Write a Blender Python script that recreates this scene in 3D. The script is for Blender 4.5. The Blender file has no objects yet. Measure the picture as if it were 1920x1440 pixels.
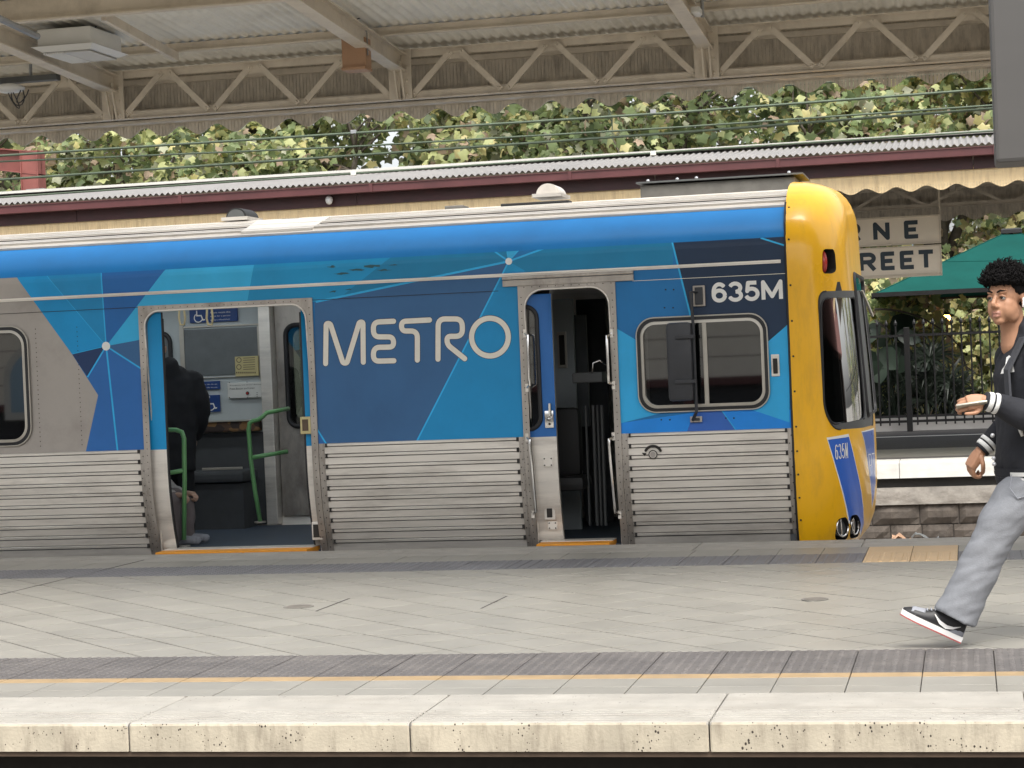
import bpy, bmesh, math, random
import numpy as np
from mathutils import Vector, Matrix, noise
from mathutils.geometry import delaunay_2d_cdt, tessellate_polygon

SC = bpy.context.scene
COL = SC.collection
rad = math.radians

# ---------------------------------------------------------------- camera, sky, sun, exposure
CAM_H, FPX = 1.406, 3871.77
YAW, PITCH, ROLL = rad(12.4195), rad(-0.74186), rad(-2.39274)
_f = Vector((-math.sin(YAW)*math.cos(PITCH), math.cos(YAW)*math.cos(PITCH), math.sin(PITCH)))
_r0 = Vector((math.cos(YAW), math.sin(YAW), 0)); _u0 = _r0.cross(_f)
_r = math.cos(ROLL)*_r0 + math.sin(ROLL)*_u0
_u = -math.sin(ROLL)*_r0 + math.cos(ROLL)*_u0
camd = bpy.data.cameras.new('camera'); cam = bpy.data.objects.new('camera', camd); COL.objects.link(cam)
M = Matrix.Identity(4)
for i in range(3):
    M[i][0], M[i][1], M[i][2] = _r[i], _u[i], -_f[i]
M[2][3] = CAM_H
cam.matrix_world = M
camd.sensor_width = 36; camd.lens = FPX*36/1920; camd.clip_start = 0.05; camd.clip_end = 3000
SC.camera = cam

SUN_EL, SUN_AZ = rad(58), rad(155)          # azimuth clockwise from +Y (away from the viewer)
W = bpy.data.worlds.new('World'); SC.world = W; W.use_nodes = True
_nt = W.node_tree; _bg = _nt.nodes['Background']
_sky = _nt.nodes.new('ShaderNodeTexSky'); _sky.sky_type = 'NISHITA'; _sky.sun_disc = False
_sky.sun_elevation = SUN_EL; _sky.sun_rotation = SUN_AZ; _sky.dust_density = 4.0; _sky.air_density = 1.0
_hs = _nt.nodes.new('ShaderNodeHueSaturation'); _hs.inputs['Saturation'].default_value = 0.22   # thin overcast: nearly white
_nt.links.new(_sky.outputs[0], _hs.inputs['Color']); _nt.links.new(_hs.outputs[0], _bg.inputs['Color'])
_bg.inputs['Strength'].default_value = 0.15
_sl = bpy.data.lights.new('sun', 'SUN'); _sl.energy = 1.5; _sl.angle = rad(35); _sl.color = (1.0, 0.95, 0.87)
_so = bpy.data.objects.new('sun', _sl); COL.objects.link(_so)
_sd = Vector((math.sin(SUN_AZ)*math.cos(SUN_EL), math.cos(SUN_AZ)*math.cos(SUN_EL), math.sin(SUN_EL)))
_so.rotation_euler = (-_sd).to_track_quat('-Z', 'Y').to_euler()
SC.view_settings.view_transform = 'Standard'; SC.view_settings.look = 'None'
SC.view_settings.gamma = 1.0; SC.view_settings.use_curve_mapping = False
SC.view_settings.exposure = 0.98
SC.render.engine = 'CYCLES'
SC.cycles.use_denoising = True
SC.cycles.max_bounces = 8; SC.cycles.transparent_max_bounces = 12
SC.cycles.caustics_reflective = False; SC.cycles.caustics_refractive = False

def at(px, py, Y=None, Z=None):
    "the point on the plane Y=... or Z=... that the photograph shows at pixel px,py"
    d = _f*FPX + _r*(px-960) - _u*(py-720)
    t = Y/d.y if Y is not None else (Z-CAM_H)/d.z
    return Vector((d.x*t, d.y*t, CAM_H+d.z*t))
def to_px(p):
    d = Vector(p) - Vector((0, 0, CAM_H)); w = d.dot(_f)
    return 960+FPX*d.dot(_r)/w, 720-FPX*d.dot(_u)/w

# ---------------------------------------------------------------- materials
def lin(r, g, b):
    return tuple(((c/255)/12.92 if c/255 <= .04045 else ((c/255+.055)/1.055)**2.4) for c in (r, g, b))
MATS = {}
def pm(name, col, rough=.6, metal=0.0, var=.12, scale=6.0, bump=0.0, bscale=60.0, stretch=(1, 1, 1), rvar=.08,
       spec=.5, dirt=None, dirt_amt=.35, dirt_scale=2.5, dirt_stretch=(1, 1, 1), rnd=0.0, coat=0.0,
       pits=None, pit_scale=30.0, pit_size=.12):
    "procedural principled material: mottled colour, roughness variation, fine relief, optional dirt and pits"
    m = bpy.data.materials.new(name); m.use_nodes = True; MATS[name] = m
    n = m.node_tree.nodes; L = m.node_tree.links; b = n['Principled BSDF']
    g = n.new('ShaderNodeNewGeometry')
    mp = n.new('ShaderNodeMapping'); mp.inputs['Scale'].default_value = stretch; L.new(g.outputs['Position'], mp.inputs[0])
    no = n.new('ShaderNodeTexNoise'); no.inputs['Scale'].default_value = scale; no.inputs['Detail'].default_value = 5; no.inputs['Roughness'].default_value = .62
    L.new(mp.outputs[0], no.inputs['Vector'])
    mr = n.new('ShaderNodeMapRange'); mr.inputs[1].default_value = .28; mr.inputs[2].default_value = .72
    mr.inputs[3].default_value = 1-var; mr.inputs[4].default_value = 1+var*.75; L.new(no.outputs['Fac'], mr.inputs[0])
    cur = mr.outputs[0]
    if rnd:
        oi = n.new('ShaderNodeObjectInfo'); m2 = n.new('ShaderNodeMapRange'); m2.inputs[3].default_value = 1-rnd; m2.inputs[4].default_value = 1+rnd*.6
        L.new(oi.outputs['Random'], m2.inputs[0]); mu = n.new('ShaderNodeMath'); mu.operation = 'MULTIPLY'
        L.new(cur, mu.inputs[0]); L.new(m2.outputs[0], mu.inputs[1]); cur = mu.outputs[0]
    vm = n.new('ShaderNodeVectorMath'); vm.operation = 'SCALE'; vm.inputs[0].default_value = col[:3]; L.new(cur, vm.inputs['Scale'])
    out = vm.outputs[0]
    def mixto(out, fac, c):
        mx = n.new('ShaderNodeMix'); mx.data_type = 'RGBA'; L.new(fac, mx.inputs[0]); L.new(out, mx.inputs[6])
        mx.inputs[7].default_value = (*c[:3], 1); return mx.outputs[2]
    if dirt:
        mp2 = n.new('ShaderNodeMapping'); mp2.inputs['Scale'].default_value = dirt_stretch; mp2.inputs['Location'].default_value = (3.1, 7.7, 1.3)
        L.new(g.outputs['Position'], mp2.inputs[0])
        n2 = n.new('ShaderNodeTexNoise'); n2.inputs['Scale'].default_value = dirt_scale; n2.inputs['Detail'].default_value = 8; n2.inputs['Roughness'].default_value = .7
        L.new(mp2.outputs[0], n2.inputs['Vector'])
        r2 = n.new('ShaderNodeMapRange'); r2.inputs[1].default_value = .48; r2.inputs[2].default_value = .75; r2.inputs[4].default_value = dirt_amt
        L.new(n2.outputs['Fac'], r2.inputs[0]); out = mixto(out, r2.outputs[0], dirt)
    if pits:
        vo = n.new('ShaderNodeTexVoronoi'); vo.inputs['Scale'].default_value = pit_scale; vo.inputs['Randomness'].default_value = 1
        mp3 = n.new('ShaderNodeMapping'); mp3.inputs['Scale'].default_value = (1, 1, .75); L.new(g.outputs['Position'], mp3.inputs[0]); L.new(mp3.outputs[0], vo.inputs['Vector'])
        n3 = n.new('ShaderNodeTexNoise'); n3.inputs['Scale'].default_value = 9; L.new(g.outputs['Position'], n3.inputs['Vector'])
        r4 = n.new('ShaderNodeMapRange'); r4.inputs[1].default_value = .42; r4.inputs[2].default_value = .7; r4.inputs[3].default_value = 0; r4.inputs[4].default_value = pit_size*1.6
        L.new(n3.outputs['Fac'], r4.inputs[0])
        lt = n.new('ShaderNodeMath'); lt.operation = 'LESS_THAN'; L.new(vo.outputs['Distance'], lt.inputs[0]); L.new(r4.outputs[0], lt.inputs[1])
        out = mixto(out, lt.outputs[0], pits)
    L.new(out, b.inputs['Base Color'])
    rr = n.new('ShaderNodeMapRange'); rr.inputs[3].default_value = max(.02, rough-rvar); rr.inputs[4].default_value = min(1, rough+rvar)
    L.new(no.outputs['Fac'], rr.inputs[0]); L.new(rr.outputs[0], b.inputs['Roughness'])
    b.inputs['Metallic'].default_value = metal; b.inputs['Specular IOR Level'].default_value = spec
    b.inputs['Coat Weight'].default_value = coat; b.inputs['Coat Roughness'].default_value = .08
    if bump:
        nb = n.new('ShaderNodeTexNoise'); nb.inputs['Scale'].default_value = bscale; nb.inputs['Detail'].default_value = 4
        L.new(mp.outputs[0], nb.inputs['Vector'])
        bu = n.new('ShaderNodeBump'); bu.inputs['Strength'].default_value = bump; bu.inputs['Distance'].default_value = .01
        L.new(nb.outputs['Fac'], bu.inputs['Height']); L.new(bu.outputs[0], b.inputs['Normal'])
    return m
def glass(name, tint=(.55, .6, .6), ior=1.7, rough=.02):
    m = bpy.data.materials.new(name); m.use_nodes = True; MATS[name] = m
    n = m.node_tree.nodes; L = m.node_tree.links; n.remove(n['Principled BSDF'])
    fr = n.new('ShaderNodeFresnel'); fr.inputs['IOR'].default_value = ior
    tr = n.new('ShaderNodeBsdfTransparent'); tr.inputs[0].default_value = (*tint, 1)
    gl = n.new('ShaderNodeBsdfGlossy'); gl.inputs['Roughness'].default_value = rough
    mx = n.new('ShaderNodeMixShader'); L.new(fr.outputs[0], mx.inputs[0]); L.new(tr.outputs[0], mx.inputs[1]); L.new(gl.outputs[0], mx.inputs[2])
    L.new(mx.outputs[0], n['Material Output'].inputs[0]); return m
def leafmat(name, col, trans=.5):
    m = bpy.data.materials.new(name); m.use_nodes = True; MATS[name] = m
    n = m.node_tree.nodes; L = m.node_tree.links; b = n['Principled BSDF']
    g = n.new('ShaderNodeNewGeometry'); no = n.new('ShaderNodeTexNoise'); no.inputs['Scale'].default_value = 2.2; no.inputs['Detail'].default_value = 3
    L.new(g.outputs['Position'], no.inputs['Vector'])
    mr = n.new('ShaderNodeMapRange'); mr.inputs[1].default_value = .3; mr.inputs[2].default_value = .7; mr.inputs[3].default_value = .7; mr.inputs[4].default_value = 1.25
    L.new(no.outputs['Fac'], mr.inputs[0])
    vm = n.new('ShaderNodeVectorMath'); vm.operation = 'SCALE'; vm.inputs[0].default_value = col[:3]; L.new(mr.outputs[0], vm.inputs['Scale'])
    L.new(vm.outputs[0], b.inputs['Base Color']); b.inputs['Roughness'].default_value = .5
    t = n.new('ShaderNodeBsdfTranslucent'); L.new(vm.outputs[0], t.inputs[0])
    mx = n.new('ShaderNodeMixShader'); mx.inputs[0].default_value = trans
    L.new(b.outputs[0], mx.inputs[1]); L.new(t.outputs[0], mx.inputs[2]); L.new(mx.outputs[0], n['Material Output'].inputs[0]); return m
def emit(name, col, s):
    m = bpy.data.materials.new(name); m.use_nodes = True; MATS[name] = m
    b = m.node_tree.nodes['Principled BSDF']; b.inputs['Base Color'].default_value = (*col, 1)
    b.inputs['Emission Color'].default_value = (*col, 1); b.inputs['Emission Strength'].default_value = s; return m

# ---------------------------------------------------------------- mesh builder
def vec(a): return Vector(a)
class MB:
    def __init__(s): s.v = []; s.f = []; s.m = []
    def add(s, vs, fs, mi=0):
        o = len(s.v); s.v += [tuple(x) for x in vs]
        for f in fs: s.f.append(tuple(i+o for i in f)); s.m.append(mi)
        return s
    def box(s, x0, x1, y0, y1, z0, z1, mi=0):
        vs = [(x, y, z) for z in (z0, z1) for y in (y0, y1) for x in (x0, x1)]
        return s.add(vs, [(0, 2, 3, 1), (4, 5, 7, 6), (0, 1, 5, 4), (2, 6, 7, 3), (0, 4, 6, 2), (1, 3, 7, 5)], mi)
    def bbox(s, x0, x1, y0, y1, z0, z1, b=.01, mi=0):
        "box with chamfered edges"
        bm = bmesh.new(); bmesh.ops.create_cube(bm, size=1)
        for v in bm.verts: v.co = Vector(((x0+x1)/2+v.co.x*(x1-x0), (y0+y1)/2+v.co.y*(y1-y0), (z0+z1)/2+v.co.z*(z1-z0)))
        bmesh.ops.bevel(bm, geom=bm.edges[:], offset=b, segments=2, profile=.6, affect='EDGES')
        return s.addbm(bm, mi)
    def addbm(s, bm, mi=0):
        bm.verts.ensure_lookup_table(); bm.verts.index_update()
        s.add([v.co for v in bm.verts], [[v.index for v in f.verts] for f in bm.faces], mi); bm.free(); return s
    def beam(s, p, q, w, d, up=(0, 0, 1), mi=0):
        p, q = vec(p), vec(q); t = (q-p).normalized(); side = t.cross(vec(up))
        if side.length < 1e-5: side = t.cross(Vector((1, 0, 0)))
        side.normalize(); u = side.cross(t).normalized()
        vs = [e+side*(a*w/2)+u*(b*d/2) for e in (p, q) for a, b in ((-1, -1), (1, -1), (1, 1), (-1, 1))]
        return s.add(vs, [(3, 2, 1, 0), (4, 5, 6, 7), (0, 1, 5, 4), (1, 2, 6, 5), (2, 3, 7, 6), (3, 0, 4, 7)], mi)
    def tube(s, pts, r, seg=8, closed=False, mi=0, cap=True):
        pts = [vec(p) for p in pts]; n = len(pts); rs = r if isinstance(r, (list, tuple)) else [r]*n
        def tan(i):
            a = pts[(i-1) % n] if (i > 0 or closed) else pts[i]; b = pts[(i+1) % n] if (i < n-1 or closed) else pts[i]
            return (b-a).normalized()
        t = tan(0); u = t.cross(Vector((0, 0, 1)))
        if u.length < .05: u = t.cross(Vector((0, 1, 0)))
        u.normalize(); vs = []
        for i in range(n):
            t = tan(i); u = (u-t*u.dot(t)); u.normalize(); w = t.cross(u)
            for k in range(seg):
                a = 2*math.pi*k/seg; vs.append(pts[i]+(u*math.cos(a)+w*math.sin(a))*rs[i])
        fs = []
        for i in range(n if closed else n-1):
            j = (i+1) % n
            for k in range(seg): k2 = (k+1) % seg; fs.append((i*seg+k, i*seg+k2, j*seg+k2, j*seg+k))
        if cap and not closed: fs.append(tuple(range(seg-1, -1, -1))); fs.append(tuple((n-1)*seg+k for k in range(seg)))
        return s.add(vs, fs, mi)
    def loft(s, rings, mi=0, cap=True):
        n = len(rings[0]); vs = [p for r in rings for p in r]; fs = []
        for i in range(len(rings)-1):
            for k in range(n): k2 = (k+1) % n; fs.append((i*n+k, i*n+k2, (i+1)*n+k2, (i+1)*n+k))
        if cap: fs.append(tuple(range(n-1, -1, -1))); fs.append(tuple((len(rings)-1)*n+k for k in range(n)))
        return s.add(vs, fs, mi)
    def prism(s, poly, fn, t0, t1, mi=0, side=True):
        "polygon (a,b) extruded from t0 to t1; fn(a,b,t) -> 3D"
        tri = tessellate_polygon([[Vector((a, b, 0)) for a, b in poly]]); n = len(poly)
        vs = [fn(a, b, t0) for a, b in poly]+[fn(a, b, t1) for a, b in poly]
        fs = [tuple(t) for t in tri]+[tuple(i+n for i in t[::-1]) for t in tri]
        if side: fs += [(i, i+n, (i+1) % n+n, (i+1) % n) for i in range(n)]
        return s.add(vs, fs, mi)
    def ball(s, c, r, su=12, sv=8, mi=0):
        r = r if isinstance(r, (tuple, list)) else (r, r, r); vs = []
        for i in range(sv+1):
            t = math.pi*i/sv
            for k in range(su):
                a = 2*math.pi*k/su; vs.append((c[0]+r[0]*math.sin(t)*math.cos(a), c[1]+r[1]*math.sin(t)*math.sin(a), c[2]+r[2]*math.cos(t)))
        fs = [(i*su+k, (i+1)*su+k, (i+1)*su+(k+1) % su, i*su+(k+1) % su) for i in range(sv) for k in range(su)]
        return s.add(vs, fs, mi)
    def disc(s, c, axis, r, t, seg=16, mi=0):
        c = vec(c); a = vec(axis).normalized(); return s.tube([c, c+a*t], r, seg, mi=mi)
    def build(s, name, mats, parent=None, smooth=False, fix=True):
        me = bpy.data.meshes.new(name); me.from_pydata(s.v, [], s.f)
        for m in (mats if isinstance(mats, (list, tuple)) else [mats]): me.materials.append(MATS[m] if isinstance(m, str) else m)
        if len(me.polygons): me.polygons.foreach_set('material_index', s.m)
        bm = bmesh.new(); bm.from_mesh(me)
        bmesh.ops.remove_doubles(bm, verts=bm.verts[:], dist=1e-6)
        if fix: bmesh.ops.recalc_face_normals(bm, faces=bm.faces[:])
        bm.to_mesh(me); bm.free()
        if smooth: me.polygons.foreach_set('use_smooth', [True]*len(me.polygons))
        o = bpy.data.objects.new(name, me); COL.objects.link(o)
        if smooth and smooth != 'all':
            me.set_sharp_from_angle(angle=rad(smooth if isinstance(smooth, (int, float)) and smooth is not True else 40))
        if parent is not None:
            o.parent = parent; o.location = -wloc(parent)
        return o
def wloc(o):
    l = Vector((0, 0, 0))
    while o is not None: l += o.location; o = o.parent
    return l
def tag(o, label=None, cat=None, group=None, kind=None):
    if label: o['label'] = label
    if cat: o['category'] = cat
    if group: o['group'] = group
    if kind: o['kind'] = kind
    return o
def thing(name, loc, label, cat, group=None):
    o = bpy.data.objects.new(name, None); COL.objects.link(o); o.location = loc; o.empty_display_size = .2
    return tag(o, label, cat, group)
def inst(src, name, parent, loc, rot=None):
    o = bpy.data.objects.new(name, src.data if hasattr(src, 'data') else src); COL.objects.link(o); o.parent = parent
    o.location = Vector(loc)-(wloc(parent) if parent else Vector((0, 0, 0)))
    if rot: o.rotation_euler = rot
    return o
def mesh_only(mb, name, mats, smooth=False):
    o = mb.build(name, mats, smooth=smooth); me = o.data; bpy.data.objects.remove(o); return me

# ---------------------------------------------------------------- 2D helpers
def rrect(a0, a1, b0, b1, r, n=6):
    out = []
    for ca, cb, s in ((a1-r, b1-r, 0), (a0+r, b1-r, 90), (a0+r, b0+r, 180), (a1-r, b0+r, 270)):
        for k in range(n+1):
            t = rad(s+90*k/n); out.append((ca+r*math.cos(t), cb+r*math.sin(t)))
    return out
def round_poly(poly, r, n=5):
    out = []; N = len(poly)
    for i in range(N):
        p, q, s = Vector(poly[i-1]).to_2d(), Vector(poly[i]).to_2d(), Vector(poly[(i+1) % N]).to_2d()
        a = (p-q); b = (s-q); d = min(r, a.length*.45, b.length*.45); a = q+a.normalized()*d; b = q+b.normalized()*d
        for k in range(n+1):
            t = k/n; out.append(tuple((1-t)**2*a+2*t*(1-t)*q+t*t*b))
    return out
def inpoly(p, poly):
    x, y = p; c = False; j = len(poly)-1
    for i in range(len(poly)):
        xi, yi = poly[i]; xj, yj = poly[j]
        if (yi > y) != (yj > y) and x < (xj-xi)*(y-yi)/(yj-yi)+xi: c = not c
        j = i
    return c
def clip_rect(poly, y0, y1):
    for s, lim in ((1, y0), (-1, y1)):
        out = []
        for i in range(len(poly)):
            p, q = poly[i-1], poly[i]; dp, dq = s*(p[1]-lim), s*(q[1]-lim)
            if (dp >= 0) != (dq >= 0):
                t = dp/(dp-dq); out.append((p[0]+(q[0]-p[0])*t, p[1]+(q[1]-p[1])*t))
            if dq >= 0: out.append(q)
        poly = out
        if len(poly) < 3: return []
    return poly
def cdt(loops, open_lines=()):
    vs = []; es = []
    for lp in loops:
        o = len(vs); vs += [Vector(p).to_2d() for p in lp]; es += [(o+i, o+(i+1) % len(lp)) for i in range(len(lp))]
    for ln in open_lines:
        o = len(vs); vs += [Vector(p).to_2d() for p in ln]; es += [(o+i, o+i+1) for i in range(len(ln)-1)]
    r = delaunay_2d_cdt(vs, es, [], 0, 1e-5)
    return [tuple(v) for v in r[0]], [tuple(f) for f in r[2]]
def sheet(loops, lines, classify, fn):
    "triangulated sheet: classify((a,b)) -> material index or None; fn(a,b) -> 3D"
    V, F = cdt(loops, lines); mb = MB(); mb.v = [tuple(fn(*v)) for v in V]
    for f in F:
        c = (sum(V[i][0] for i in f)/3, sum(V[i][1] for i in f)/3); k = classify(c)
        if k is not None: mb.f.append(f); mb.m.append(k)
    used = sorted({i for f in mb.f for i in f}); mp = {i: k for k, i in enumerate(used)}
    mb.v = [mb.v[i] for i in used]; mb.f = [tuple(mp[i] for i in f) for f in mb.f]
    return mb
def ribbon(pts, w, closed=False):
    "2D stroke with round caps -> polygons (quads plus discs)"
    quads = []; P = [Vector(p).to_2d() for p in pts]; n = len(P)
    for i in range(n if closed else n-1):
        a, b = P[i], P[(i+1) % n]
        if (b-a).length < 1e-7: continue
        t = (b-a).normalized(); nn = Vector((-t.y, t.x))*w/2
        quads.append([a-nn, b-nn, b+nn, a+nn])
    return P, quads
def stroke_mb(mb, pts, w, fn, mi=0, closed=False, seg=14):
    "continuous offset ribbon with round caps, one sheet, no overlaps (mitred)"
    P = [Vector(p).to_2d() for p in pts]; n = len(P); L = []; R = []
    for i in range(n):
        a = P[i-1] if (i > 0 or closed) else None; b = P[(i+1) % n] if (i < n-1 or closed) else None
        if a is None: t = (b-P[i]).normalized()
        elif b is None: t = (P[i]-a).normalized()
        else: t = ((P[i]-a).normalized()+(b-P[i]).normalized()).normalized()
        nn = Vector((-t.y, t.x)); k = 1.0
        if a is not None and b is not None:
            t1 = (P[i]-a).normalized(); k = 1/max(.5, nn.dot(Vector((-t1.y, t1.x))))
        L.append(P[i]+nn*w/2*k); R.append(P[i]-nn*w/2*k)
    vs = [fn(*p) for p in L]+[fn(*p) for p in R]; fs = []
    for i in range(n if closed else n-1):
        j = (i+1) % n; fs.append((n+i, n+j, j, i))
    mb.add(vs, fs, mi)
    if not closed:
        for i, (c, o) in enumerate(((P[0], P[1]), (P[-1], P[-2]))):
            t = (c-o).normalized(); a0 = math.atan2(t.y, t.x)
            pts2 = [c+Vector((math.cos(a0+x), math.sin(a0+x)))*w/2 for x in [(-.5+k/seg)*math.pi for k in range(seg+1)]]
            mb.add([fn(*p) for p in pts2], [tuple(range(seg+1))], mi)
def in_disc(c, q, r): return (c[0]-q[0])**2+(c[1]-q[1])**2 < r*r
def stroke_union(paths, w, fn, caps=True, seg=18):
    "thick strokes fused into one flat sheet (no overlapping faces); caps: round line ends"
    quads = []; discs = []
    for pts, closed in paths:
        P, q = ribbon(pts, w, closed); quads += [[tuple(x) for x in y] for y in q]
        idx = range(len(P)) if (caps or closed) else range(1, len(P)-1)
        discs += [tuple(P[i]) for i in idx]
    dl = [[(d[0]+w/2*math.cos(2*math.pi*k/seg), d[1]+w/2*math.sin(2*math.pi*k/seg)) for k in range(seg)] for d in discs]
    cl = lambda c: 0 if any(inpoly(c, q) for q in quads) or any(inpoly(c, d) for d in dl) else None
    return sheet(quads+dl, [], cl, fn)
_B = [(0, 0), (0, 1)]
def _arc(cx, cy, rx, ry, a0, a1, n=10): return [(cx+rx*math.cos(math.radians(a0+(a1-a0)*i/n)), cy+ry*math.sin(math.radians(a0+(a1-a0)*i/n))) for i in range(n+1)]
GLYPH = {'6': [(_arc(.5, .31, .5, .31, 0, 360, 20), 0), ([(0, .31), (0, .55)]+_arc(.52, .62, .50, .38, 175, 35, 10), 0)],
         '3': [(_arc(.46, .74, .48, .26, 160, -85, 12), 0), (_arc(.46, .26, .52, .26, 85, -165, 14), 0)],
         '5': [([(.92, 1), (.16, 1), (.06, .50)]+_arc(.46, .32, .54, .32, 130, -160, 16), 0)],
         'M': [([(0, -.07), (0, 1.0), (.5, .12), (1, 1.0), (1, -.07)], 0)], 'N': [([(0, -.09), (0, 1), (1, 0), (1, 1.09)], 0)],
         'E': [([(1.1, 1), (0, 1), (0, 0), (1.1, 0)], 0), ([(0, .5), (.92, .5)], 0)], 'T': [([(-.12, 1), (1.12, 1)], 0), ([(.5, 1), (.5, -.09)], 0)],
         'R': [([(0, -.09), (0, 1), (.55, 1)]+_arc(.62, .74, .36, .26, 85, -85, 8)+[(.55, .48), (0, .48)], 0), ([(.5, .48), (1.02, -.09)], 0)],
         'L': [([(0, 1.09), (0, 0), (1.1, 0)], 0)], 'I': [([(.5, -.09), (.5, 1.09)], 0)], 'F': [([(1.1, 1), (0, 1), (0, -.09)], 0), ([(0, .5), (.9, .5)], 0)],
         'O': [(_arc(.5, .5, .5, .5, 0, 360, 24), 0)], 'U': [([(0, 1.09), (0, .4)]+_arc(.5, .36, .5, .36, 180, 360, 10)+[(1, 1.09)], 0)],
         'D': [([(0, 0), (0, 1), (.4, 1)]+_arc(.45, .5, .55, .5, 90, -90, 12)+[(.4, 0), (0, 0)], 0)],
         'B': [([(0, 0), (0, 1), (.5, 1)]+_arc(.55, .755, .35, .245, 90, -90, 8)+[(0, .51)], 0), ([(0, .51), (.5, .51)]+_arc(.55, .255, .45, .255, 90, -90, 8)+[(0, 0)], 0)],
         'S': [(_arc(.5, .74, .46, .26, 25, 270, 12)+_arc(.5, .24, .5, .25, 90, -160, 12), 0)], 'P': [([(0, -.09), (0, 1), (.55, 1)]+_arc(.62, .72, .36, .28, 85, -85, 8)+[(.55, .44), (0, .44)], 0)]}
def glyph(ch, a0, a1, b0, b1, w, fn):
    "block letter filling the box a0..a1, b0..b1 with stroke width w (in box units)"
    sx, sy = (a1-a0)-w, (b1-b0)-w
    return stroke_union([([(a0+w/2+x*sx, b0+w/2+y*sy) for x, y in pts], c) for pts, c in GLYPH[ch]], w, fn, caps=False)
def text2d(s, bold=0.0, shear=0.0, spacing=1.0):
    cu = bpy.data.curves.new('t', 'FONT'); cu.body = s; cu.size = 1; cu.offset = bold; cu.shear = shear; cu.space_character = spacing; cu.resolution_u = 4
    o = bpy.data.objects.new('t', cu); COL.objects.link(o)
    dg = bpy.context.evaluated_depsgraph_get(); me = bpy.data.meshes.new_from_object(o.evaluated_get(dg))
    V = [(v.co.x, v.co.y) for v in me.vertices]; F = [tuple(p.vertices) for p in me.polygons]
    bpy.data.objects.remove(o); bpy.data.curves.remove(cu); bpy.data.meshes.remove(me)
    a0 = min(v[0] for v in V); a1 = max(v[0] for v in V); b0 = min(v[1] for v in V); b1 = max(v[1] for v in V)
    return [((x-a0)/(a1-a0), (y-b0)/(b1-b0)) for x, y in V], F
def text_mb(mb, s, a0, a1, b0, b1, fn, mi=0, bold=0.0, shear=0.0, spacing=1.0):
    V, F = text2d(s, bold, shear, spacing)
    return mb.add([fn(a0+(a1-a0)*x, b0+(b1-b0)*y) for x, y in V], F, mi)
rnd = random.Random(7)
# ---------------------------------------------------------------- material list
pm('tile', (.275, .262, .23), rough=.44, var=.10, scale=3.0, bump=.05, bscale=90, dirt=(.36, .335, .29), dirt_amt=.30, dirt_scale=3, dirt_stretch=(.6, 1.6, 1), rnd=.06, pits=(.25, .22, .2), pit_scale=11, pit_size=.055)
pm('tile_tan', (.56, .40, .23), rough=.5, var=.1, rnd=.05)
pm('grout', (.06, .055, .05), rough=.9)
pm('coping', (.385, .365, .325), rough=.6, var=.16, scale=5, bump=.3, bscale=70, dirt=(.28, .25, .21), dirt_amt=.6, dirt_scale=6, dirt_stretch=(.4, 1.6, 1), pits=(.10, .085, .07), pit_scale=40, pit_size=.12)
pm('coping_face', (.50, .445, .345), rough=.8, var=.22, scale=5, bump=.18, bscale=80, dirt=(.17, .135, .10), dirt_amt=.75, dirt_scale=9, dirt_stretch=(1.3, 1, .28), pits=(.045, .035, .028), pit_scale=70, pit_size=.2)
pm('coping_white', (.72, .71, .66), rough=.75, var=.12, scale=3, bump=.2, dirt=(.35, .31, .26), dirt_amt=.35, dirt_scale=4, dirt_stretch=(.5, 1, 2.2))
pm('tactile', (.115, .106, .102), rough=.55, var=.14, scale=5, bump=.1, dirt=(.24, .22, .2), dirt_amt=.4, dirt_scale=4, rnd=.10)
pm('tactile_far', (.14, .138, .145), rough=.5, var=.14, scale=5, bump=.1, rnd=.08)
pm('orange_strip', (.36, .255, .14), rough=.55, var=.18, scale=9)
pm('steel_brown', (.11, .075, .05), rough=.7, var=.3, scale=8)
pm('dark_wall', (.035, .033, .03), rough=.9, var=.3, scale=4, bump=.4, bscale=20)
pm('ballast', (.30, .28, .25), rough=.95, var=.5, scale=25, bump=1, bscale=35)
pm('earth', (.2, .19, .17), rough=.95, var=.2, scale=.4)
pm('rail_steel', (.25, .2, .17), rough=.4, metal=.8, var=.3)
pm('sleeper', (.2, .19, .17), rough=.9, var=.2)
pm('asphalt', (.058, .056, .056), rough=.9, var=.2, scale=12, bump=.3, bscale=200, dirt=(.11, .1, .1), dirt_amt=.3, dirt_scale=1.5)
pm('white_paint', (.75, .74, .70), rough=.55, var=.08)
pm('bluestone', (.095, .078, .064), rough=.85, var=.35, scale=7, bump=.7, bscale=22, rnd=.28, dirt=(.2, .17, .14), dirt_amt=.35, dirt_scale=6)
pm('mortar', (.07, .062, .055), rough=.95, var=.3)
pm('render_ledge', (.36, .33, .29), rough=.85, var=.3, scale=6, bump=.5, bscale=25, dirt=(.13, .11, .09), dirt_amt=.8, dirt_scale=5, dirt_stretch=(.6, 1, 2))
pm('cast_iron', (.17, .155, .135), rough=.7, metal=.2, var=.3)
pm('litter_card', (.45, .28, .18), rough=.8)
pm('litter_grey', (.16, .17, .17), rough=.7)

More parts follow.
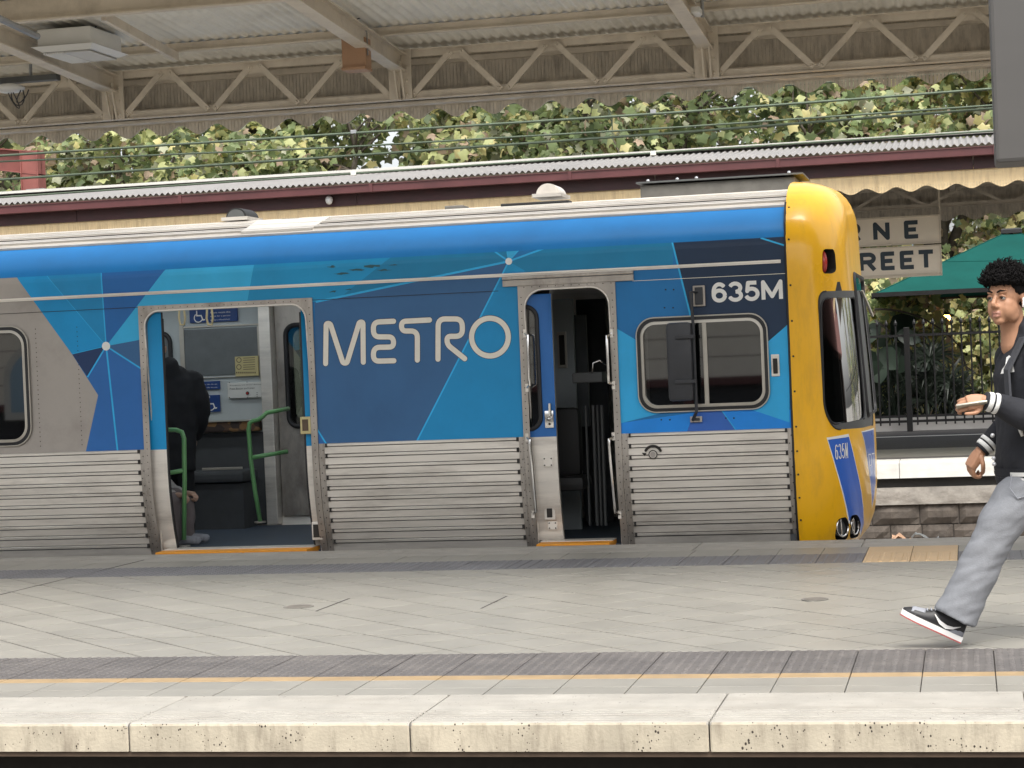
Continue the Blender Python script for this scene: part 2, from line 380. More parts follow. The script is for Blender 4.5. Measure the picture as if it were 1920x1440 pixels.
# ---------------------------------------------------------------- ground, trackbed, rails
EX0, EX1 = -40.0, 24.0
g = MB().box(-900, 900, -900, 1500, -1.6, -1.3).build('ground', 'earth'); tag(g, 'bare earth far below the platforms', kind='structure')
tb = MB().box(EX0, EX1, .9, 8.3, -1.29, -1.1).build('track_bed', 'ballast'); tag(tb, 'dark ballast of the track in front of the island platform', kind='structure')
tb2 = MB().box(EX0, EX1, 14.6, 25.0, -1.29, -1.1).build('track_bed', 'ballast'); tag(tb2, 'ballast of the tracks under the train', kind='structure')
for yc, bed, wh in ((2.6, tb, 'camera side'), (5.9, tb, 'near island'), (16.57, tb2, 'under train'), (21.6, tb2, 'beside far platform')):
    t = thing('railway_track', (0, yc, -1.1), {'camera side': 'steel rails on sleepers nearest the camera', 'near island': 'steel rails on sleepers below the near platform edge', 'under train': 'steel rails on sleepers beneath the blue train', 'beside far platform': 'steel rails on sleepers below the bluestone wall'}[wh], 'track', 'railway tracks')
    for s in (-1, 1):
        mb = MB(); y = yc+s*.80
        for w0, w1, z0, z1 in ((-.07, .07, -1.02, -1.0), (-.012, .012, -1.0, -.90), (-.036, .036, -.90, -.86)): mb.box(EX0, EX1, y+w0, y+w1, z0, z1)
        mb.build('rail', 'rail_steel', t)
    sm = mesh_only(MB().box(-.12, .12, -1.25, 1.25, 0, .1), 'sleeper', 'sleeper')
    for k in range(24): inst(sm, 'sleeper', t, (-11+.65*k, yc, -1.12))

# ---------------------------------------------------------------- island platform
plat = MB().box(EX0, EX1, 8.25, 14.5, -1.09, -.012).build('platform', 'grout'); tag(plat, 'pale tiled island platform across the foreground', kind='structure')
MB().box(EX0, EX1, 8.02, 8.249, -1.1, -.13).build('platform_wall', 'dark_wall', plat)
MB().box(EX0, EX1, 14.501, 14.7, -1.1, -.13).build('platform_wall', 'dark_wall', plat)
MB().box(EX0, EX1, 7.762, 8.3, -.137, -.1165).build('edge_angle', 'steel_brown', plat)
def coping(x0, x1, y0, y1, th, flip, mat, parent, grooves=5):
    prof = [(0, -th), (0, -.012), (.004, -.004), (.012, 0)]
    for k in range(grooves):
        a = .045+.05*k; prof += [(a, 0), (a+.003, -.008), (a+.013, -.008), (a+.016, 0)]
    D = abs(y1-y0); prof += [(D, 0), (D, -th)]
    prof = [((y0+a) if not flip else (y1-a), z) for a, z in prof]
    mb = MB(); n = len(prof); xs = [x0+.003, x0+.01, x1-.01, x1-.003]
    cy = sum(p[0] for p in prof)/n
    rings = []
    for i, x in enumerate(xs):
        e = .004 if i in (0, 3) else 0
        rings.append([(x, y+(e if y < cy else -e), z-(e if z > -.05 else 0)) for y, z in prof])
    vs = [p for r in rings for p in r]
    fs = [(i*n+k, i*n+(k+1) % n, (i+1)*n+(k+1) % n, (i+1)*n+k) for i in range(3) for k in range(n)]
    mb.add(vs, fs)
    for ri in (0, 3):
        tri = tessellate_polygon([[Vector((p[1], p[2], 0)) for p in rings[ri]]]); mb.add(rings[ri], [tuple(t) for t in tri])
    o = mb.build('coping_stone', [mat, mat if grooves == 0 else 'coping_face'], parent)
    if not flip:
        for p in o.data.polygons:
            if p.normal.y < -.8 and p.center.y < y0+.02: p.material_index = 1
    return o
for k in range(-5, 6):
    coping(-3.345+1.172*k, -3.345+1.172*(k+1), 7.75, 8.385, .115, False, 'coping', plat)
for k in range(-6, 6):
    coping(-3.1+1.172*k, -3.1+1.172*(k+1), 14.384, 14.95, .12, True, 'coping', plat)
for a, b in ((EX0, -3.345-1.172*5), (-3.345+1.172*6, EX1)): MB().box(a, b, 7.75, 8.385, -.115, 0).build('coping_run', 'coping', plat)
for a, b in ((EX0, -3.1-1.172*6), (-3.1+1.172*6, EX1)): MB().box(a, b, 14.384, 14.95, -.12, 0).build('coping_run', 'coping', plat)
TX0, TX1 = -10.2, 3.6
def tilemesh(poly, th=.011, b=.0018):
    mb = MB(); n = len(poly); c = Vector((sum(p[0] for p in poly)/n, sum(p[1] for p in poly)/n))
    inn = []
    for p in poly:
        d = c-Vector(p); inn.append(tuple(Vector(p)+d.normalized()*b*1.4))
    vs = [(x, y, -th) for x, y in poly]+[(x, y, -b*.6) for x, y in poly]+[(x, y, 0) for x, y in inn]
    fs = [(i, (i+1) % n, n+(i+1) % n, n+i) for i in range(n)]+[(n+i, n+(i+1) % n, 2*n+(i+1) % n, 2*n+i) for i in range(n)]
    fs.append(tuple(range(2*n, 3*n)))
    return mb.add(vs, fs)
def sq(w, d, gap=.0045): return [(gap/2, gap/2), (w-gap/2, gap/2), (w-gap/2, d-gap/2), (gap/2, d-gap/2)]
def row(name, x0, y0, w, d, mesh, n, skip=()):
    for k in range(n):
        if k in skip: continue
        inst(mesh, name, plat, (x0+k*w, y0, rnd.uniform(-.0008, .0006)), (rnd.uniform(-.0012, .0012), rnd.uniform(-.0012, .0012), 0))
# near edge tiles, orange strip, tactile
XN = -4.43-.3*17
NN = 44
row('edge_tile', XN, 8.389, .3, .17, mesh_only(tilemesh(sq(.3, .17)), 'edge_tile', 'tile'), NN)
row('edge_tile', XN, 8.559, .3, .22, mesh_only(tilemesh(sq(.3, .22)), 'edge_tile', 'tile'), NN)
row('orange_tile', XN, 8.779, .3, .118, mesh_only(tilemesh(sq(.3, .118)), 'orange_tile', 'orange_strip'), NN)
def tact(w, d, nx, ny):
    mb = tilemesh(sq(w, d))
    for i in range(nx):
        for j in range(ny):
            cx, cy = (i+.5)*w/nx, (j+.5)*d/ny; vs = []
            for r, z in ((.0175, -.0005), (.0125, .003)):
                vs += [(cx+r*math.cos(k*math.pi/4), cy+r*math.sin(k*math.pi/4), z) for k in range(8)]
            mb.add(vs, [(k, (k+1) % 8, 8+(k+1) % 8, 8+k) for k in range(8)]+[tuple(range(8, 16))])
    return mb
tm = mesh_only(tact(.3, .33, 6, 7), 'tactile_tile', 'tactile', smooth=False)
row('tactile_tile', XN, 8.897, .3, .33, tm, NN); row('tactile_tile', XN, 9.227, .3, .33, tm, NN)
# far edge
XF = -11.2; NF = 49
def bars(w, d):
    mb = tilemesh(sq(w, d))
    for i in range(4):
        cx = (i+.5)*w/4; mb.add([(cx-.016, .02, 0), (cx+.016, .02, 0), (cx+.016, d-.02, 0), (cx-.016, d-.02, 0), (cx-.010, .026, .0045), (cx+.010, .026, .0045), (cx+.010, d-.026, .0045), (cx-.010, d-.026, .0045)],
                               [(0, 1, 5, 4), (1, 2, 6, 5), (2, 3, 7, 6), (3, 0, 4, 7), (4, 5, 6, 7)])
    return mb
tf = mesh_only(tact(.3, .29, 6, 6), 'tactile_tile', 'tactile_far'); tbar = mesh_only(bars(.3, .58), 'tactile_tile', 'tactile_far')
k0 = int((-3.0-XF)/.3)
tanpatch = [k for k in range(NF) if -.62 < XF+.3*k+.15 < -.02]
row('tactile_tile', XF, 13.37, .3, .29, tf, k0); row('tactile_tile', XF, 13.66, .3, .29, tf, k0)
for k in range(k0, NF):
    if k in tanpatch: continue
    inst(tbar, 'tactile_tile', plat, (XF+.3*k, 13.37, 0))
ttan = mesh_only(bars(.3, .58), 'tan_tactile_tile', 'tile_tan')
for k in tanpatch: inst(ttan, 'tan_tactile_tile', plat, (XF+.3*k, 13.37, 0))
row('edge_tile', XF, 13.952, .3, .43, mesh_only(tilemesh(sq(.3, .43)), 'edge_tile', 'tile'), NF, skip=tanpatch)
mt = mesh_only(tilemesh(sq(.3, .43)), 'tan_tile', 'tile_tan')
for k in tanpatch: inst(mt, 'tan_tile', plat, (XF+.3*k, 13.952, 0))
# diagonal field tiles
h2 = .293/math.sqrt(2)
full = mesh_only(tilemesh([(h2-.0075, 0), (0, h2-.0075), (-h2+.0075, 0), (0, -h2+.0075)]), 'floor_tile', 'tile')
pieces = []
y0f, y1f = 9.559, 13.368
for i in range(-60, 60):
    for j in range(-2, 22):
        for s in (0, 1):
            cx = -4.599+(i+.5*s)*2*h2; cy = 9.5+(j+.5*s)*2*h2
            if not (TX0 < cx < TX1) or cy < y0f-h2 or cy > y1f+h2: continue
            for a, b in ((y0f, 10.255), (10.275, 12.893), (12.92, y1f)):
                if cy+h2 < a or cy-h2 > b: continue
                if cy-h2 >= a and cy+h2 <= b: pieces.append((cx, cy, None)); continue
                p = clip_rect([(cx+h2-.0075, cy), (cx, cy+h2-.0075), (cx-h2+.0075, cy), (cx, cy-h2+.0075)], a, b)
                if len(p) > 2 and (max(q[1] for q in p)-min(q[1] for q in p)) > .01: pieces.append((cx, cy, p))
def seen(cx, cy):
    u, v = to_px((cx, cy, 0)); return -60 < u < 1980
vis = sorted([q for q in pieces if seen(q[0], q[1])], key=lambda q: q[1])
keep = vis[:300]; rest = [q for q in pieces if q not in keep]
for cx, cy, p in keep:
    if p is None: inst(full, 'floor_tile', plat, (cx, cy, rnd.uniform(-.0008, .0006)), (rnd.uniform(-.0015, .0015), rnd.uniform(-.0015, .0015), 0))
    else: inst(mesh_only(tilemesh([(x-cx, y-cy) for x, y in p]), 'floor_tile', 'tile'), 'floor_tile', plat, (cx, cy, 0))
mb = MB()
for cx, cy, p in rest:
    t = tilemesh([(x-cx, y-cy) for x, y in p] if p else [(h2-.0075, 0), (0, h2-.0075), (-h2+.0075, 0), (0, -h2+.0075)])
    z = rnd.uniform(-.0008, .0006); mb.add([(x+cx, y+cy, w+z) for x, y, w in t.v], t.f)
tag(mb.build('floor_tiles', 'tile', plat), kind='stuff')
for a, b in ((EX0, TX0-.15), (TX1+.15, EX1)): MB().box(a, b, 8.39, 14.38, -.011, -.001).build('paving_slab', 'tile', plat)
for px, py, r in ((560, 1138, .09), (1528, 1124, .075)):
    p = at(px, py, Z=0); o = thing('drain_cover', (p.x, p.y, 0), 'round rusty drain cover let into the tiles, %s' % ('left of the platform centre' if px < 900 else 'near the walking person'), 'drain cover', 'drain covers')
    MB().disc((p.x, p.y, .0005), (0, 0, 1), r, .003, 24).build('rim', 'sleeper', o); MB().disc((p.x, p.y, .0036), (0, 0, 1), r*.8, .0015, 24).build('lid', 'cast_iron', o)
for (ax, ay), (bx, by) in (((592, 1146), (655, 1122)), ((902, 1141), (950, 1118)), ((0, 1115), (270, 1050))):
    a, b = at(ax, ay, Z=.0005), at(bx, by, Z=.0005)
    MB().beam(a, b, .012, .0014, mi=0).build('expansion_joint', 'grout', plat)

# ---------------------------------------------------------------- far platform
FE = 24.40
fp = MB().box(EX0, EX1, FE+.62, 34.6, -1.09, -.02).build('far_platform', 'asphalt'); tag(fp, 'dark asphalt far platform in front of the fence', kind='structure')
MB().box(EX0, EX1, FE+1.05, 27.4, -.019, -.004).build('paving_strip', 'tile', fp)
MB().box(EX0, EX1, FE+.62, FE+1.05, -.019, -.003).build('tactile_strip', 'tactile', fp)
MB().box(EX0, EX1, 31.15, 31.30, -.019, -.014).build('painted_line', 'white_paint', fp)
for k in range(-12, 6):
    x0 = at(1686, 880, Y=FE).x+2.4*k; coping(x0, x0+2.4, FE, FE+.615, .19, False, 'coping_white', fp, grooves=0)
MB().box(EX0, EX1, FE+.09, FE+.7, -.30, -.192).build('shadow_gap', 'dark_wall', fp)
MB().box(EX0, EX1, FE+.03, FE+.7, -.50, -.302).build('concrete_ledge', 'render_ledge', fp)
MB().box(EX0, EX1, FE+.10, FE+.7, -1.28, -.502).build('wall_core', 'mortar', fp)
zr = -.505
for ri, hgt in enumerate((.24, .22, .22)):
    x = -4.2+.13*ri
    z1 = zr; z0 = zr-hgt+.012
    while x < 3.2:
        w = rnd.choice((.28, .36, .45, .55, .68)); x1 = x+w-.012
        if ri == 0 and rnd.random() < .25 and w > .5: cells = [(x, x1, z0, (z0+z1)/2-.006), (x, x1, (z0+z1)/2+.006, z1)]
        else: cells = [(x, x1, z0, z1)]
        for a, b, c, d in cells:
            mb = MB(); nx, nz = 5, 3; P = []
            for i in range(nx+1):
                for j in range(nz+1):
                    edge = i in (0, nx) or j in (0, nz)
                    P.append((a+(b-a)*i/nx, FE+.085-(0 if edge else rnd.uniform(.02, .06)), c+(d-c)*j/nz))
            fs = [(i*(nz+1)+j, (i+1)*(nz+1)+j, (i+1)*(nz+1)+j+1, i*(nz+1)+j+1) for i in range(nx) for j in range(nz)]
            mb.add(P, fs); mb.box(a, b, FE+.0855, FE+.12, c, d); mb.build('stone_block', 'bluestone', fp)
        x += w
    zr -= hgt
for px0, px1, py, m, lab in ((1672, 1712, 1006, 'litter_card', 'crumpled brown cardboard lying by the far track'), (1708, 1760, 1005, 'litter_grey', 'flattened grey sheet of litter lying by the far track')):
    a, b = at(px0, py, Y=23.4), at(px1, py, Y=23.4)
    n = 6; P = [(a.x+(b.x-a.x)*i/n, 23.2+.35*j/3, a.z-.02+rnd.uniform(-.02, .03)+.03*math.sin(i)) for i in range(n+1) for j in range(4)]
    mb = MB().add(P, [(i*4+j, (i+1)*4+j, (i+1)*4+j+1, i*4+j+1) for i in range(n) for j in range(3)])
    mb.box(a.x+.05, b.x-.05, 23.25, 23.5, -1.1, a.z-.045)
    o = mb.build('litter', m); tag(o, lab, 'litter')
# ---------------------------------------------------------------- train
def ph(r, g, b, k=1.15): return tuple(min(.9, c*k) for c in lin(r, g, b))
pm('stainless', (.84, .79, .715), rough=.40, metal=.42, var=.14, scale=5, stretch=(.25, 1, 2.5), rvar=.1, bump=.10, bscale=7, dirt=(.2, .17, .14), dirt_amt=.5, dirt_scale=3, dirt_stretch=(.35, 1, 2))
pm('stainless_dirty', (.46, .42, .375), rough=.45, metal=.6, var=.2, scale=6, stretch=(1, 1, .4), dirt=(.10, .08, .065), dirt_amt=.7, dirt_scale=4, dirt_stretch=(1, 1, .5))
pm('steel_grey_panel', (.42, .385, .35), rough=.45, metal=.35, var=.08, scale=2, dirt=(.2, .17, .15), dirt_amt=.35)
pm('roof_steel', (.72, .68, .62), rough=.42, metal=.45, var=.14, scale=3, stretch=(.3, 1, 1), dirt=(.22, .19, .16), dirt_amt=.55, dirt_scale=3, dirt_stretch=(.35, 1.5, 2))
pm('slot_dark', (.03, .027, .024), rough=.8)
pm('rubber', (.018, .018, .02), rough=.55)
pm('frame_silver', (.52, .49, .43), rough=.4, metal=.5, var=.1)
pm('chrome', (.75, .74, .72), rough=.15, metal=1, var=.05)
pm('letter_cream', (.84, .80, .70), rough=.5, var=.05, scale=20)
pm('letter_white', ph(225, 225, 222), rough=.5, var=.03)
pm('mirror_black', (.035, .037, .043), rough=.45, var=.2)
pm('sill_orange', ph(225, 150, 40, 1.1), rough=.55, var=.15)
pm('cab_yellow', (.98, .52, .012), rough=.30, var=.05, scale=2, coat=.35, dirt=(.48, .25, .04), dirt_amt=.45, dirt_scale=5, dirt_stretch=(1.5, 1.5, .35), pits=(.25, .14, .03), pit_scale=45, pit_size=.03)
pm('decal_blue', ph(38, 95, 190), rough=.3, coat=.3, var=.03)
pm('cab_trim_grey', (.10, .105, .105), rough=.5, var=.15)
pm('interior_wall', (.50, .545, .55), rough=.6, var=.06)
pm('interior_dark', (.07, .075, .08), rough=.7, var=.15)
pm('interior_panel', (.15, .165, .17), rough=.35, var=.15)
pm('interior_floor', (.06, .08, .11), rough=.6, var=.2)
pm('rail_green', (.16, .40, .15), rough=.35, coat=.3, var=.06)
pm('sign_blue', ph(25, 60, 120), rough=.5, var=.04)
pm('sign_yellow', (.60, .52, .26), rough=.6, var=.05)
pm('sign_white', (.70, .70, .66), rough=.5, var=.04)
pm('red_button', (.5, .03, .03), rough=.4)
pm('tail_red', (.55, .04, .03), rough=.2, coat=.5)
pm('strap_cream', (.65, .52, .28), rough=.6)
pm('vent_black', (.02, .02, .02), rough=.6)
pm('aircon_grey', (.16, .155, .14), rough=.55, metal=.2, var=.2, dirt=(.06, .055, .05), dirt_amt=.6)
pm('hatch_white', (.70, .66, .60), rough=.5, metal=.3, var=.08, dirt=(.4, .36, .31), dirt_amt=.4)
glass('train_glass', (.42, .45, .45), 3.0)
glass('cab_glass', (.72, .78, .74), 1.25)
m = pm('seat_fabric', (.12, .08, .05), rough=.9)      # brown and ochre triangle moquette
_n = m.node_tree.nodes; _b = _n['Principled BSDF']; _g = _n.new('ShaderNodeNewGeometry')
_ck = _n.new('ShaderNodeTexVoronoi'); _ck.inputs['Scale'].default_value = 16; m.node_tree.links.new(_g.outputs['Position'], _ck.inputs['Vector'])
_cr = _n.new('ShaderNodeValToRGB'); _cr.color_ramp.interpolation = 'CONSTANT'
for p_, c_ in ((0, (.05, .035, .03, 1)), (.4, (.25, .14, .06, 1)), (.65, (.10, .06, .04, 1)), (.85, (.33, .24, .13, 1))):
    e = _cr.color_ramp.elements.new(p_) if p_ else _cr.color_ramp.elements[0]; e.position = p_; e.color = c_
m.node_tree.links.new(_ck.outputs['Color'], _cr.inputs[0]); m.node_tree.links.new(_cr.outputs[0], _b.inputs['Base Color'])

TY = 15.12; TL = -12.6; TR = -1.25; TC = 16.57     # near side plane, rear end, cab joint, centre line
def yoff(z):
    if z < .7: return .15*((.7-z)/.75)**2
    if z > 2.14: return .26*((z-2.14)/.30)**2.2
    return 0.0
def S(px, py):
    p = at(px, py, Y=TY); return (p.x, p.z)
def SP(pts): return [S(*p) for p in pts]
def sf(off=0.0): return lambda x, z: (x, TY+yoff(z)-off, z)

train = thing('train', (-6, TC, -.86), 'blue and stainless suburban train with yellow cab standing at the island platform', 'train')

# --- livery (x,z on the side), painter's order: later wins
LIV = [('blue_mid', ph(40, 98, 150)), ('steel', None), ('cyan_a', ph(33, 125, 176)), ('cyan_b', ph(38, 118, 165)), ('navy_dark', ph(44, 50, 84)),
       ('blue_deep', ph(56, 90, 148)), ('blue_wedge', ph(46, 88, 146)), ('cyan_light', ph(66, 148, 190)), ('cyan_teal', ph(38, 124, 168)),
       ('indigo', ph(68, 86, 124)), ('teal', ph(36, 108, 146)), ('night', ph(42, 45, 66)), ('sky', ph(62, 148, 200)), ('azure', ph(42, 118, 196)),
       ('violet', ph(66, 88, 158)), ('line', ph(62, 150, 200)), ('cantrail_blue', ph(34, 100, 156))]
for nme, c in LIV:
    if c: c = (c[0]*.76, c[1]*1.38, min(.9, c[2]*1.40))
    if c: pm('vinyl_'+nme, c, rough=.42, spec=.3, var=.06, scale=3, dirt=tuple(x*.6+.01 for x in c), dirt_amt=.3, dirt_scale=2.2, dirt_stretch=(.8, 1, .6), coat=.04)
LM = {nme: i for i, (nme, c) in enumerate(LIV)}
LMATS = ['vinyl_'+nme if c else 'steel_grey_panel' for nme, c in LIV]
LP = [('blue_mid', [(-900, 400), (1600, 400), (1600, 900), (-900, 900)]),
      ('steel', [(-900, 560), (30, 518), (135, 664), (184, 741), (160, 860), (-900, 880)]),
      ('cyan_a', [(28, 516), (83, 512), (199, 649), (135, 664)]), ('cyan_b', [(83, 512), (189, 508), (199, 649)]),
      ('navy_dark', [(135, 664), (199, 649), (164, 707)]), ('blue_deep', [(199, 649), (164, 707), (184, 741), (158, 860), (222, 860)]),
      ('blue_deep', [(199, 649), (222, 860), (300, 860), (300, 714)]), ('indigo', [(199, 649), (300, 630), (300, 714)]),
      ('blue_wedge', [(189, 508), (315, 500), (199, 649)]), ('cyan_light', [(312, 502), (477, 490), (462, 575), (300, 580), (300, 630), (199, 649)]),
      ('cyan_teal', [(477, 490), (700, 470), (1000, 440), (954, 490), (592, 566), (462, 575)]),
      ('teal', [(760, 460), (1000, 440), (954, 490), (640, 556)]),
      ('indigo', [(590, 567), (954, 490), (778, 830), (612, 834), (590, 800)]), ('blue_deep', [(580, 790), (592, 800), (612, 834), (580, 834)]),
      ('cyan_b', [(954, 490), (778, 834), (1000, 834), (1000, 520)]),
      ('teal', [(954, 490), (1030, 462), (1262, 440), (1262, 500), (1000, 520)]), ('cyan_light', [(954, 490), (950, 465), (976, 463)]),
      ('cyan_teal', [(954, 490), (985, 508), (946, 510)]), ('azure', [(1280, 850), (1600, 850), (1600, 780), (1400, 760), (1150, 795), (1150, 850)]),
      ('night', [(1258, 440), (1480, 430), (1480, 605), (1400, 680), (1310, 650), (1298, 600)]),
      ('sky', [(1150, 612), (1200, 642), (1300, 700), (1250, 772), (1150, 797)]), ('sky', [(1480, 606), (1400, 675), (1350, 765), (1400, 765), (1480, 792)]),
      ('violet', [(1306, 760), (1346, 760), (1386, 815), (1286, 815)])]
LPX = [(LM[n], SP(p)) for n, p in LP]
LLX = []
for a, b, w in (((199, 649), (189, 508), .010), ((199, 649), (164, 707), .012), ((199, 649), (222, 860), .014), ((199, 649), (300, 714), .012), ((199, 649), (83, 512), .004), ((199, 649), (135, 664), .004),
                ((592, 566), (954, 490), .016), ((954, 490), (778, 834), .012), ((954, 490), (925, 470), .012), ((954, 490), (1035, 460), .014), ((1258, 445), (1298, 605), .013), ((590, 797), (614, 836), .012),
                ((1426, 446), (1480, 463), .012), ((1350, 765), (1386, 815), .006), ((954, 490), (949, 465), .01), ((954, 490), (977, 463), .01)):
    A, B = Vector(S(*a)), Vector(S(*b)); t = (B-A).normalized(); n_ = Vector((-t.y, t.x))*w/2
    LLX.append([tuple(A-n_), tuple(B-n_), tuple(B+n_), tuple(A+n_)])
ZW, ZB, ZT = .806, 2.20, 2.432           # waist, lower and upper edge of the cantrail band
D1 = (-6.285, -4.865); D2 = (-3.255, -2.515); DTOP = 1.925
WIN_R = (-2.372, -1.408, .955, 1.652); WIN_L = (-8.62, -7.225, .87, 1.815)
win_r = rrect(WIN_R[0]+.035, WIN_R[1]-.035, WIN_R[2]+.035, WIN_R[3]-.035, .10); win_l = rrect(WIN_L[0]+.03, WIN_L[1]-.03, WIN_L[2]+.03, WIN_L[3]-.03, .12)
loops = [[(TL, ZW), (TR, ZW), (TR, ZB), (TL, ZB)], [(D1[0], ZW-.1), (D1[1], ZW-.1), (D1[1], DTOP), (D1[0], DTOP)], [(D2[0], ZW-.1), (D2[1], ZW-.1), (D2[1], DTOP+.02), (D2[0], DTOP+.02)], win_r, win_l]
loops += [p for _, p in LPX]+LLX
lines = [[(TL, z), (TR, z)] for z in (2.15, 2.175)]+[[(x, ZW), (x, ZB)] for x in (D1[0], D1[1], D2[0], D2[1])]
def livery(c):
    k = LM['blue_mid']
    for i, p in LPX:
        if inpoly(c, p): k = i
    for q in LLX:
        if inpoly(c, q): k = LM['line']
    return k
def mkpanel(x0, x1, zlo=ZW):
    def cl(c):
        x, z = c
        if not (x0 < x < x1 and zlo < z < ZB): return None
        if inpoly(c, win_r) or inpoly(c, win_l): return None
        return livery(c)
    return sheet(loops+[[(x0, ZW), (x1, ZW), (x1, ZB), (x0, ZB)]], lines, cl, sf(0)).build('side_panel', LMATS, train)
sp_l = mkpanel(TL, D1[0]); sp_h1 = mkpanel(D1[0], D1[1], DTOP); sp_m = mkpanel(D1[1], D2[0]); sp_h2 = mkpanel(D2[0], D2[1], DTOP+.02); sp_r = mkpanel(D2[1], TR)
tag(sp_l, 'grey and faceted blue side panel left of the open door'); tag(sp_m, 'dark blue side panel carrying the METRO lettering'); tag(sp_r, 'blue and navy side panel with the cab side window')
# cantrail band
mb = MB(); zs = [ZB+(ZT-ZB)*i/8 for i in range(9)]
mb.add([(x, TY+yoff(z), z) for z in zs for x in (TL, TR)], [(2*i, 2*i+1, 2*i+3, 2*i+2) for i in range(8)])
mb.build('cantrail_band', 'vinyl_cantrail_blue', train, smooth=True)
# far side, ends, floor
fy = lambda z: 2*TC-TY-yoff(z)
fw = [(-12.2, -10.1), (-9.6, -6.6), (-2.35, -1.45)]
fl = [[(TL, -.2), (TR, -.2), (TR, ZT), (TL, ZT)]]+[rrect(a, b, .82, 1.85, .1) for a, b in fw]+[rrect(-6.0, -5.55, .9, 1.75, .1), rrect(-5.35, -4.9, .9, 1.75, .1), rrect(-4.6, -3.6, .95, 1.65, .1)]
sheet(fl, [[(TL, z), (TR, z)] for z in (0, .2, .4, .7, 2.14, 2.2, 2.27, 2.34)], lambda c: None if any(inpoly(c, p) for p in fl[1:]) else 0, lambda x, z: (x, fy(z), z)).build('far_side_panel', 'stainless', train)
MB().box(TR-.06, TR-.02, TY+.12, fy(1)-.12, -.1, 2.3).build('nose_reflection_blocker', 'interior_dark', train)  # added dark wall, keeps bright reflections out of the windscreen
for p in fl[1:]: MB().prism(p, lambda a, b, t: (a, fy(1.2)+t, b), -.02, -.026).build('far_window_pane', 'cab_glass', train)
MB().box(TL, TR, TY+.16, fy(0)-.16, -.12, -.02).build('floor', 'interior_floor', train)
MB().box(TL, TR, TY+.35, fy(0)-.35, -.5, -.125).build('underframe', 'vent_black', train)
MB().box(TL, TL+.05, TY+.02, fy(1)-.02, -.12, 2.4).build('end_wall', 'stainless', train)
MB().box(TL, -3.55, TY+.32, fy(1)-.32, 2.10, 2.13).build('ceiling', 'interior_wall', train)
for x0 in (-11.2, -9.2, -3.6):
    for s in (-1, 1):
        mb = MB().disc((x0, TC+s*.8-.06, -.42), (0, 1, 0), .43, .12, 28); mb.build('wheel', 'rail_steel', train)
# roof
RP = [(.25, 2.432), (.33, 2.475), (.46, 2.52), (.66, 2.562), (.92, 2.592), (1.2, 2.61), (1.45, 2.615)]
RPf = RP+[(2.9-a, b) for a, b in RP[-2::-1]]
mb = MB(); mb.add([(x, TY+a, z) for a, z in RPf for x in (TL, TR-.01)], [(2*i, 2*i+1, 2*i+3, 2*i+2) for i in range(len(RPf)-1)])
roof = mb.build('roof', 'roof_steel', train, smooth=60)
def roofz(a): return float(np.interp(a, [p[0] for p in RP], [p[1] for p in RP]))
def roof_rib(a, w, h, x0=TL, x1=TR-.012, mat='roof_steel'):
    y = TY+a; z = roofz(a); sl = (roofz(a+.02)-roofz(a-.02))/.04; nv = Vector((0, -sl, 1)).normalized(); tv = Vector((0, 1, sl)).normalized()
    c = Vector((0, y, z)); pr_ = [c-tv*w*.6, c-tv*w*.5+nv*h, c+tv*w*.5+nv*h, c+tv*w*.6]
    mb = MB().loft([[(x, p.y, p.z) for p in pr_] for x in (x0, x1)]); return mb.build('roof_rib', mat, roof)
for a, w, h in ((.262, .022, .016), (.345, .028, .017), (.40, .02, .012), (.50, .032, .018), (.60, .028, .014), (.74, .05, .02), (.95, .06, .018)): roof_rib(a, w, h)
for a in (.285, .372, .452, .555, .67):
    y = TY+a; MB().box(TL, TR-.012, y-.012, y+.012, roofz(a)-.004, roofz(a)+.007).build('roof_seam', 'slot_dark', roof)
# roof fittings
def onroof(px, py, a): return at(px, py, Y=TY+a)
def scoop(px, py, w, label_mat):
    p = onroof(px, py, .95); mb = MB(); n = 14
    for s, y in ((0, p.y), (1, p.y+.35)):
        pass
    prof = [(p.x-w/2*math.cos(math.pi*i/n), p.z+w*.47*math.sin(math.pi*i/n)) for i in range(n+1)]
    mb.prism(prof, lambda a, b, t: (a, t, b), p.y, p.y+.3); mb.prism([(p.x+(a-p.x)*.82, p.z+(b-p.z)*.8+.004) for a, b in prof], lambda a, b, t: (a, t, b), p.y-.012, p.y-.002, 1)
    mb.box(p.x-w*.62, p.x+w*.62, p.y-.05, p.y+.34, p.z-.02, p.z+.008, 2)
    return mb.build('roof_vent', [label_mat, 'cab_trim_grey' if px < 600 else 'hatch_white', 'roof_steel'], train, smooth=30)
scoop(443, 409, .18, 'vent_black'); scoop(1027, 365, .19, 'hatch_white')
p0, p1 = onroof(455, 433, .34), onroof(600, 428, .34)
MB().add([(p0.x, TY+.30, roofz(.30)+.024), (p1.x-.05, TY+.30, roofz(.30)+.024), (p1.x, TY+.62, roofz(.62)+.03), (p0.x+.03, TY+.62, roofz(.62)+.03),
          (p0.x, TY+.30, roofz(.30)), (p1.x-.05, TY+.30, roofz(.30)), (p1.x, TY+.62, roofz(.62)), (p0.x+.03, TY+.62, roofz(.62))], [(0, 1, 2, 3), (0, 4, 5, 1), (1, 5, 6, 2), (3, 2, 6, 7), (0, 3, 7, 4)]).build('roof_patch', 'hatch_white', train)
def rbox(px0, px1, py, a, h, mat, nm='roof_box', d=.3, b=.008):
    q0, q1 = onroof(px0, py, a), onroof(px1, py, a); z = roofz(min(a, 1.4))
    return MB().bbox(q0.x, q1.x, TY+a, TY+a+d, z-.01, z+h, b).build(nm, mat, train)
rbox(527, 561, 403, .8, .022, 'vent_black', d=.06, b=.004); rbox(833, 868, 378, .95, .045, 'aircon_grey', d=.2); rbox(938, 1066, 375, .78, .042, 'vent_black', d=.16)
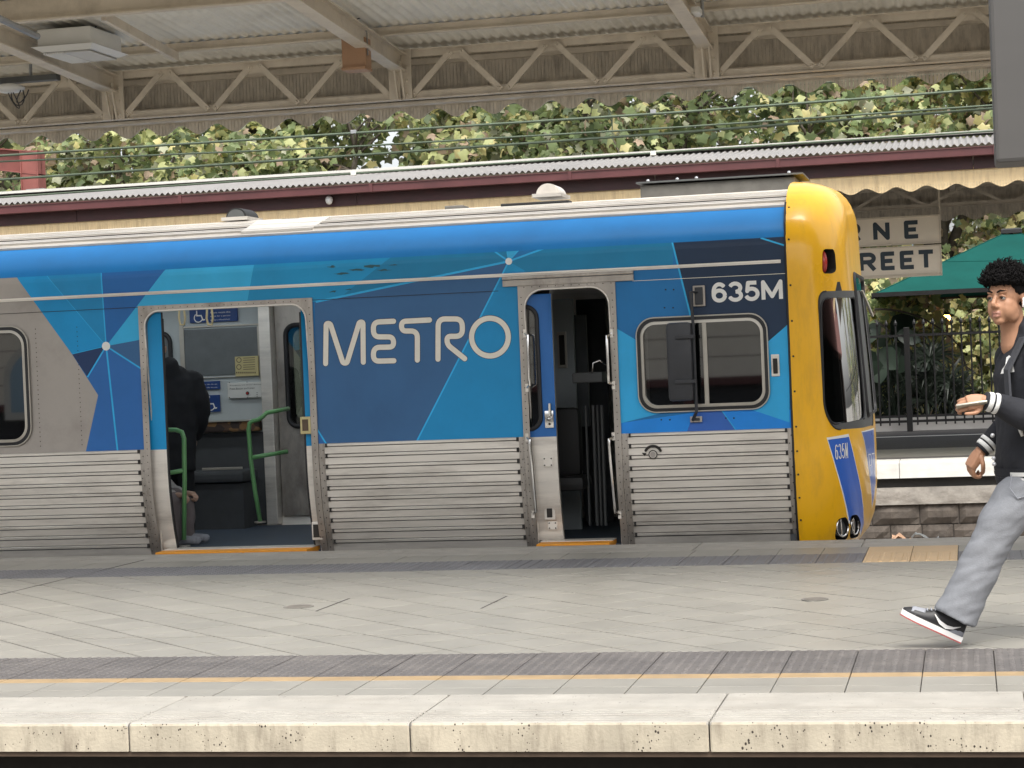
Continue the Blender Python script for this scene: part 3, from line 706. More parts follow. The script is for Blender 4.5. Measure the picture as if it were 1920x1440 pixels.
ac = rbox(1200, 1492, 350, 1.1, .12, 'aircon_grey', 'air_conditioner', d=.7, b=.015)
q0, q1 = onroof(1196, 350, 1.1), onroof(1490, 350, 1.1); MB().box(q0.x-.01, q1.x+.07, TY+1.07, TY+1.83, 2.735, 2.748).build('lid', 'cab_trim_grey', ac)
for px in (1215, 1270, 1306, 1480): q = onroof(px, 340, 1.1); MB().ball((q.x, TY+1.1, 2.755), .014, 8, 6).build('bolt', 'chrome', ac)
# --- lower stainless panels with ribs
ZL = -.05
RIBZ = [ZW-.012-.0835*k for k in range(10)]
def lower(x0, x1, ends):
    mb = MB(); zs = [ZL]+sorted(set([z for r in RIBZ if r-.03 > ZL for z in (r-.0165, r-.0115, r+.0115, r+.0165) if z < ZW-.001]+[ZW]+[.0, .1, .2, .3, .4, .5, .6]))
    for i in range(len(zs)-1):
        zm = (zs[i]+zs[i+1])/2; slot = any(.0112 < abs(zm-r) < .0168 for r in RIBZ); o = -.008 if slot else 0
        mb.add([(x, TY+yoff(z)+.004-o, z) for z in (zs[i], zs[i+1]) for x in (x0, x1)], [(0, 1, 3, 2)], 1 if slot else 0)  # slot faces coloured dark to stand for the shadow lines along each rib
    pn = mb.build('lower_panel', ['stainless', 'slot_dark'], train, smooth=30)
    for r in RIBZ:
        if r-.03 < ZL: continue
        h = .012; prof = [(r-.011, 0), (r-.008, h), (r+.008, h), (r+.011, 0)]
        if r > ZW-.02: prof = [(r-.011, 0), (r-.008, h), (r+.007, h), (r+.010, 0)]
        xa, xb = x0+(.062 if ends[0] else 0), x1-(.05 if ends[1] else 0)
        MB().loft([[(x, TY+yoff(z)+.003-o, z) for z, o in prof] for x in (xa, xb)]).build('rib', 'stainless', pn)
        for e, xe in ((ends[0], xa), (ends[1], xb)):
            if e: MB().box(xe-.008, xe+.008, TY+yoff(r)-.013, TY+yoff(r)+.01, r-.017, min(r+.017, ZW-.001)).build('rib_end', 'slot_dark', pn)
    for e, xe in ((ends[0], x0), (ends[1], x1)):
        if not e: continue
        a, b = (xe+.006, xe+.046) if xe == x0 else (xe-.04, xe-.006); zz = [ZL+(ZW-ZL)*i/10 for i in range(11)]
        st = MB(); st.add([(x, TY+yoff(z)-.002, z) for z in zz for x in (a, b)], [(2*i, 2*i+1, 2*i+3, 2*i+2) for i in range(10)]); st.build('end_strip', 'stainless_dirty', pn, smooth=True)
        rv = MB()
        for i in range(14):
            z = ZL+.05+i*.058; c = ((a+b)/2+(.008 if i % 2 else -.006), TY+yoff(z)-.004, z); rv.ball(c, .0045, 6, 4)
        tag(rv.build('rivets', 'slot_dark', pn), kind='stuff')
    return pn
lower(TL, D1[0], (0, 1)); lower(D1[1], D2[0], (1, 1)); lower(D2[1], TR, (1, 1))
# drip rail and seam
mb = MB()
for z0, z1, o in ((2.010, 2.022, .012), (2.022, 2.034, .024)): mb.box(TL, -1.29, TY-o, TY+.001, z0, z1)
mb.build('drip_rail', 'stainless', train)
MB().box(TL, D1[0], TY-.003, TY+.002, 1.915, 1.919).build('seam', 'slot_dark', train)
MB().box(D1[1], D2[0]-.15, TY-.003, TY+.002, 1.905, 1.909).build('seam', 'slot_dark', train)
MB().box(D2[1]+.13, TR, TY-.003, TY+.002, 1.93, 1.934).build('seam', 'letter_cream', train)
p = S(943, 521); q = S(1188, 509)
th = MB(); th.bbox(p[0], q[0], TY-.035, TY-.001, 1.985, 2.010, .004); th.bbox(p[0], q[0], TY-.026, TY-.001, 1.935, 1.982, .004); th.build('door_track_cover', 'stainless_dirty', train)
# rows of small rivets on the bare steel panel
rv = MB()
for xx in (S(70, 700)[0], S(148, 700)[0]):
    for k in range(26): rv.ball((xx, TY-.001, .86+k*.037), .004, 6, 4)
tag(rv.build('rivets', 'slot_dark', sp_l), kind='stuff')
# node dots
for px, py, r in ((199, 649, .034), (954, 490, .026)):
    x, z = S(px, py); MB().disc((x, TY-.001, z), (0, -1, 0), r, .002, 24).build('node_dot', 'letter_white', sp_l if px < 500 else sp_m)
# METRO lettering
def arc(cx, cy, r, a0, a1, n=8): return [(cx+r*math.cos(rad(a0+(a1-a0)*i/n)), cy+r*math.sin(rad(a0+(a1-a0)*i/n))) for i in range(n+1)]
def zoom(px, py): return S(560+px/3, 440+py/3)      # traced lettering
def smooth_path(pts, r):
    out = [pts[0]]
    for i in range(1, len(pts)-1):
        p, q, s = Vector(pts[i-1]), Vector(pts[i]), Vector(pts[i+1]); a = p-q; b = s-q; d = min(r, a.length*.5, b.length*.5)
        A = q+a.normalized()*d; B = q+b.normalized()*d
        for k in range(8): t = k/7; out.append(tuple((1-t)**2*A+2*t*(1-t)*q+t*t*B))
    out.append(pts[-1]); return out
LET = {'M': ([(152, 725), (155, 500), (178, 500), (250, 722), (272, 722), (342, 492), (362, 492), (364, 717)], 14),
       'E': ([(534, 487), (420, 492), (422, 575), (532, 575), (536, 632), (422, 634), (420, 712), (536, 709)], 30),
       'T': ([(736, 480), (578, 488), (580, 542), (668, 542), (668, 705)], 32),
       'R': ([(784, 700), (785, 474), (920, 474), (922, 572), (834, 572), (836, 618), (934, 697)], 34)}
def letters(w, off, mat, nm):
    for ch, (pts, r) in LET.items():
        stroke_union([(smooth_path([zoom(*p) for p in pts], r/3/256*1.25), False)], w, sf(off)).build(nm+'_'+ch.lower(), mat, sp_m, fix=False)
    cx, cz = zoom(1076, 576); mb = MB(); stroke_mb(mb, [(cx+.1415*math.cos(2*math.pi*k/48), cz+.1415*math.sin(2*math.pi*k/48)) for k in range(48)], w, sf(off), closed=True); mb.build(nm+'_o', mat, sp_m, fix=False)
letters(.048, .0012, 'vinyl_night', 'letter_edge'); letters(.0405, .0022, 'letter_cream', 'letter')
a, b = S(1335, 566), S(1470, 524)
W4 = b[0]-.012-a[0]; zA, zB = S(1335, 568)[1], S(1335, 530)[1]
for ch, f0, f1 in (('6', 0, .215), ('3', .235, .445), ('5', .465, .675), ('M', .70, 1.0)):
    glyph(ch, a[0]+W4*f0, a[0]+W4*f1, zA, zB, .029, sf(.0015)).build('fleet_number_digit' if ch != 'M' else 'fleet_number_letter', 'letter_white', sp_r, fix=False)

# scuffed patches where the vinyl has worn on the upper panel
pm('scuff', (.03, .11, .135), rough=.6, var=.3)
_rs = random.Random(21)
for px, py, w_, h_ in ((622, 500, 26, 7), (640, 513, 40, 5), (668, 506, 44, 6), (702, 499, 50, 8), (720, 507, 36, 6), (736, 497, 22, 4), (625, 547, 34, 5), (655, 543, 20, 4)):
    pts = []
    for k in range(12):
        t = 2*math.pi*k/12; pts.append(S(px+math.cos(t)*w_*.5*_rs.uniform(.25, 1), py+math.sin(t)*h_*.5*_rs.uniform(.1, 1)-math.cos(t)*w_*.025))
    pts = [p for p in pts]; tri = tessellate_polygon([[Vector((a, b, 0)) for a, b in pts]]); MB().add([sf(.0012)(*p) for p in pts], [tuple(t) for t in tri]).build('scuff_mark', 'scuff', sp_h1 if px < 592 else sp_m, fix=False)
# --- door frames
def door_frame(x0, x1, top, w, r):
    out = [(x0, ZL-.02), (x1, ZL-.02), (x1, top), (x0, top)]
    inn = [p for p in rrect(x0+w, x1-w, -1, top-w*.85, r, 8) if p[1] > -.5]; inn = [(x1-w, ZL-.02)]+[p for p in inn]+[(x0+w, ZL-.02)]
    cl = lambda c: 0 if inpoly(c, out) and not inpoly(c, inn) else None
    mb = sheet([out, inn], [[(x0, z), (x1, z)] for z in (0, .1, .2, .3, .4, .5, .6, .7)], cl, sf(.014))
    # inner reveal and outer lip
    n = len(inn); mb.add([(x, TY+yoff(z)-o, z) for x, z in inn for o in (.024, -.06)], [(2*i, 2*i+1, 2*i+3, 2*i+2) for i in range(n-1)])
    for xe in (x0, x1):
        zz = [ZL-.02+(top-ZL+.02)*i/16 for i in range(17)]; mb.add([(xe, TY+yoff(z)-o, z) for z in zz for o in (.014, -.005)], [(2*i, 2*i+1, 2*i+3, 2*i+2) for i in range(16)])
    mb.add([(x, TY-o, top) for x in (x0, x1) for o in (.014, -.005)], [(0, 1, 3, 2)])
    fr = mb.build('door_frame', 'stainless_dirty', train, smooth=40)
    lip = MB(); lip.tube([(x, TY+yoff(z)-.022, z) for x, z in inn], .007, 6); lip.build('lip', 'stainless', fr, smooth=True)
    rv = MB()
    for i in range(36):
        z = .03+i*.052
        for xe in (x0+w*.5, x1-w*.5): rv.ball((xe, TY+yoff(z)-.0145, z), .0042, 6, 4)
    for i in range(int((x1-x0)/.06)): rv.ball((x0+.05+i*.06, TY-.0145, top-w*.4), .0042, 6, 4)
    tag(rv.build('rivets', 'slot_dark', fr), kind='stuff')
    return fr
door_frame(D1[0], D1[1], DTOP, .052, .12); door_frame(D2[0], D2[1], DTOP+.02, .05, .14)
for a, b in ((S(303, 1025)[0], S(585, 1020)[0]), (S(1012, 1016)[0], S(1148, 1013)[0])):
    s = MB().bbox(a, b, 14.985, TY+.2, -.03, .010, .004).build('door_sill', 'sill_orange', train); MB().box(a, b, TY+.02, TY+.2, .011, .016).build('tread', 'stainless', s)
def yin(z): return TY+.035+yoff(z)
def leaf(x0, x1, mats, zsplit, holes=(), top=1.87):
    outl = [(x0, .012), (x1, .012), (x1, top), (x0, top)]
    cl = lambda c: None if (not inpoly(c, outl) or any(inpoly(c, h) for h in holes)) else (0 if c[1] > zsplit else 1)
    mb = sheet([outl, [(x0, .012), (x1, .012), (x1, zsplit), (x0, zsplit)]]+list(holes), [[(x0, z), (x1, z)] for z in (.1, .2, .3, .4, .5, .6, .7)], cl, lambda x, z: (x, yin(z), z))
    for xe in (x0, x1):
        zz = [.012+(top-.012)*i/16 for i in range(17)]; mb.add([(xe, yin(z)+o, z) for z in zz for o in (0, .04)], [(2*i, 2*i+1, 2*i+3, 2*i+2) for i in range(16)], 2)
    return mb.build('door_leaf', mats, train, smooth=40)
xl0, xl1 = S(283, 700)[0], S(303, 700)[0]
dl = leaf(D1[0]-.5, xl1, ['vinyl_cyan_a', 'stainless', 'rubber'], .80); MB().tube([(xl1+.006, yin(z)+.01, z) for z in [.02+.15*i for i in range(13)]], .012, 6).build('edge_seal', 'rubber', dl)
xr0 = S(566, 700)[0]
dr = leaf(xr0, D1[1]+.5, ['vinyl_cyan_a', 'stainless', 'rubber'], .79)
MB().tube([(xr0-.006, yin(z)+.01, z) for z in [.02+.15*i for i in range(13)]], .012, 6).build('edge_seal', 'rubber', dr)
a, b = S(565, 814), S(583, 781)
mb = MB(); mb.bbox(a[0], b[0], TY-.02, TY+.034, a[1], b[1], .006); mb.box(a[0]+.018, b[0]-.018, TY-.024, TY-.0195, a[1]+.025, b[1]-.02, 1); mb.build('door_handle', ['sign_yellow', 'steel_brown'], dr)
a, b = S(585, 1001), S(596, 960)
mb = MB(); mb.bbox(a[0]-.03, b[0], TY+yoff(.15)+.01, TY+yoff(.15)+.034, .06, .20, .006); mb.box(a[0]-.018, b[0]-.012, TY+yoff(.15)+.006, TY+yoff(.15)+.0095, .08, .18, 1); mb.build('pull_recess', ['stainless', 'slot_dark'], dr)
# door 2 leaf (half open, sliding left)
x2 = S(1037, 700)[0]; wl = rrect(D2[0]-.28, S(1009, 700)[0], .86, 1.78, .09)
d2 = leaf(D2[0]-.45, x2, ['vinyl_blue_deep', 'stainless', 'frame_silver'], .80, [wl])
mb = MB(); mb.tube([(x, yin(z)-.006, z) for x, z in wl], .017, 8, closed=True); mb.build('window_seal', 'rubber', d2, smooth=True)
MB().prism(wl, lambda a, b, t: (a, yin(b)+t, b), .008, .014).build('window_pane', 'train_glass', d2)
a, b = S(1021, 803), S(1037, 770); mb = MB(); mb.bbox(a[0], b[0]-.004, yin(1)-.012, yin(1)-.001, a[1], b[1], .004); mb.tube([((a[0]+b[0])/2+.008, yin(1)-.03, a[1]+.09), ((a[0]+b[0])/2+.012, yin(1)-.035, b[1]+.055)], .011, 8); mb.ball(((a[0]+b[0])/2, yin(1)-.02, a[1]+.07), .018, 10, 8); mb.ball(((a[0]+b[0])/2, yin(1)-.012, a[1]+.03), .01, 8, 6, 1); mb.build('lock_handle', ['chrome', 'slot_dark'], d2, smooth=30)
for (px0, py0, px1, py1), nm in (((1017, 876, 1035, 857), 'cover_plate'), ((1022, 996, 1039, 980), 'cover_plate')):
    a, b = S(px0, py0), S(px1, py1); mb = MB(); y = yin((a[1]+b[1])/2); mb.bbox(a[0], b[0], y-.012, y+.005, a[1], b[1], .003)
    for dx in (.012, b[0]-a[0]-.012):
        for dz in (.012, b[1]-a[1]-.012): mb.ball((a[0]+dx, y-.012, a[1]+dz), .006, 6, 4, 1)
    mb.build(nm, ['stainless', 'slot_dark'], d2)
a, b = S(1016, 978), S(1036, 949); y = yin(.2); mb = MB(); mb.bbox(a[0], b[0], y-.012, y+.01, a[1], b[1], .008); mb.bbox(a[0]+.022, b[0]-.022, y-.015, y-.010, a[1]+.022, b[1]-.022, .004, 1); mb.build('pull_recess', ['stainless', 'slot_dark'], d2)
def grab(px0, py0, px1, py1, out=-1):
    a, b = S(px0, py0), S(px1, py1); s = .03*out
    pts = [(a[0], TY-.01, a[1]), (a[0]-s, TY-.05, a[1]-.02), (a[0]-s, TY-.055, a[1]-.06), (b[0]-s, TY+yoff(b[1])-.055, b[1]+.06), (b[0]-s, TY+yoff(b[1])-.05, b[1]+.02), (b[0], TY+yoff(b[1])-.01, b[1])]
    h = MB().tube(pts, .011, 8).build('grab_handle', 'chrome', train, smooth=True)
    for q in (a, b): MB().box(q[0]-.012, q[0]+.012, TY+yoff(q[1])-.02, TY+yoff(q[1])-.0145, q[1]-.03, q[1]+.03).build('foot_plate', 'stainless', h)
grab(985, 625, 989, 727); grab(989, 820, 997, 965); grab(1147, 625, 1151, 722, 1); grab(1151, 818, 1160, 966, 1)
# small bolts on cab side panel
mb = MB()
for px, py in ((1248, 543), (1263, 543), (1246, 577), (1262, 577), (1240, 787), (1256, 787), (1361, 784), (1376, 784)):
    x, z = S(px, py); mb.ball((x, TY-.001, z), .006, 8, 5)
mb.build('bolts', 'slot_dark', sp_r)
a, b = S(1447, 706), S(1461, 664)
mb = MB(); mb.bbox(a[0], b[0], TY-.012, TY+.001, a[1], b[1], .006); mb.bbox(a[0]+.014, b[0]-.014, TY-.015, TY-.011, a[1]+.02, b[1]-.03, .004, 1); mb.build('recess_plate', ['stainless', 'slot_dark'], sp_r)
# stencilled release dial
x, z = S(1225, 852); mb = MB(); d = sf(.012)
stroke_mb(mb, arc(x, z, .062, 25, 150, 14), .020, d); mb.add([d(x-.085, z+.016), d(x-.05, z+.012), d(x-.062, z-.012)], [(0, 1, 2)]); mb.build('dial_marking', 'slot_dark', train, fix=False)
mb = MB().disc((x, TY-.004, z), (0, -1, 0), .030, .016, 20); mb.disc((x, TY-.0205, z), (0, -1, 0), .022, .002, 20, 1); mb.tube([(x+.03*math.cos(t*.3927), TY-.02, z+.03*math.sin(t*.3927)) for t in range(16)], .004, 6, closed=True, mi=2); mb.build('release_dial', ['stainless', 'steel_grey_panel', 'slot_dark'], train, smooth=30)
# --- windows
def window(b, r, divs, nm='window'):
    x0, x1, z0, z1 = b; root = MB(); o_ = rrect(x0, x1, z0, z1, r, 8); i_ = rrect(x0+.028, x1-.028, z0+.028, z1-.028, r-.02, 8); j_ = rrect(x0+.05, x1-.05, z0+.05, z1-.05, r-.04, 8)
    def ring(A, B, off, back):
        mb = MB(); n = len(A)
        mb.add([(x, TY-off, z) for x, z in A]+[(x, TY-off-.004, z) for x, z in B]+[(x, TY+back, z) for x, z in A]+[(x, TY+back, z) for x, z in B],
               [(i, (i+1) % n, n+(i+1) % n, n+i) for i in range(n)]+[(2*n+i, 2*n+(i+1) % n, (i+1) % n, i) for i in range(n)]+[(n+i, n+(i+1) % n, 3*n+(i+1) % n, 3*n+i) for i in range(n)])
        return mb
    w = ring(o_, i_, .018, .0).build(nm, 'rubber', train, smooth=30)
    ring(i_, j_, .016, .03).build('frame', 'frame_silver', w, smooth=30)
    MB().tube([(x, TY-.016, z) for x, z in o_], .006, 6, closed=True).build('trim', 'frame_silver', w, smooth=True)
    j2 = rrect(x0+.046, x1-.046, z0+.046, z1-.046, r-.036, 8)
    MB().prism(j2, lambda a, c, t: (a, TY+t, c), .012, .018).build('pane', 'train_glass', w)
    for dx in divs:
        MB().bbox(dx-.016, dx+.016, TY-.012, TY+.01, z0+.045, z1-.045, .004).build('divider', 'frame_silver', w)
    return w
wr = window(WIN_R, .13, [S(1323, 680)[0]]); window(WIN_L, .15, [])
tag(wr, 'sliding cab side window behind the folded mirror')
# interior behind cab window: dark blind and desk
MB().box(WIN_R[0]-.1, TR-.02, TY+1.2, TY+1.24, -.02, 2.1).build('cab_partition', 'interior_dark', train)
# mirror
xa = S(1301, 560)[0]
mr = MB(); pts = [(S(1310, 548)[0], TY-.03, S(1310, 548)[1]), (xa-.01, TY-.10, S(1300, 548)[1]), (xa, TY-.11, 1.6), (xa, TY-.11, .95), (S(1300, 786)[0], TY-.03, S(1300, 787)[1])]
mr.tube(pts, .012, 8); mroot = mr.build('mirror', 'mirror_black', train, smooth=True); tag(mroot, 'folded dark rear view mirror on its bar across the cab window')
a, b = S(1259, 752), S(1295, 604)
MB().bbox(a[0], b[0]+.02, TY-.16, TY-.075, a[1], b[1], .03).build('mirror_housing', 'mirror_black', mroot, smooth=40)
for py in (632, 715):
    x0_, z0_ = S(1272, py); MB().bbox(x0_, xa+.01, TY-.185, TY-.155, z0_-.015, z0_+.012, .004).build('clamp', 'mirror_black', mroot)
for (px0, py0, px1, py1) in ((1301, 575, 1322, 535), (1295, 792, 1317, 780)):
    a, b = S(px0, py0), S(px1, py1); mb = MB().bbox(a[0], b[0], TY-.03, TY-.001, a[1], b[1], .006); mb.bbox(a[0]+.015, b[0]-.015, TY-.045, TY-.028, a[1]+.012, b[1]-.012, .005, 1); mb.build('bracket', ['stainless_dirty', 'mirror_black'], mroot)

# --- cab front mask, surface over (u,z)
ZXF = ([-.2, -.05, .05, .15, .3, .5, .8, 1.1, 1.4, 1.7, 1.9, 2.1, 2.3, 2.4, 2.45, 2.5, 2.55, 2.6, 2.645, 2.67], [-.95, -.83, -.79, -.772, -.762, -.758, -.760, -.771, -.790, -.812, -.825, -.832, -.838, -.846, -.858, -.878, -.908, -.955, -1.04, -1.20])
def side_y(z):
    if z < .7: return TY+yoff(z)-.014
    return TY-.014+float(np.interp(z, [2.1, 2.2, 2.3, 2.37, 2.44, 2.50, 2.55, 2.60, 2.64, 2.67], [0, .012, .05, .095, .165, .25, .35, .50, .70, 1.0]))
def mask(u, z, off=0.0):
    far = u > 3; uu = 6-u if far else u
    xf = float(np.interp(z, *ZXF)); ys = side_y(z); hw = TC-ys; cy = min(.60, hw*.75); cx = min(.42, (xf+1.25)*.85+.004); xc = xf-cx
    if uu <= 1: p = Vector((-1.25+(xc+1.25)*uu, ys, 0)); n = Vector((0, -1, 0))
    elif uu <= 2:
        t = (uu-1)*math.pi/2; p = Vector((xc+cx*math.sin(t), ys+cy*(1-math.cos(t)), 0)); n = Vector((math.sin(t)*cy, -math.cos(t)*cx, 0)).normalized()
    else:
        k = uu-2; p = Vector((xf+.03*math.sin(k*math.pi/2), ys+cy+(hw-cy)*k, 0)); n = Vector((1, 0, 0))
    p = p+n*off; p.z = z
    if far: p.y = 2*TC-p.y
    return p
_US = np.linspace(0, 2.9, 117); _ZS = np.linspace(-.05, 2.6, 266)
_PX = np.array([[to_px(mask(float(u), float(z))) for z in _ZS] for u in _US])
def MI(px, py):
    d = (_PX[:, :, 0]-px)**2+(_PX[:, :, 1]-py)**2; i, j = np.unravel_index(np.argmin(d), d.shape); return (float(_US[i]), float(_ZS[j]))
def MP(pts): return [MI(*p) for p in pts]
def scale_poly(p, k, kz=None):
    cx = sum(a for a, b in p)/len(p); cz = sum(b for a, b in p)/len(p); return [(cx+(a-cx)*k, cz+(b-cz)*(kz or k)) for a, b in p]
hole_w = round_poly(MP([(1534, 548), (1613, 545), (1637, 797), (1562, 806), (1545, 770)]), .10)
glass_w = round_poly(MP([(1538, 560), (1602, 558), (1621, 783), (1557, 796), (1546, 762)]), .10)
hole_f = round_poly([(2.22, .85), (3.78, .85), (3.78, 1.93), (2.22, 1.93)], .09)
hole_l = round_poly(MP([(1541, 467), (1562, 466), (1567, 478), (1567, 508), (1561, 513), (1543, 512)]), .05)
hole_h1 = round_poly(MP([(1568, 974), (1586, 968), (1591, 980), (1590, 1016), (1564, 1016)])[:3]+[MI(1590, 1014), MI(1564, 1014)], .06)
hole_h2 = round_poly(MP([(1594, 968), (1606, 962), (1613, 975), (1613, 1012), (1592, 1012)]), .06)
hole_w2 = [(6-a, b) for a, b in hole_w]; glass_w2 = [(6-a, b) for a, b in glass_w]
st1 = MP([(1554, 824), (1591, 819), (1619, 967), (1617, 1005), (1592, 975)]); st2 = MP([(1616, 811), (1639, 806), (1641, 860), (1641, 925), (1635, 950)])
st2 = [st2[0], (max(st2[1][0], 2.45), st2[1][1]), (max(st2[2][0], 2.45), .3), (max(2.35, st2[4][0]), st2[4][1])]
def grow(p, d):
    c = Vector((sum(a for a, b in p)/len(p), sum(b for a, b in p)/len(p))); return [tuple(Vector(q)+(Vector(q)-c).normalized()*d) for q in p]
wh1, wh2 = grow(st1, .022), grow(st2, .022)
tri_m = MP([(1566, 545), (1570, 529), (1576, 529), (1580, 545)])
dom = [(0, -.12), (6, -.12), (6, 2.67), (0, 2.67)]
MCL = [(hole_w, 2), (hole_f, 2), (hole_w2, 2)]
def mcl(c):
    if not inpoly(c, dom): return None
    if inpoly(c, glass_w) or inpoly(c, hole_l) or inpoly(c, hole_h1) or inpoly(c, hole_h2) or inpoly(c, glass_w2): return None
    if inpoly(c, hole_w) or inpoly(c, hole_w2): return 2
    if inpoly(c, hole_f): return None
    if inpoly(c, tri_m): return 4
    if inpoly(c, st1) or inpoly(c, st2): return 1
    if inpoly(c, wh1) or inpoly(c, wh2): return 3
    return 0
ml = [[(u, -.12), (u, 2.67)] for u in [.5]+[1+.1*k for k in range(11)]+[2.25, 2.5, 2.75, 3, 3.5]+[4+.1*k for k in range(11)]+[5.5]]
ml += [[(0, z), (6, z)] for z in [-.05, 0, .05, .1, .2, .3, .4, .6, .8, 1.0, 1.2, 1.5, 1.9, 2.1, 2.2, 2.25, 2.3, 2.35, 2.4, 2.432, 2.45, 2.475, 2.5, 2.52, 2.54, 2.56, 2.58, 2.60, 2.62, 2.635, 2.65, 2.66]]
mb = sheet([dom, hole_w, glass_w, hole_f, hole_l, hole_h1, hole_h2, hole_w2, glass_w2, st1, st2, wh1, wh2, tri_m], ml, mcl, lambda u, z: mask(u, z))
mb.add([mask(6*k/40, 2.67) for k in range(41)], [tuple(range(41))], 0)
cab = mb.build('cab_front', ['cab_yellow', 'decal_blue', 'cab_trim_grey', 'letter_white', 'vent_black'], train, smooth='all'); tag(cab, 'rounded bright yellow cab front with blue stripes')
cab.data.set_sharp_from_angle(angle=rad(50))
sheet([dom, hole_w, glass_w, hole_f, hole_l, hole_h1, hole_h2, hole_w2, glass_w2], ml, lambda c: None if (not inpoly(c, dom) or any(inpoly(c, q) for q in (glass_w, glass_w2, hole_f, hole_l, hole_h1, hole_h2))) else 0, lambda u, z: mask(u, z, -.03)).build('nose_lining', 'interior_dark', cab)
def mask_sheet(poly, off, nm, mat, par):
    lo, hi = min(p[0] for p in poly), max(p[0] for p in poly); z0, z1 = min(p[1] for p in poly), max(p[1] for p in poly)
    gl = [[(lo+(hi-lo)*k/10, z0), (lo+(hi-lo)*k/10, z1)] for k in range(1, 10)]+[[(lo, z0+(z1-z0)*k/6), (hi, z0+(z1-z0)*k/6)] for k in range(1, 6)]
    return sheet([poly], gl, lambda c: 0 if inpoly(c, poly) else None, lambda u, z: mask(u, z, off)).build(nm, mat, par, smooth='all')
mask_sheet(glass_w, -.012, 'windscreen_corner', 'cab_glass', cab); mask_sheet(glass_w2, -.012, 'windscreen_corner', 'cab_glass', cab); mask_sheet(hole_f, -.006, 'windscreen', 'cab_glass', cab)
for poly, r in ((glass_w, .008), (glass_w2, .008), (hole_f, .02)): MB().tube([mask(u, z, .001) for u, z in poly], r, 6, closed=True).build('window_seal', 'rubber', cab, smooth=True)
MB().tube([mask(u, z, .002) for u, z in hole_w], .006, 6, closed=True).build('window_trim', 'vent_black', cab, smooth=True)
for poly, dep, nm in ((hole_l, .10, 'lamp_recess'), (hole_h1, .12, 'lamp_recess'), (hole_h2, .12, 'lamp_recess')):
    n = len(poly); A = [mask(u, z, 0) for u, z in poly]; B = [mask(u, z, -dep) for u, z in poly]
    mb = MB().add(A+B, [(i, (i+1) % n, n+(i+1) % n, n+i) for i in range(n)]+[tuple(range(n, 2*n))]); rc = mb.build(nm, 'vent_black', cab)
    cu = sum(p[0] for p in poly)/n; cz = sum(p[1] for p in poly)/n
    if poly is hole_l:
        cu2 = min(p[0] for p in poly)+.1; c = mask(cu2, cz, -.05); MB().ball(c, (.03, .03, .085), 12, 10).build('tail_lamp', 'tail_red', cab, smooth='all')
    else:
        c = mask(cu, cz, -.045); nv = (mask(cu, cz, 0)-mask(cu, cz, -.1)).normalized(); t1 = Vector((0, 0, 1)); t2 = nv.cross(t1).normalized()
        r = .066; lamp = MB().tube([c+nv*.03+(t1*math.sin(a)+t2*math.cos(a))*r for a in [2*math.pi*k/24 for k in range(24)]], .007, 8, closed=True)
        lamp.disc(c-nv*.02, nv, r, .03, 24, 1); lamp.tube([c-t1*r*.9+nv*.02, c+t1*r*.9+nv*.02], .006, 6, mi=0); lamp.build('headlamp', ['chrome', 'cab_trim_grey'], cab, smooth=40)
# cab mask joint and bolts
MB().tube([(TR-.002, side_y(z)+.004, z) for z in [-.1+.08*k for k in range(33)]], .009, 6).build('joint_seal', 'rubber', cab)
for px, py in ((1477, 387), (1477, 449), (1478, 535), (1480, 602), (1483, 668), (1484, 734), (1486, 800), (1488, 846), (1490, 890), (1492, 934), (1494, 977)):
    z = S(px, py)[1]; MB().disc((-1.225, side_y(z)-.003, z), (0, 1, 0), .0075, .006, 10).build('bolt', 'slot_dark', cab)
def mtext(s, corners, bold, shear, nm):
    a = [MI(*c) for c in corners]     # bl, br, tl
    f = lambda x, y: mask(a[0][0]+(a[1][0]-a[0][0])*x+(a[2][0]-a[0][0])*y, a[0][1]+(a[1][1]-a[0][1])*x+(a[2][1]-a[0][1])*y, .002)
    w = .85/(len(s)+.3); n = 1.0/len(s)
    for i, ch in enumerate(s): glyph(ch, i*n*1.0+.01, i*n+n*.86, 0, 1, bold*1.6, f).build(nm, 'letter_white', cab, fix=False)
mtext('635M', [(1565, 861), (1592, 858), (1563, 833)], .035, 0, 'fleet_number')
mtext('PT', [(1631, 890), (1641, 886), (1628, 852)], .03, 0, 'operator_lettering')
# wiper arm seen beside the mask
p = at(1616, 545, Y=16.2); MB().beam((p.x, 16.2, p.z), (p.x+.07, 16.3, p.z-.2), .02, .012).build('wiper_arm', 'frame_silver', cab)
# ---------------------------------------------------------------- canopies
pm('canopy_paint', (.72, .645, .54), rough=.55, var=.10, scale=4, dirt=(.2, .16, .12), dirt_amt=.4, dirt_scale=4)
pm('canopy_sheet', (.90, .87, .79), rough=.6, var=.10, scale=3, stretch=(1, .3, 1), dirt=(.3, .27, .22), dirt_amt=.35, dirt_scale=3)
pm('valance_paint', (.66, .60, .51), rough=.75, var=.22, scale=30, stretch=(1, 1, .25), dirt=(.12, .09, .07), dirt_amt=.6, dirt_scale=12, dirt_stretch=(1, 1, .3))
pm('valance_yellow', (.92, .72, .42), rough=.65, var=.10, scale=10, stretch=(1, 1, .25), dirt=(.35, .2, .08), dirt_amt=.5, dirt_scale=14, dirt_stretch=(1, 1, .15))
pm('maroon', (.105, .032, .033), rough=.45, var=.2, scale=3, dirt=(.05, .02, .02), dirt_amt=.5, dirt_scale=3, dirt_stretch=(.4, 1, 1))
pm('maroon_dark', (.062, .020, .022), rough=.5, var=.3, scale=4, dirt=(.025, .012, .012), dirt_amt=.7, dirt_scale=3, dirt_stretch=(.4, 1, 1))
pm('roof_sheet', (.26, .25, .24), rough=.55, metal=.1, var=.14, scale=1.5, stretch=(1, .4, 1), dirt=(.35, .31, .28), dirt_amt=.4)
pm('ridge_white', (.55, .54, .50), rough=.5, var=.06)
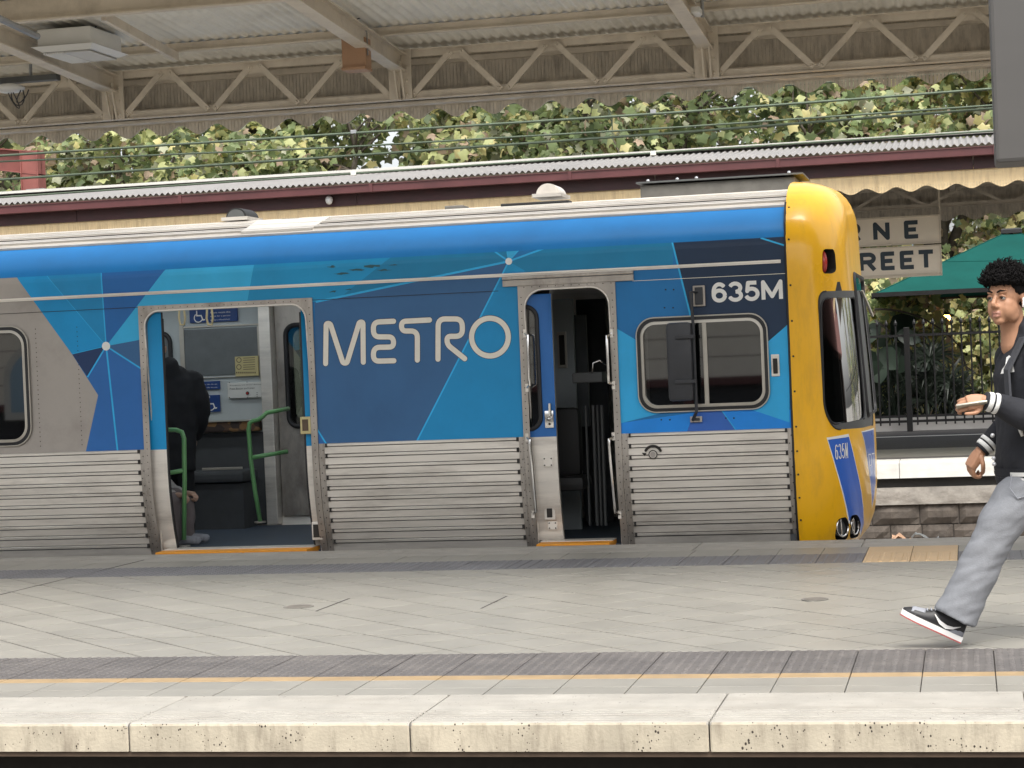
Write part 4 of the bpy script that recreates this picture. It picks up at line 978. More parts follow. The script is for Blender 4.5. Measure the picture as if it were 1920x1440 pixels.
pm('gantry_red', (.22, .07, .058), rough=.55, var=.18, scale=4, dirt=(.15, .05, .04), dirt_amt=.4)
pm('flashing', (.26, .26, .25), rough=.55, metal=.4, var=.2)
pm('lamp_white', (.78, .78, .76), rough=.4, var=.03)
pm('lamp_lens', (.50, .50, .49), rough=.35, var=.05)
pm('speaker_tan', (.42, .25, .15), rough=.6, var=.06)
pm('cable_dark', (.03, .03, .035), rough=.6)
pm('conduit', (.33, .34, .35), rough=.45, metal=.3)
pm('wire_green', (.10, .13, .09), rough=.5, metal=.4, var=.2)
pm('insulator', (.7, .68, .62), rough=.3)
pm('fence_black', (.014, .014, .015), rough=.45, var=.2)
pm('sign_cream', (.72, .64, .52), rough=.6, var=.05)
pm('sign_frame', (.56, .49, .39), rough=.6, var=.08)
pm('sign_ink', (.016, .03, .042), rough=.55)
pm('umbrella_green', (.008, .070, .060), spec=.1, rough=.95, var=.16, scale=1.5, bump=.2, bscale=3)
pm('screen_grey', (.085, .081, .077), rough=.55, var=.10, scale=2.5, stretch=(.4, 1, 2))
pm('facade_cream', (.50, .45, .38), rough=.8, var=.08)
pm('facade_beige', (.74, .69, .61), rough=.7, var=.06)
pm('facade_dark', (.03, .03, .035), rough=.5)
pm('pink_wall', (.46, .24, .21), rough=.85, var=.08, scale=.5)
pm('pale_wall', (.52, .51, .50), rough=.85, var=.08, scale=.5)
pm('blue_wall', (.30, .42, .52), rough=.7, var=.1, scale=.5)
pm('window_teal', (.05, .16, .20), rough=.2, var=.2)
glass('clear_glass', (.8, .85, .85), 1.5)

def corrugated(x0, x1, rows, pitch=.072, amp=.009, th=None, seg=6):
    "wavy sheet; rows = [(y,z),...]"
    n = int((x1-x0)/pitch*seg); mb = MB(); X = [x0+(x1-x0)*i/n for i in range(n+1)]
    vs = [(x, y, z+amp*math.cos(2*math.pi*(x-x0)/pitch)) for y, z in rows for x in X]
    m_ = n+1; mb.add(vs, [(r*m_+i, r*m_+i+1, (r+1)*m_+i+1, (r+1)*m_+i) for r in range(len(rows)-1) for i in range(n)]); return mb
def valance(name, x0, x1, y, ztop, zmid, amp, pitch, mat, parent, board=.026, phase=0.0, th=.014):
    "ribbed boards with a scalloped foot, too fine to pick apart: one part"
    mb = MB(); x = x0
    while x < x1:
        w = board; k = 3
        zs = [zmid+amp*math.cos(2*math.pi*(x+w*i/k-phase)/pitch) for i in range(k+1)]
        xs = [x+.0015+(w-.003)*i/k for i in range(k+1)]
        vs = [(xs[i], y, zs[i]) for i in range(k+1)]+[(xs[k], y, ztop), (xs[0], y, ztop)]; n = len(vs)
        bv = [(a, b+th, c) for a, b, c in vs]
        mb.add(vs+bv, [tuple(range(n)), tuple(range(2*n-1, n-1, -1))]+[(i, n+i, n+(i+1) % n, (i+1) % n) for i in range(n)])
        x += w
    mb.box(x0, x1, y+th*.3, y+th*.6, zmid+amp+.01, ztop)
    return tag(mb.build(name, mat, parent, fix=True), kind='stuff')
def girder(xs, y, zb, zt, parent, mat, pan=3, ch=.055, bw=.042, side=-1, detail=True, x_end=None):
    a, b = (xs[0], xs[-1]) if x_end is None else x_end
    for z0, z1, nm in ((zt-ch, zt, 'top_chord'), (zb, zb+ch, 'bottom_chord')):
        c = MB().box(a, b, y-.03, y+.004, z0, z1); c.box(a, b, y-.05, y-.0305, (z1-.008) if nm == 'top_chord' else z0, z1 if nm == 'top_chord' else z0+.008); c.build(nm, mat, parent)
    for i in range(len(xs)-1):
        w = (xs[i+1]-xs[i]); L = xs[i]+.06; R = xs[i+1]-.06; s = (R-L)/pan
        for k in range(pan):
            l0, pk, r0 = L+s*k+.02, L+s*(k+.5), L+s*(k+1)-.02
            for q0, q1, o in (((l0, zb+ch*.5), (pk-.03, zt-ch*.6), .036), ((pk+.03, zt-ch*.5), (r0, zb+ch*.5), .044)):
                br = MB().beam((q0[0], y-o, q0[1]), (q1[0], y-o, q1[1]), .012, bw, up=(0, 1, 0)); br.v = br.v; 
                mb = MB(); p_, q_ = Vector((q0[0], y-o, q0[1])), Vector((q1[0], y-o, q1[1])); t = (q_-p_).normalized(); nv = Vector((-t.z, 0, t.x))*bw/2
                e = Vector((0, .006, 0)); mb.add([p_-nv-e, q_-nv-e, q_+nv-e, p_+nv-e, p_-nv+e, q_-nv+e, q_+nv+e, p_+nv+e], [(0, 1, 2, 3), (7, 6, 5, 4), (0, 4, 5, 1), (1, 5, 6, 2), (2, 6, 7, 3), (3, 7, 4, 0)])
                if detail:
                    for e_ in (p_, q_): mb.ball((e_.x+(t.x*.02 if e_ is p_ else -t.x*.02), y-o-.008, e_.z+(t.z*.02 if e_ is p_ else -t.z*.02)), .010, 8, 5)
                mb.build('brace', mat, parent)
            if detail:
                MB().add([(pk-.10, y-.032, zt-ch), (pk+.12, y-.032, zt-ch), (pk+.06, y-.032, zt-ch-.035), (pk-.06, y-.032, zt-ch-.035)], [(0, 1, 2, 3)]).build('gusset', mat, parent)
can = thing('platform_canopy', (-4, 11.2, 0), 'cream steel platform canopy with lattice girder and scalloped valance above the train', 'canopy')
GX = [-6.09+2.205*k for k in range(-3, 10)]
girder(GX, 14.40, 3.285, 3.645, can, 'canopy_paint')
corrugated(GX[0], GX[-1], [(10.9, 3.803), (11.4, 3.84), (14.62, 3.672)]).build('roof_sheet', 'canopy_sheet', can, smooth='all')
valance('valance', GX[0], GX[-1], 14.60, 3.64, 3.205, .034, .283, 'valance_paint', can, phase=-5.67)
MB().box(GX[0], GX[-1], 10.87, 10.905, 3.765, 3.795).build('edge_batten', 'canopy_paint', can)
for z0, z1 in ((3.56, 3.60), (3.345, 3.375)): MB().box(GX[0], GX[-1], 14.562, 14.598, z0, z1).build('batten', 'canopy_paint', can)
MB().box(GX[0], GX[-1], 14.47, 14.598, 3.262, 3.284).build('ledge', 'canopy_paint', can)
def roof_z(y): return 3.84-(y-11.4)*.0522 if y > 11.4 else 3.84-(11.4-y)*.0733
def purlin(y, h, w):
    z = roof_z(y)-.0105; mb = MB().box(GX[0], GX[-1], y-.006, y+.006, z-h, z); mb.box(GX[0], GX[-1], y-w, y-.0065, z-h, z-h+.012); mb.box(GX[0], GX[-1], y+.0065, y+w, z-.010, z); mb.build('purlin', 'canopy_paint', can)
    return z
purlin(13.72, .065, .03); zpm = purlin(12.12, .15, .06); purlin(11.05, .065, .03)
rv = [-6.09+.37*k for k in range(0, 17)]
for i, x in enumerate(GX):
    mb = MB(); top = lambda y: roof_z(y)-.078
    pr = [(10.95, top(10.95)), (11.4, top(11.4)), (14.42, top(14.42))]; d = .115
    for xo, dd0, dd1 in ((0, 0, d), ):
        mb.loft([[(x-.010, y, z), (x+.010, y, z), (x+.010, y, z-d), (x-.010, y, z-d)] for y, z in pr])
    mb.loft([[(x-.05, y, z-d), (x+.05, y, z-d), (x+.05, y, z-d-.012), (x-.05, y, z-d-.012)] for y, z in pr])
    mb.loft([[(x-.05, y, z+.006), (x+.05, y, z+.006), (x+.05, y, z-.006), (x-.05, y, z-.006)] for y, z in pr])
    mb.build('rafter', 'canopy_paint', can)
    pb = MB()
    pb.add([(x, 14.28, 3.56), (x, 14.42, 3.60), (x, 14.42, 3.285), (x, 14.38, 3.285), (x+.012, 14.28, 3.56), (x+.012, 14.42, 3.60), (x+.012, 14.42, 3.285), (x+.012, 14.38, 3.285)], [(0, 1, 2, 3), (7, 6, 5, 4), (0, 4, 5, 1), (1, 5, 6, 2), (2, 6, 7, 3), (3, 7, 4, 0)])
    pb.box(x+.013, x+.085, 14.335, 14.348, 3.286, 3.644); pb.box(x-.085, x-.001, 14.335, 14.348, 3.286, 3.644)
    pb.beam((x-.02, 14.24, 3.545), (x-.02, 14.33, 3.286), .012, .022, up=(0, 1, 0)); pb.beam((x+.03, 14.24, 3.545), (x+.03, 14.33, 3.286), .012, .022, up=(0, 1, 0))
    for z in (3.32, 3.42, 3.52, 3.61): pb.ball((x+.05, 14.334, z), .011, 8, 5)
    pb.build('girder_post', 'canopy_paint', can)
for x in (-8.3, 2.9):
    mb = MB(); mb.tube([(x, 11.4, 0), (x, 11.4, 3.72)], [.11, .085], 16); mb.tube([(x, 11.4, 0), (x, 11.4, .35)], [.17, .15], 16); mb.build('column', 'canopy_paint', can, smooth=40)
# short secondary joist
a = at(178, 22, Z=3.66); b = at(305, 84, Z=3.66)
MB().beam((a.x, 12.16, 3.655), (b.x, 13.70, 3.61), .03, .06).build('joist', 'canopy_paint', can)
# luminaire, camera dome, hanging loudspeaker
def lum(px0, px1, y0, y1, z, label):
    x0, x1 = at(px0, 55, Y=(y0+y1)/2).x, at(px1, 55, Y=(y0+y1)/2).x
    L = thing('luminaire', ((x0+x1)/2, (y0+y1)/2, z), label, 'light fitting', 'canopy light fittings')
    MB().bbox(x0+.03, x1-.03, y0+.04, y1-.04, z+.03, z+.15, .01).build('housing', 'lamp_white', L)
    o = [(x0, y0), (x1, y0), (x1, y1), (x0, y1)]; i_ = [(x0+.05, y0+.07), (x1-.05, y0+.07), (x1-.05, y1-.07), (x0+.05, y1-.07)]
    mb = MB(); mb.add([(x, y, z+.03) for x, y in o]+[(x, y, z) for x, y in i_], [(k, (k+1) % 4, 4+(k+1) % 4, 4+k) for k in range(4)]+[(0, 1, 2, 3)]); mb.build('bezel', 'lamp_white', L)
    xm = (x0+x1)/2
    MB().box(xm-.02, x1-.055, y0+.075, y1-.075, z-.012, z-.001).build('diffuser', 'lamp_lens', L)
    for k in range(9):
        xx = x0+.06+(xm-.03-x0-.06)*k/8; MB().box(xx-.006, xx+.006, y0+.075, y1-.075, z-.014, z-.002).build('louvre', 'lamp_white', L)
    for s in (x0+.1, x1-.1): MB().tube([(s, (y0+y1)/2, z+.14), (s, (y0+y1)/2, roof_z((y0+y1)/2))], .008, 6).build('hanger', 'conduit', L)
    return L
lum(92, 206, 12.75, 13.35, 3.565, 'white rectangular light fitting with louvres under the canopy, top left')
x = at(1316, 0, Y=13.6).x
o = thing('junction_box', (x, 13.4, 3.6), 'small white junction box on the rafter at the top right', 'junction box'); MB().bbox(x-.03, x+.03, 13.2, 13.4, 3.56, 3.60, .008).build('body', 'lamp_white', o); MB().tube([(x+.03, 13.35, 3.55), (x+.03, 13.35, 3.75)], .012, 8).build('conduit', 'conduit', o)
sp = at(666, 100, Y=13.45); z = sp.z
S_ = thing('loudspeaker', (sp.x, 13.45, z), 'tan box loudspeaker hanging in a wire bracket below the rafter', 'loudspeaker')
ww = .082; mb = MB(); pr = [(sp.x-ww+.164*i/8, z+.10+.008*math.sin(math.pi*i/8)) for i in range(9)]+[(sp.x+ww, z-.095), (sp.x-ww, z-.095)]
mb.prism(pr, lambda a, b, t: (a, t, b), 13.41, 13.55); mb.build('cabinet', 'speaker_tan', S_); MB().bbox(sp.x-ww-.004, sp.x+ww+.004, 13.39, 13.56, z-.118, z-.097, .006).build('base_lip', 'speaker_tan', S_)
MB().tube([(sp.x-ww-.006, 13.45, z-.02), (sp.x-ww-.006, 13.45, z+.145), (sp.x+ww+.006, 13.45, z+.145), (sp.x+ww+.006, 13.45, z-.02)], .005, 6).build('bracket', 'conduit', S_)
MB().tube([(sp.x, 13.45, z+.105), (sp.x, 13.45, z+.19)], .012, 8).build('stem', 'cable_dark', S_)
for k in range(3): MB().tube([(sp.x-.02+.02*k, 13.45, z+.15), (sp.x-.03+.04*k, 13.43, z+.20), (sp.x+.04-.05*k, 13.45, z+.235), (sp.x+.05+.03*k, 13.50, z+.24)], .004, 5).build('cable', 'cable_dark', S_)
cm = at(18, 166, Y=13.7)
C_ = thing('dome_light', (cm.x, 13.7, cm.z), 'white oval dome fitting with looping cables at the left edge of the canopy', 'dome fitting')
MB().ball((cm.x, 13.7, cm.z), (.11, .11, .035), 20, 10).build('dome', 'lamp_white', C_, smooth='all')
MB().box(cm.x-.25, cm.x+.35, 13.72, 13.80, cm.z+.045, cm.z+.085).build('mounting_bar', 'cab_trim_grey', C_)
MB().tube([(cm.x+.14, 13.76, cm.z+.08), (cm.x+.14, 13.76, cm.z+.14), (cm.x+.155, 13.76, cm.z+.40)], .012, 8).build('conduit', 'conduit', C_)
for k in range(3):
    pts = [(cm.x+.03+.04*k+.05*math.sin(t*.5+k), 13.68, cm.z-.02-.13*math.sin(math.pi*t/8)*(1-.15*k)) for t in range(9)]; MB().tube(pts, .0045, 5).build('cable', 'cable_dark', C_)
a = at(0, 35, Z=3.55); b = at(70, 68, Z=3.55); MB().tube([(a.x-.3, a.y-.6, 3.53), tuple(a), tuple(b)], .022, 8).build('conduit', 'conduit', can)

# far canopy
fc = thing('far_canopy', (-4, 27, 0), 'maroon edged far platform canopy with white corrugated roof and yellow scalloped valance', 'canopy')
FX = (-16.0, 22.0); FY = 23.8
corrugated(FX[0], FX[1], [(FY-.14, 3.566), (FY+1.55, 3.815)], pitch=.076, amp=.015).build('roof_sheet', 'roof_sheet', fc, smooth='all')
corrugated(FX[0], FX[1], [(FY+1.55, 3.815), (27.3, 3.90), (30.9, 3.62)], pitch=.076, amp=.010).build('roof_sheet', 'roof_sheet', fc, smooth='all')
MB().box(FX[0], FX[1], FY+1.40, FY+1.75, 3.835, 3.868).build('ridge_cap', 'ridge_white', fc)
gt = MB(); gt.box(FX[0], FX[1], FY-.23, FY-.225, 3.435, 3.525); gt.box(FX[0], FX[1], FY-.225, FY-.09, 3.435, 3.442); gt.box(FX[0], FX[1], FY-.242, FY-.222, 3.520, 3.530); gt.box(FX[0], FX[1], FY-.09, FY-.085, 3.435, 3.51); gt.build('gutter', 'maroon', fc)
for k in range(8): x = -14+2.4*k; MB().box(x-.02, x+.02, FY-.246, FY-.22, 3.432, 3.532).build('gutter_joint', 'maroon', fc)
xs = [FX[0], at(146, 405, Y=FY).x]+[at(146, 405, Y=FY).x+3.6*k for k in range(1, 9)]
for i in range(len(xs)-1): MB().box(xs[i]+.004, xs[i+1]-.004, FY-.03, FY-.004, 3.300, 3.440).build('fascia_board', 'maroon_dark', fc)
valance('valance', FX[0], FX[1], FY, 3.34, 3.118, .030, .335, 'valance_yellow', fc, board=.032, phase=at(1680, 350, Y=FY).x)
girder([at(1890, 360, Y=30.3).x+3.3*k for k in range(-5, 7)], 30.30, 3.30, 3.62, fc, 'canopy_paint', detail=False)
valance('valance', FX[0], FX[1], 30.45, 3.64, 3.145, .04, .42, 'valance_paint', fc, board=.035)
for k in range(10):
    x = -13.3+1.65*k; MB().loft([[(x-.04, y, z), (x+.04, y, z), (x+.04, y, z-.10), (x-.04, y, z-.10)] for y, z in ((FY+.02, 3.50), (27.3, 3.88), (30.4, 3.60))]).build('rafter', 'canopy_paint', fc)
for y in (25.2, 26.6, 28.2, 29.3):
    zz = 3.55+(y-FY)*.11 if y < 27.3 else 3.87-(y-27.3)*.08; MB().box(FX[0], FX[1], y-.03, y+.03, zz-.02, zz+.03).build('purlin', 'canopy_paint', fc)
for x in (-13.2, -9, -4.6, 4.4): MB().tube([(x, 28, 0), (x, 28, 3.85)], [.11, .09], 14).build('column', 'maroon', fc, smooth=40)
p = at(617, 375, Y=FY-.1); MB().ball((p.x, FY-.1, p.z), (.045, .05, .055), 12, 8).build('white_camera_dome', 'lamp_white', fc, smooth='all')
# red gantry
gy = 25.9; a, b = at(46, 340, Y=gy), at(79, 340, Y=gy)
ga = thing('gantry', (a.x, gy, 0), 'red steel overhead gantry stanchion rising through the far roof at the left edge', 'gantry')
mb = MB(); mb.box(a.x, a.x+.014, gy-.12, gy+.12, 0, 5.0); mb.box(b.x-.014, b.x, gy-.12, gy+.12, 0, 5.0); mb.box(a.x+.014, b.x-.014, gy-.10, gy-.085, 0, 5.0)
ztop = at(40, 285, Y=gy).z; zlow = at(60, 328, Y=gy).z
mb.v = [(x, y, min(z, ztop) if z > 4.9 else z) for x, y, z in mb.v]; mb.build('stanchion', 'gantry_red', ga)
mb = MB(); mb.loft([[(x, gy-.11, z), (x, gy+.11, z), (x, gy+.11, z-.015), (x, gy-.11, z-.015)] for x, z in ((b.x, ztop-.02), (a.x-.3, ztop+.06), (a.x-3, ztop+.12))])
mb.loft([[(x, gy-.11, z), (x, gy+.11, z), (x, gy+.11, z-.015), (x, gy-.11, z-.015)] for x, z in ((b.x, zlow), (a.x-.35, zlow+.10), (a.x-3, zlow+.16))])
mb.loft([[(x, gy-.008, z0), (x, gy+.008, z0), (x, gy+.008, z1), (x, gy-.008, z1)] for x, z0, z1 in ((b.x, zlow, ztop-.03), (a.x-.35, zlow+.10, ztop+.05), (a.x-3, zlow+.16, ztop+.1))]); mb.build('haunch_arm', 'gantry_red', ga)
c = at(52, 365, Y=gy-.3); mb = MB(); mb.box(c.x-.20, c.x+.27, gy-.35, gy+.3, c.z-.22, c.z-.02); mb.loft([[(c.x+.035+s*w, gy+t*d, zz) for s, t in ((-1, -1), (1, -1), (1, 1), (-1, 1))] for zz, w, d in ((c.z-.02, .36, .45), (c.z, .34, .43), (c.z+.05, .15, .2), (c.z+.09, .12, .14))]); mb.build('roof_flashing', 'flashing', ga)

# overhead wires
for nm, pts, r, yy in (('upper wire just below the canopy valance', [(400, 228), (1280, 173), (1866, 132)], .0145, 20.6), ('second wire from the top', [(0, 292), (640, 251), (1280, 210), (1866, 166)], .0145, 20.62),
                       ('third wire from the top', [(0, 303), (640, 276), (1280, 238), (1866, 197)], .011, 20.66), ('pale fourth wire from the top', [(0, 337), (640, 293), (1280, 248), (1866, 203)], .0145, 20.7), ('lowest wire just above the far roof', [(0, 370), (640, 327), (1280, 283), (1866, 245)], .011, 20.74)):
    P = [at(px, py, Y=yy) for px, py in pts]; P = [P[0]+(P[0]-P[1]).normalized()*6]+P+[P[-1]+(P[-1]-P[-2]).normalized()*6]
    w = thing('overhead_wire', tuple(P[1]), 'green overhead contact cable, %s' % nm, 'cable', 'overhead wires above the tracks')
    MB().tube(P, r, 6).build('cable', 'wire_green', w, smooth='all')
    for k in (range(2) if 'second' in nm or 'lowest' in nm or 'upper' in nm else ()):
        q = P[1].lerp(P[-2], .38+.3*k); MB().bbox(q.x-.03, q.x+.03, q.y-.015, q.y+.015, q.z-.02, q.z+.02, .006).build('clamp', 'insulator' if 'lowest' in nm else 'conduit', w)
for px, py0, py1 in ((1148, 205, 240), (1148, 213, 248), (880, 258, 280)):
    a, b = at(px-8, py0, Y=20.64), at(px, py1, Y=20.66); o = MB().tube([a, a.lerp(b, .5)+Vector((.02, 0, 0)), b], .006, 5).build('dropper', 'wire_green'); tag(o, 'thin dropper tying two overhead wires, %s' % ('left of centre' if px < 900 else 'upper right pair' if py0 < 210 else 'middle right pair'), 'dropper', 'wire droppers')

# hanging name sign
sy = 25.6
sg = thing('station_sign', (at(1765, 460, Y=sy).x-1.6, sy, 2.2), 'cream two row station name sign with dark lettering hanging under the far canopy', 'sign')
xr = at(1765, 460, Y=sy).x; zt_, zm_, zb_ = at(1760, 402, Y=sy).z, at(1762, 457, Y=sy).z, at(1764, 513, Y=sy).z
for z0, z1, s, x0t, x1t, sp_ in ((zm_+.008, zt_, 'M E L B O U R N E', None, None, 1.0), (zb_, zm_-.008, 'FLINDERS STREET', None, None, 1.0)):
    bd = MB().box(xr-3.55, xr-.02, sy-.02, sy+.02, z0, z1).build('board', 'sign_cream', sg)
    fr = MB()
    for a_, b_, c_, d_ in ((xr-3.55, xr, z1-.018, z1), (xr-3.55, xr, z0, z0+.018), (xr-.02, xr, z0+.018, z1-.018), (xr-3.57, xr-3.55, z0, z1)): fr.box(a_, b_, sy-.034, sy-.021, c_, d_)
    fr.build('board_frame', 'sign_frame', bd)
    words = [('R', 1588, 1615, 456), ('N', 1638, 1669, 454), ('E', 1696, 1724, 450)] if 'M E' in s else [('T', 1590, 1608, 515), ('R', 1612, 1644, 511), ('E', 1652, 1680, 508), ('E', 1688, 1716, 506), ('T', 1722, 1752, 504)]
    zz0 = z0+(z1-z0)*.2; zz1 = z0+(z1-z0)*.84
    for ch, p0, p1, pyb in words:
        a_, b_ = at(p0, pyb, Y=sy).x, at(p1, pyb, Y=sy).x; glyph(ch, a_, b_, zz0, zz1, .052, lambda x, z: (x, sy-.0235, z)).build('letter', 'sign_ink', bd, fix=False)
    left = 'MELBOU' if 'M E' in s else 'FLINDERS S'; st = (words[-1][2]-words[-1][1]); x_ = at(words[0][1], 455, Y=sy).x-.12; stp = .345 if 'M E' in s else .218
    for ch in reversed(left):
        if ch != ' ':
            glyph(ch, x_-.17, x_, zz0, zz1, .052, lambda x, z: (x, sy-.0235, z)).build('letter', 'sign_ink', bd, fix=False)
        x_ -= stp
for x in (xr-.005, xr-3.5): MB().tube([(x, sy, zt_-.2), (x, sy, 3.62)], .011, 8).build('hanging_rod', 'sign_frame', sg)
MB().box(xr-3.57, xr, sy-.02, sy+.02, zb_-.022, zb_-.001).build('bottom_rail', 'sign_frame', sg)

# fence
fyY = 33.0
fe = thing('fence', (0, fyY, 0), 'black steel picket fence with spear tips along the back of the far platform', 'fence')
x0f, x1f = -9.0, 30.0; zr1, zr0 = at(1750, 627, Y=fyY).z, .14
for z in (zr1, .22, zr0): MB().box(x0f, x1f, fyY-.02, fyY+.02, z-.02, z+.02).build('rail', 'fence_black', fe)
pk = MB(); pk.tube([(0, 0, .08), (0, 0, zr1+.17)], .0135, 6); pk.tube([(0, 0, zr1+.155), (0, 0, zr1+.175), (0, 0, zr1+.205), (0, 0, zr1+.255)], [.012, .028, .026, .003], 8)
pkm = mesh_only(pk, 'picket', 'fence_black'); xp = at(1715, 640, Y=fyY).x; sp_ = (at(1856, 640, Y=fyY).x-xp)/8
k = -60
while k < 140:
    x = xp+sp_*k
    if x0f < x < x1f and abs(x-at(1700, 640, Y=fyY).x) > .06: inst(pkm, 'picket', fe, (x, fyY, 0))
    k += 1
xpost = at(1700, 640, Y=fyY).x
for k in range(-3, 13):
    x = xpost+2.4*k; MB().bbox(x-.045, x+.045, fyY-.045, fyY+.045, -.02, zr1+.13, .008).build('post', 'fence_black', fe)
wl_ = MB().box(-14, 8, 33.25, 33.5, -.05, .20).build('garden_kerb', 'pale_wall'); tag(wl_, 'low pale kerb wall behind the black fence', 'wall')

# umbrella
uy = 35.7; ap = at(1896, 432, Y=uy); le = at(1627, 562, Y=uy); 
um = thing('market_umbrella', (ap.x, uy, 0), 'large teal green square market umbrella behind the fence', 'umbrella')
hw = (ap.x-le.x)*.93; ze = at(1750, 548, Y=uy-hw).z; 
apz = ap.z; mb = MB(); N = 8
cs = [(-1, -1), (1, -1), (1, 1), (-1, 1)]
for k in range(4):
    c0, c1 = cs[k], cs[(k+1) % 4]; P = []
    for i in range(N+1):
        t = .06+.94*i/N
        for j in range(N+1):
            s = j/N; x = c0[0]+(c1[0]-c0[0])*s; y = c0[1]+(c1[1]-c0[1])*s
            sag = .06*math.sin(math.pi*t)*(1-abs(2*s-1)); P.append((ap.x+x*hw*t, uy+y*hw*t, apz+(ze-apz)*t-sag*.6))
    m_ = N+1; cn = MB().add(P, [(i*m_+j, (i+1)*m_+j, (i+1)*m_+j+1, i*m_+j+1) for i in range(N) for j in range(N)]); cn.build('canopy_panel', 'umbrella_green', um, smooth='all')
    MB().tube([(ap.x+c0[0]*hw*t, uy+c0[1]*hw*t, apz+(ze-apz)*t+.004) for t in (.06, .5, 1)], .008, 6).build('hip_seam', 'umbrella_green', um)
    MB().tube([(ap.x+(c0[0]+(c1[0]-c0[0])*s)*hw*.5, uy+(c0[1]+(c1[1]-c0[1])*s)*hw*.5, apz+(ze-apz)*.5-.036*(1-abs(2*s-1))+.004) for s in (0, .25, .5, .75, 1)], .006, 6).build('panel_seam', 'umbrella_green', um)
    e0 = Vector((ap.x+c0[0]*hw, uy+c0[1]*hw, ze)); e1 = Vector((ap.x+c1[0]*hw, uy+c1[1]*hw, ze)); MB().beam(e0, e1, .02, .07).build('edge_band', 'fence_black', um)
    MB().beam((ap.x+c0[0]*hw*.06, uy+c0[1]*hw*.06, apz-.09), e0-Vector((0, 0, .05)), .03, .03).build('rib', 'fence_black', um)
MB().loft([[(ap.x+x*w, uy+y*w, z) for x, y in cs] for w, z in ((.17, apz-.05), (.17, apz+.01), (.15, apz+.03))]).build('finial_cap', 'fence_black', um)
MB().tube([(ap.x, uy, -.3), (ap.x, uy, apz)], .035, 10).build('pole', 'fence_black', um); MB().bbox(ap.x-.4, ap.x+.4, uy-.4, uy+.4, -.1, .03, .02).build('base', 'cab_trim_grey', um)
# grey hanging panel near the camera (top right)
gyp = 3.4; a = at(1867, 305, Y=gyp); b = at(1930, 0, Y=gyp)
hp = thing('display_panel', (a.x+.3, gyp, a.z), 'plain grey metal display casing hanging at the top right corner close to the camera', 'display')
MB().bbox(a.x, a.x+.62, gyp, gyp+.12, a.z, a.z+.55, .006).build('casing', 'screen_grey', hp)
for dx in (.15, .47): MB().tube([(a.x+dx, gyp+.06, a.z+.54), (a.x+dx, gyp+.06, 4.0)], .02, 8).build('hanger', 'conduit', hp)

# camera side platform and station building (seen only in reflections)
cp = MB().box(EX0, EX1, -14, .9, -1.09, 0).build('camera_platform', 'tile'); tag(cp, 'tiled platform under the camera', kind='structure')
bl = thing('station_building', (-6, -8.5, 0), 'cream station building with maroon band and arched windows behind the camera', 'building')
MB().box(EX0, EX1, -9.2, -8.7, .87, 5.0).build('upper_wall', 'facade_beige', bl); MB().box(EX0, EX1, -9.2, -8.66, .72, .869).build('band', 'maroon', bl); MB().box(EX0, EX1, -9.2, -8.9, 0, .719).build('shopfront', 'facade_dark', bl)
for z in (1.25, 1.62, 1.95, 2.3): MB().box(EX0, EX1, -8.699, -8.692, z, z+.012).build('shutter_seam', 'maroon_dark', bl)
for k in range(12): x = -16+2.1*k; MB().box(x, x+.12, -8.899, -8.87, 0, .70).build('pilaster', 'maroon_dark', bl)
for xw in (-18.4, -21.2):
    fr = [(xw+.75*math.cos(rad(t)), 1.35+.75*math.sin(rad(t))) for t in range(0, 181, 15)]+[(xw-.75, .55), (xw+.75, .55)]
    MB().prism(fr, lambda a, b, t: (a, t, b), -8.64, -8.58).build('arch_surround', 'ridge_white', bl); MB().prism([(xw+(a-xw)*.8, 1.3+(b-1.3)*.8) for a, b in fr], lambda a, b, t: (a, t, b), -8.575, -8.57).build('arch_glass', 'blue_wall', bl)
MB().box(EX0, EX1, -9.5, -7.2, 4.35, 4.45).build('platform_roof', 'facade_cream', bl)
for k in range(6): x = -17+6*k; MB().tube([(x, -7.5, 0), (x, -7.5, 4.34)], .1, 12).build('roof_column', 'maroon', bl, smooth=40)

# buildings across the street
def block(name, px0, px1, ytop, Y, d, mat, label, wins, wm, base=-1.3):
    a, b = at(px0, ytop, Y=Y), at(px1, ytop, Y=Y); t = thing(name, ((a.x+b.x)/2, Y+d/2, base), label, 'building')
    MB().box(a.x, b.x, Y, Y+d, base, a.z).build('wall', mat, t); MB().box(a.x-.2, b.x+.2, Y-.2, Y+d+.2, a.z, a.z+.35).build('cornice', 'pale_wall', t)
    for wx0, wx1, wy0, wy1 in wins:
        p_, q_ = at(wx0, wy1, Y=Y-.02), at(wx1, wy0, Y=Y-.02); w = MB().box(p_.x, q_.x, Y-.06, Y-.02, p_.z, q_.z).build('window', wm, t)
        MB().box(p_.x-.1, q_.x+.1, Y-.12, Y-.061, p_.z-.12, p_.z-.02).build('sill', 'pale_wall', w); MB().box((p_.x+q_.x)/2-.04, (p_.x+q_.x)/2+.04, Y-.09, Y-.061, p_.z, q_.z).build('mullion', 'pale_wall', w)
block('apartment_building', 1460, 1640, 120, 62, 12, 'pink_wall', 'pink rendered building with teal windows glimpsed through the right trees', [(1497, 1520, 195, 228), (1560, 1585, 150, 185), (1600, 1622, 175, 210)], 'window_teal')
block('office_building', 960, 1130, 225, 66, 12, 'pale_wall', 'pale grey building with dark windows glimpsed through the middle trees', [(1056, 1088, 268, 300), (1000, 1030, 268, 300), (1056, 1088, 232, 258)], 'facade_dark')
block('low_building', 1470, 1700, 255, 75, 10, 'blue_wall', 'light blue building low behind the right trees', [(1500, 1520, 262, 280), (1560, 1580, 262, 280)], 'pale_wall')
block('street_wall', 1500, 2100, 640, 52, 2, 'pale_wall', 'long pale street wall low behind the garden and fence', [], 'pale_wall')
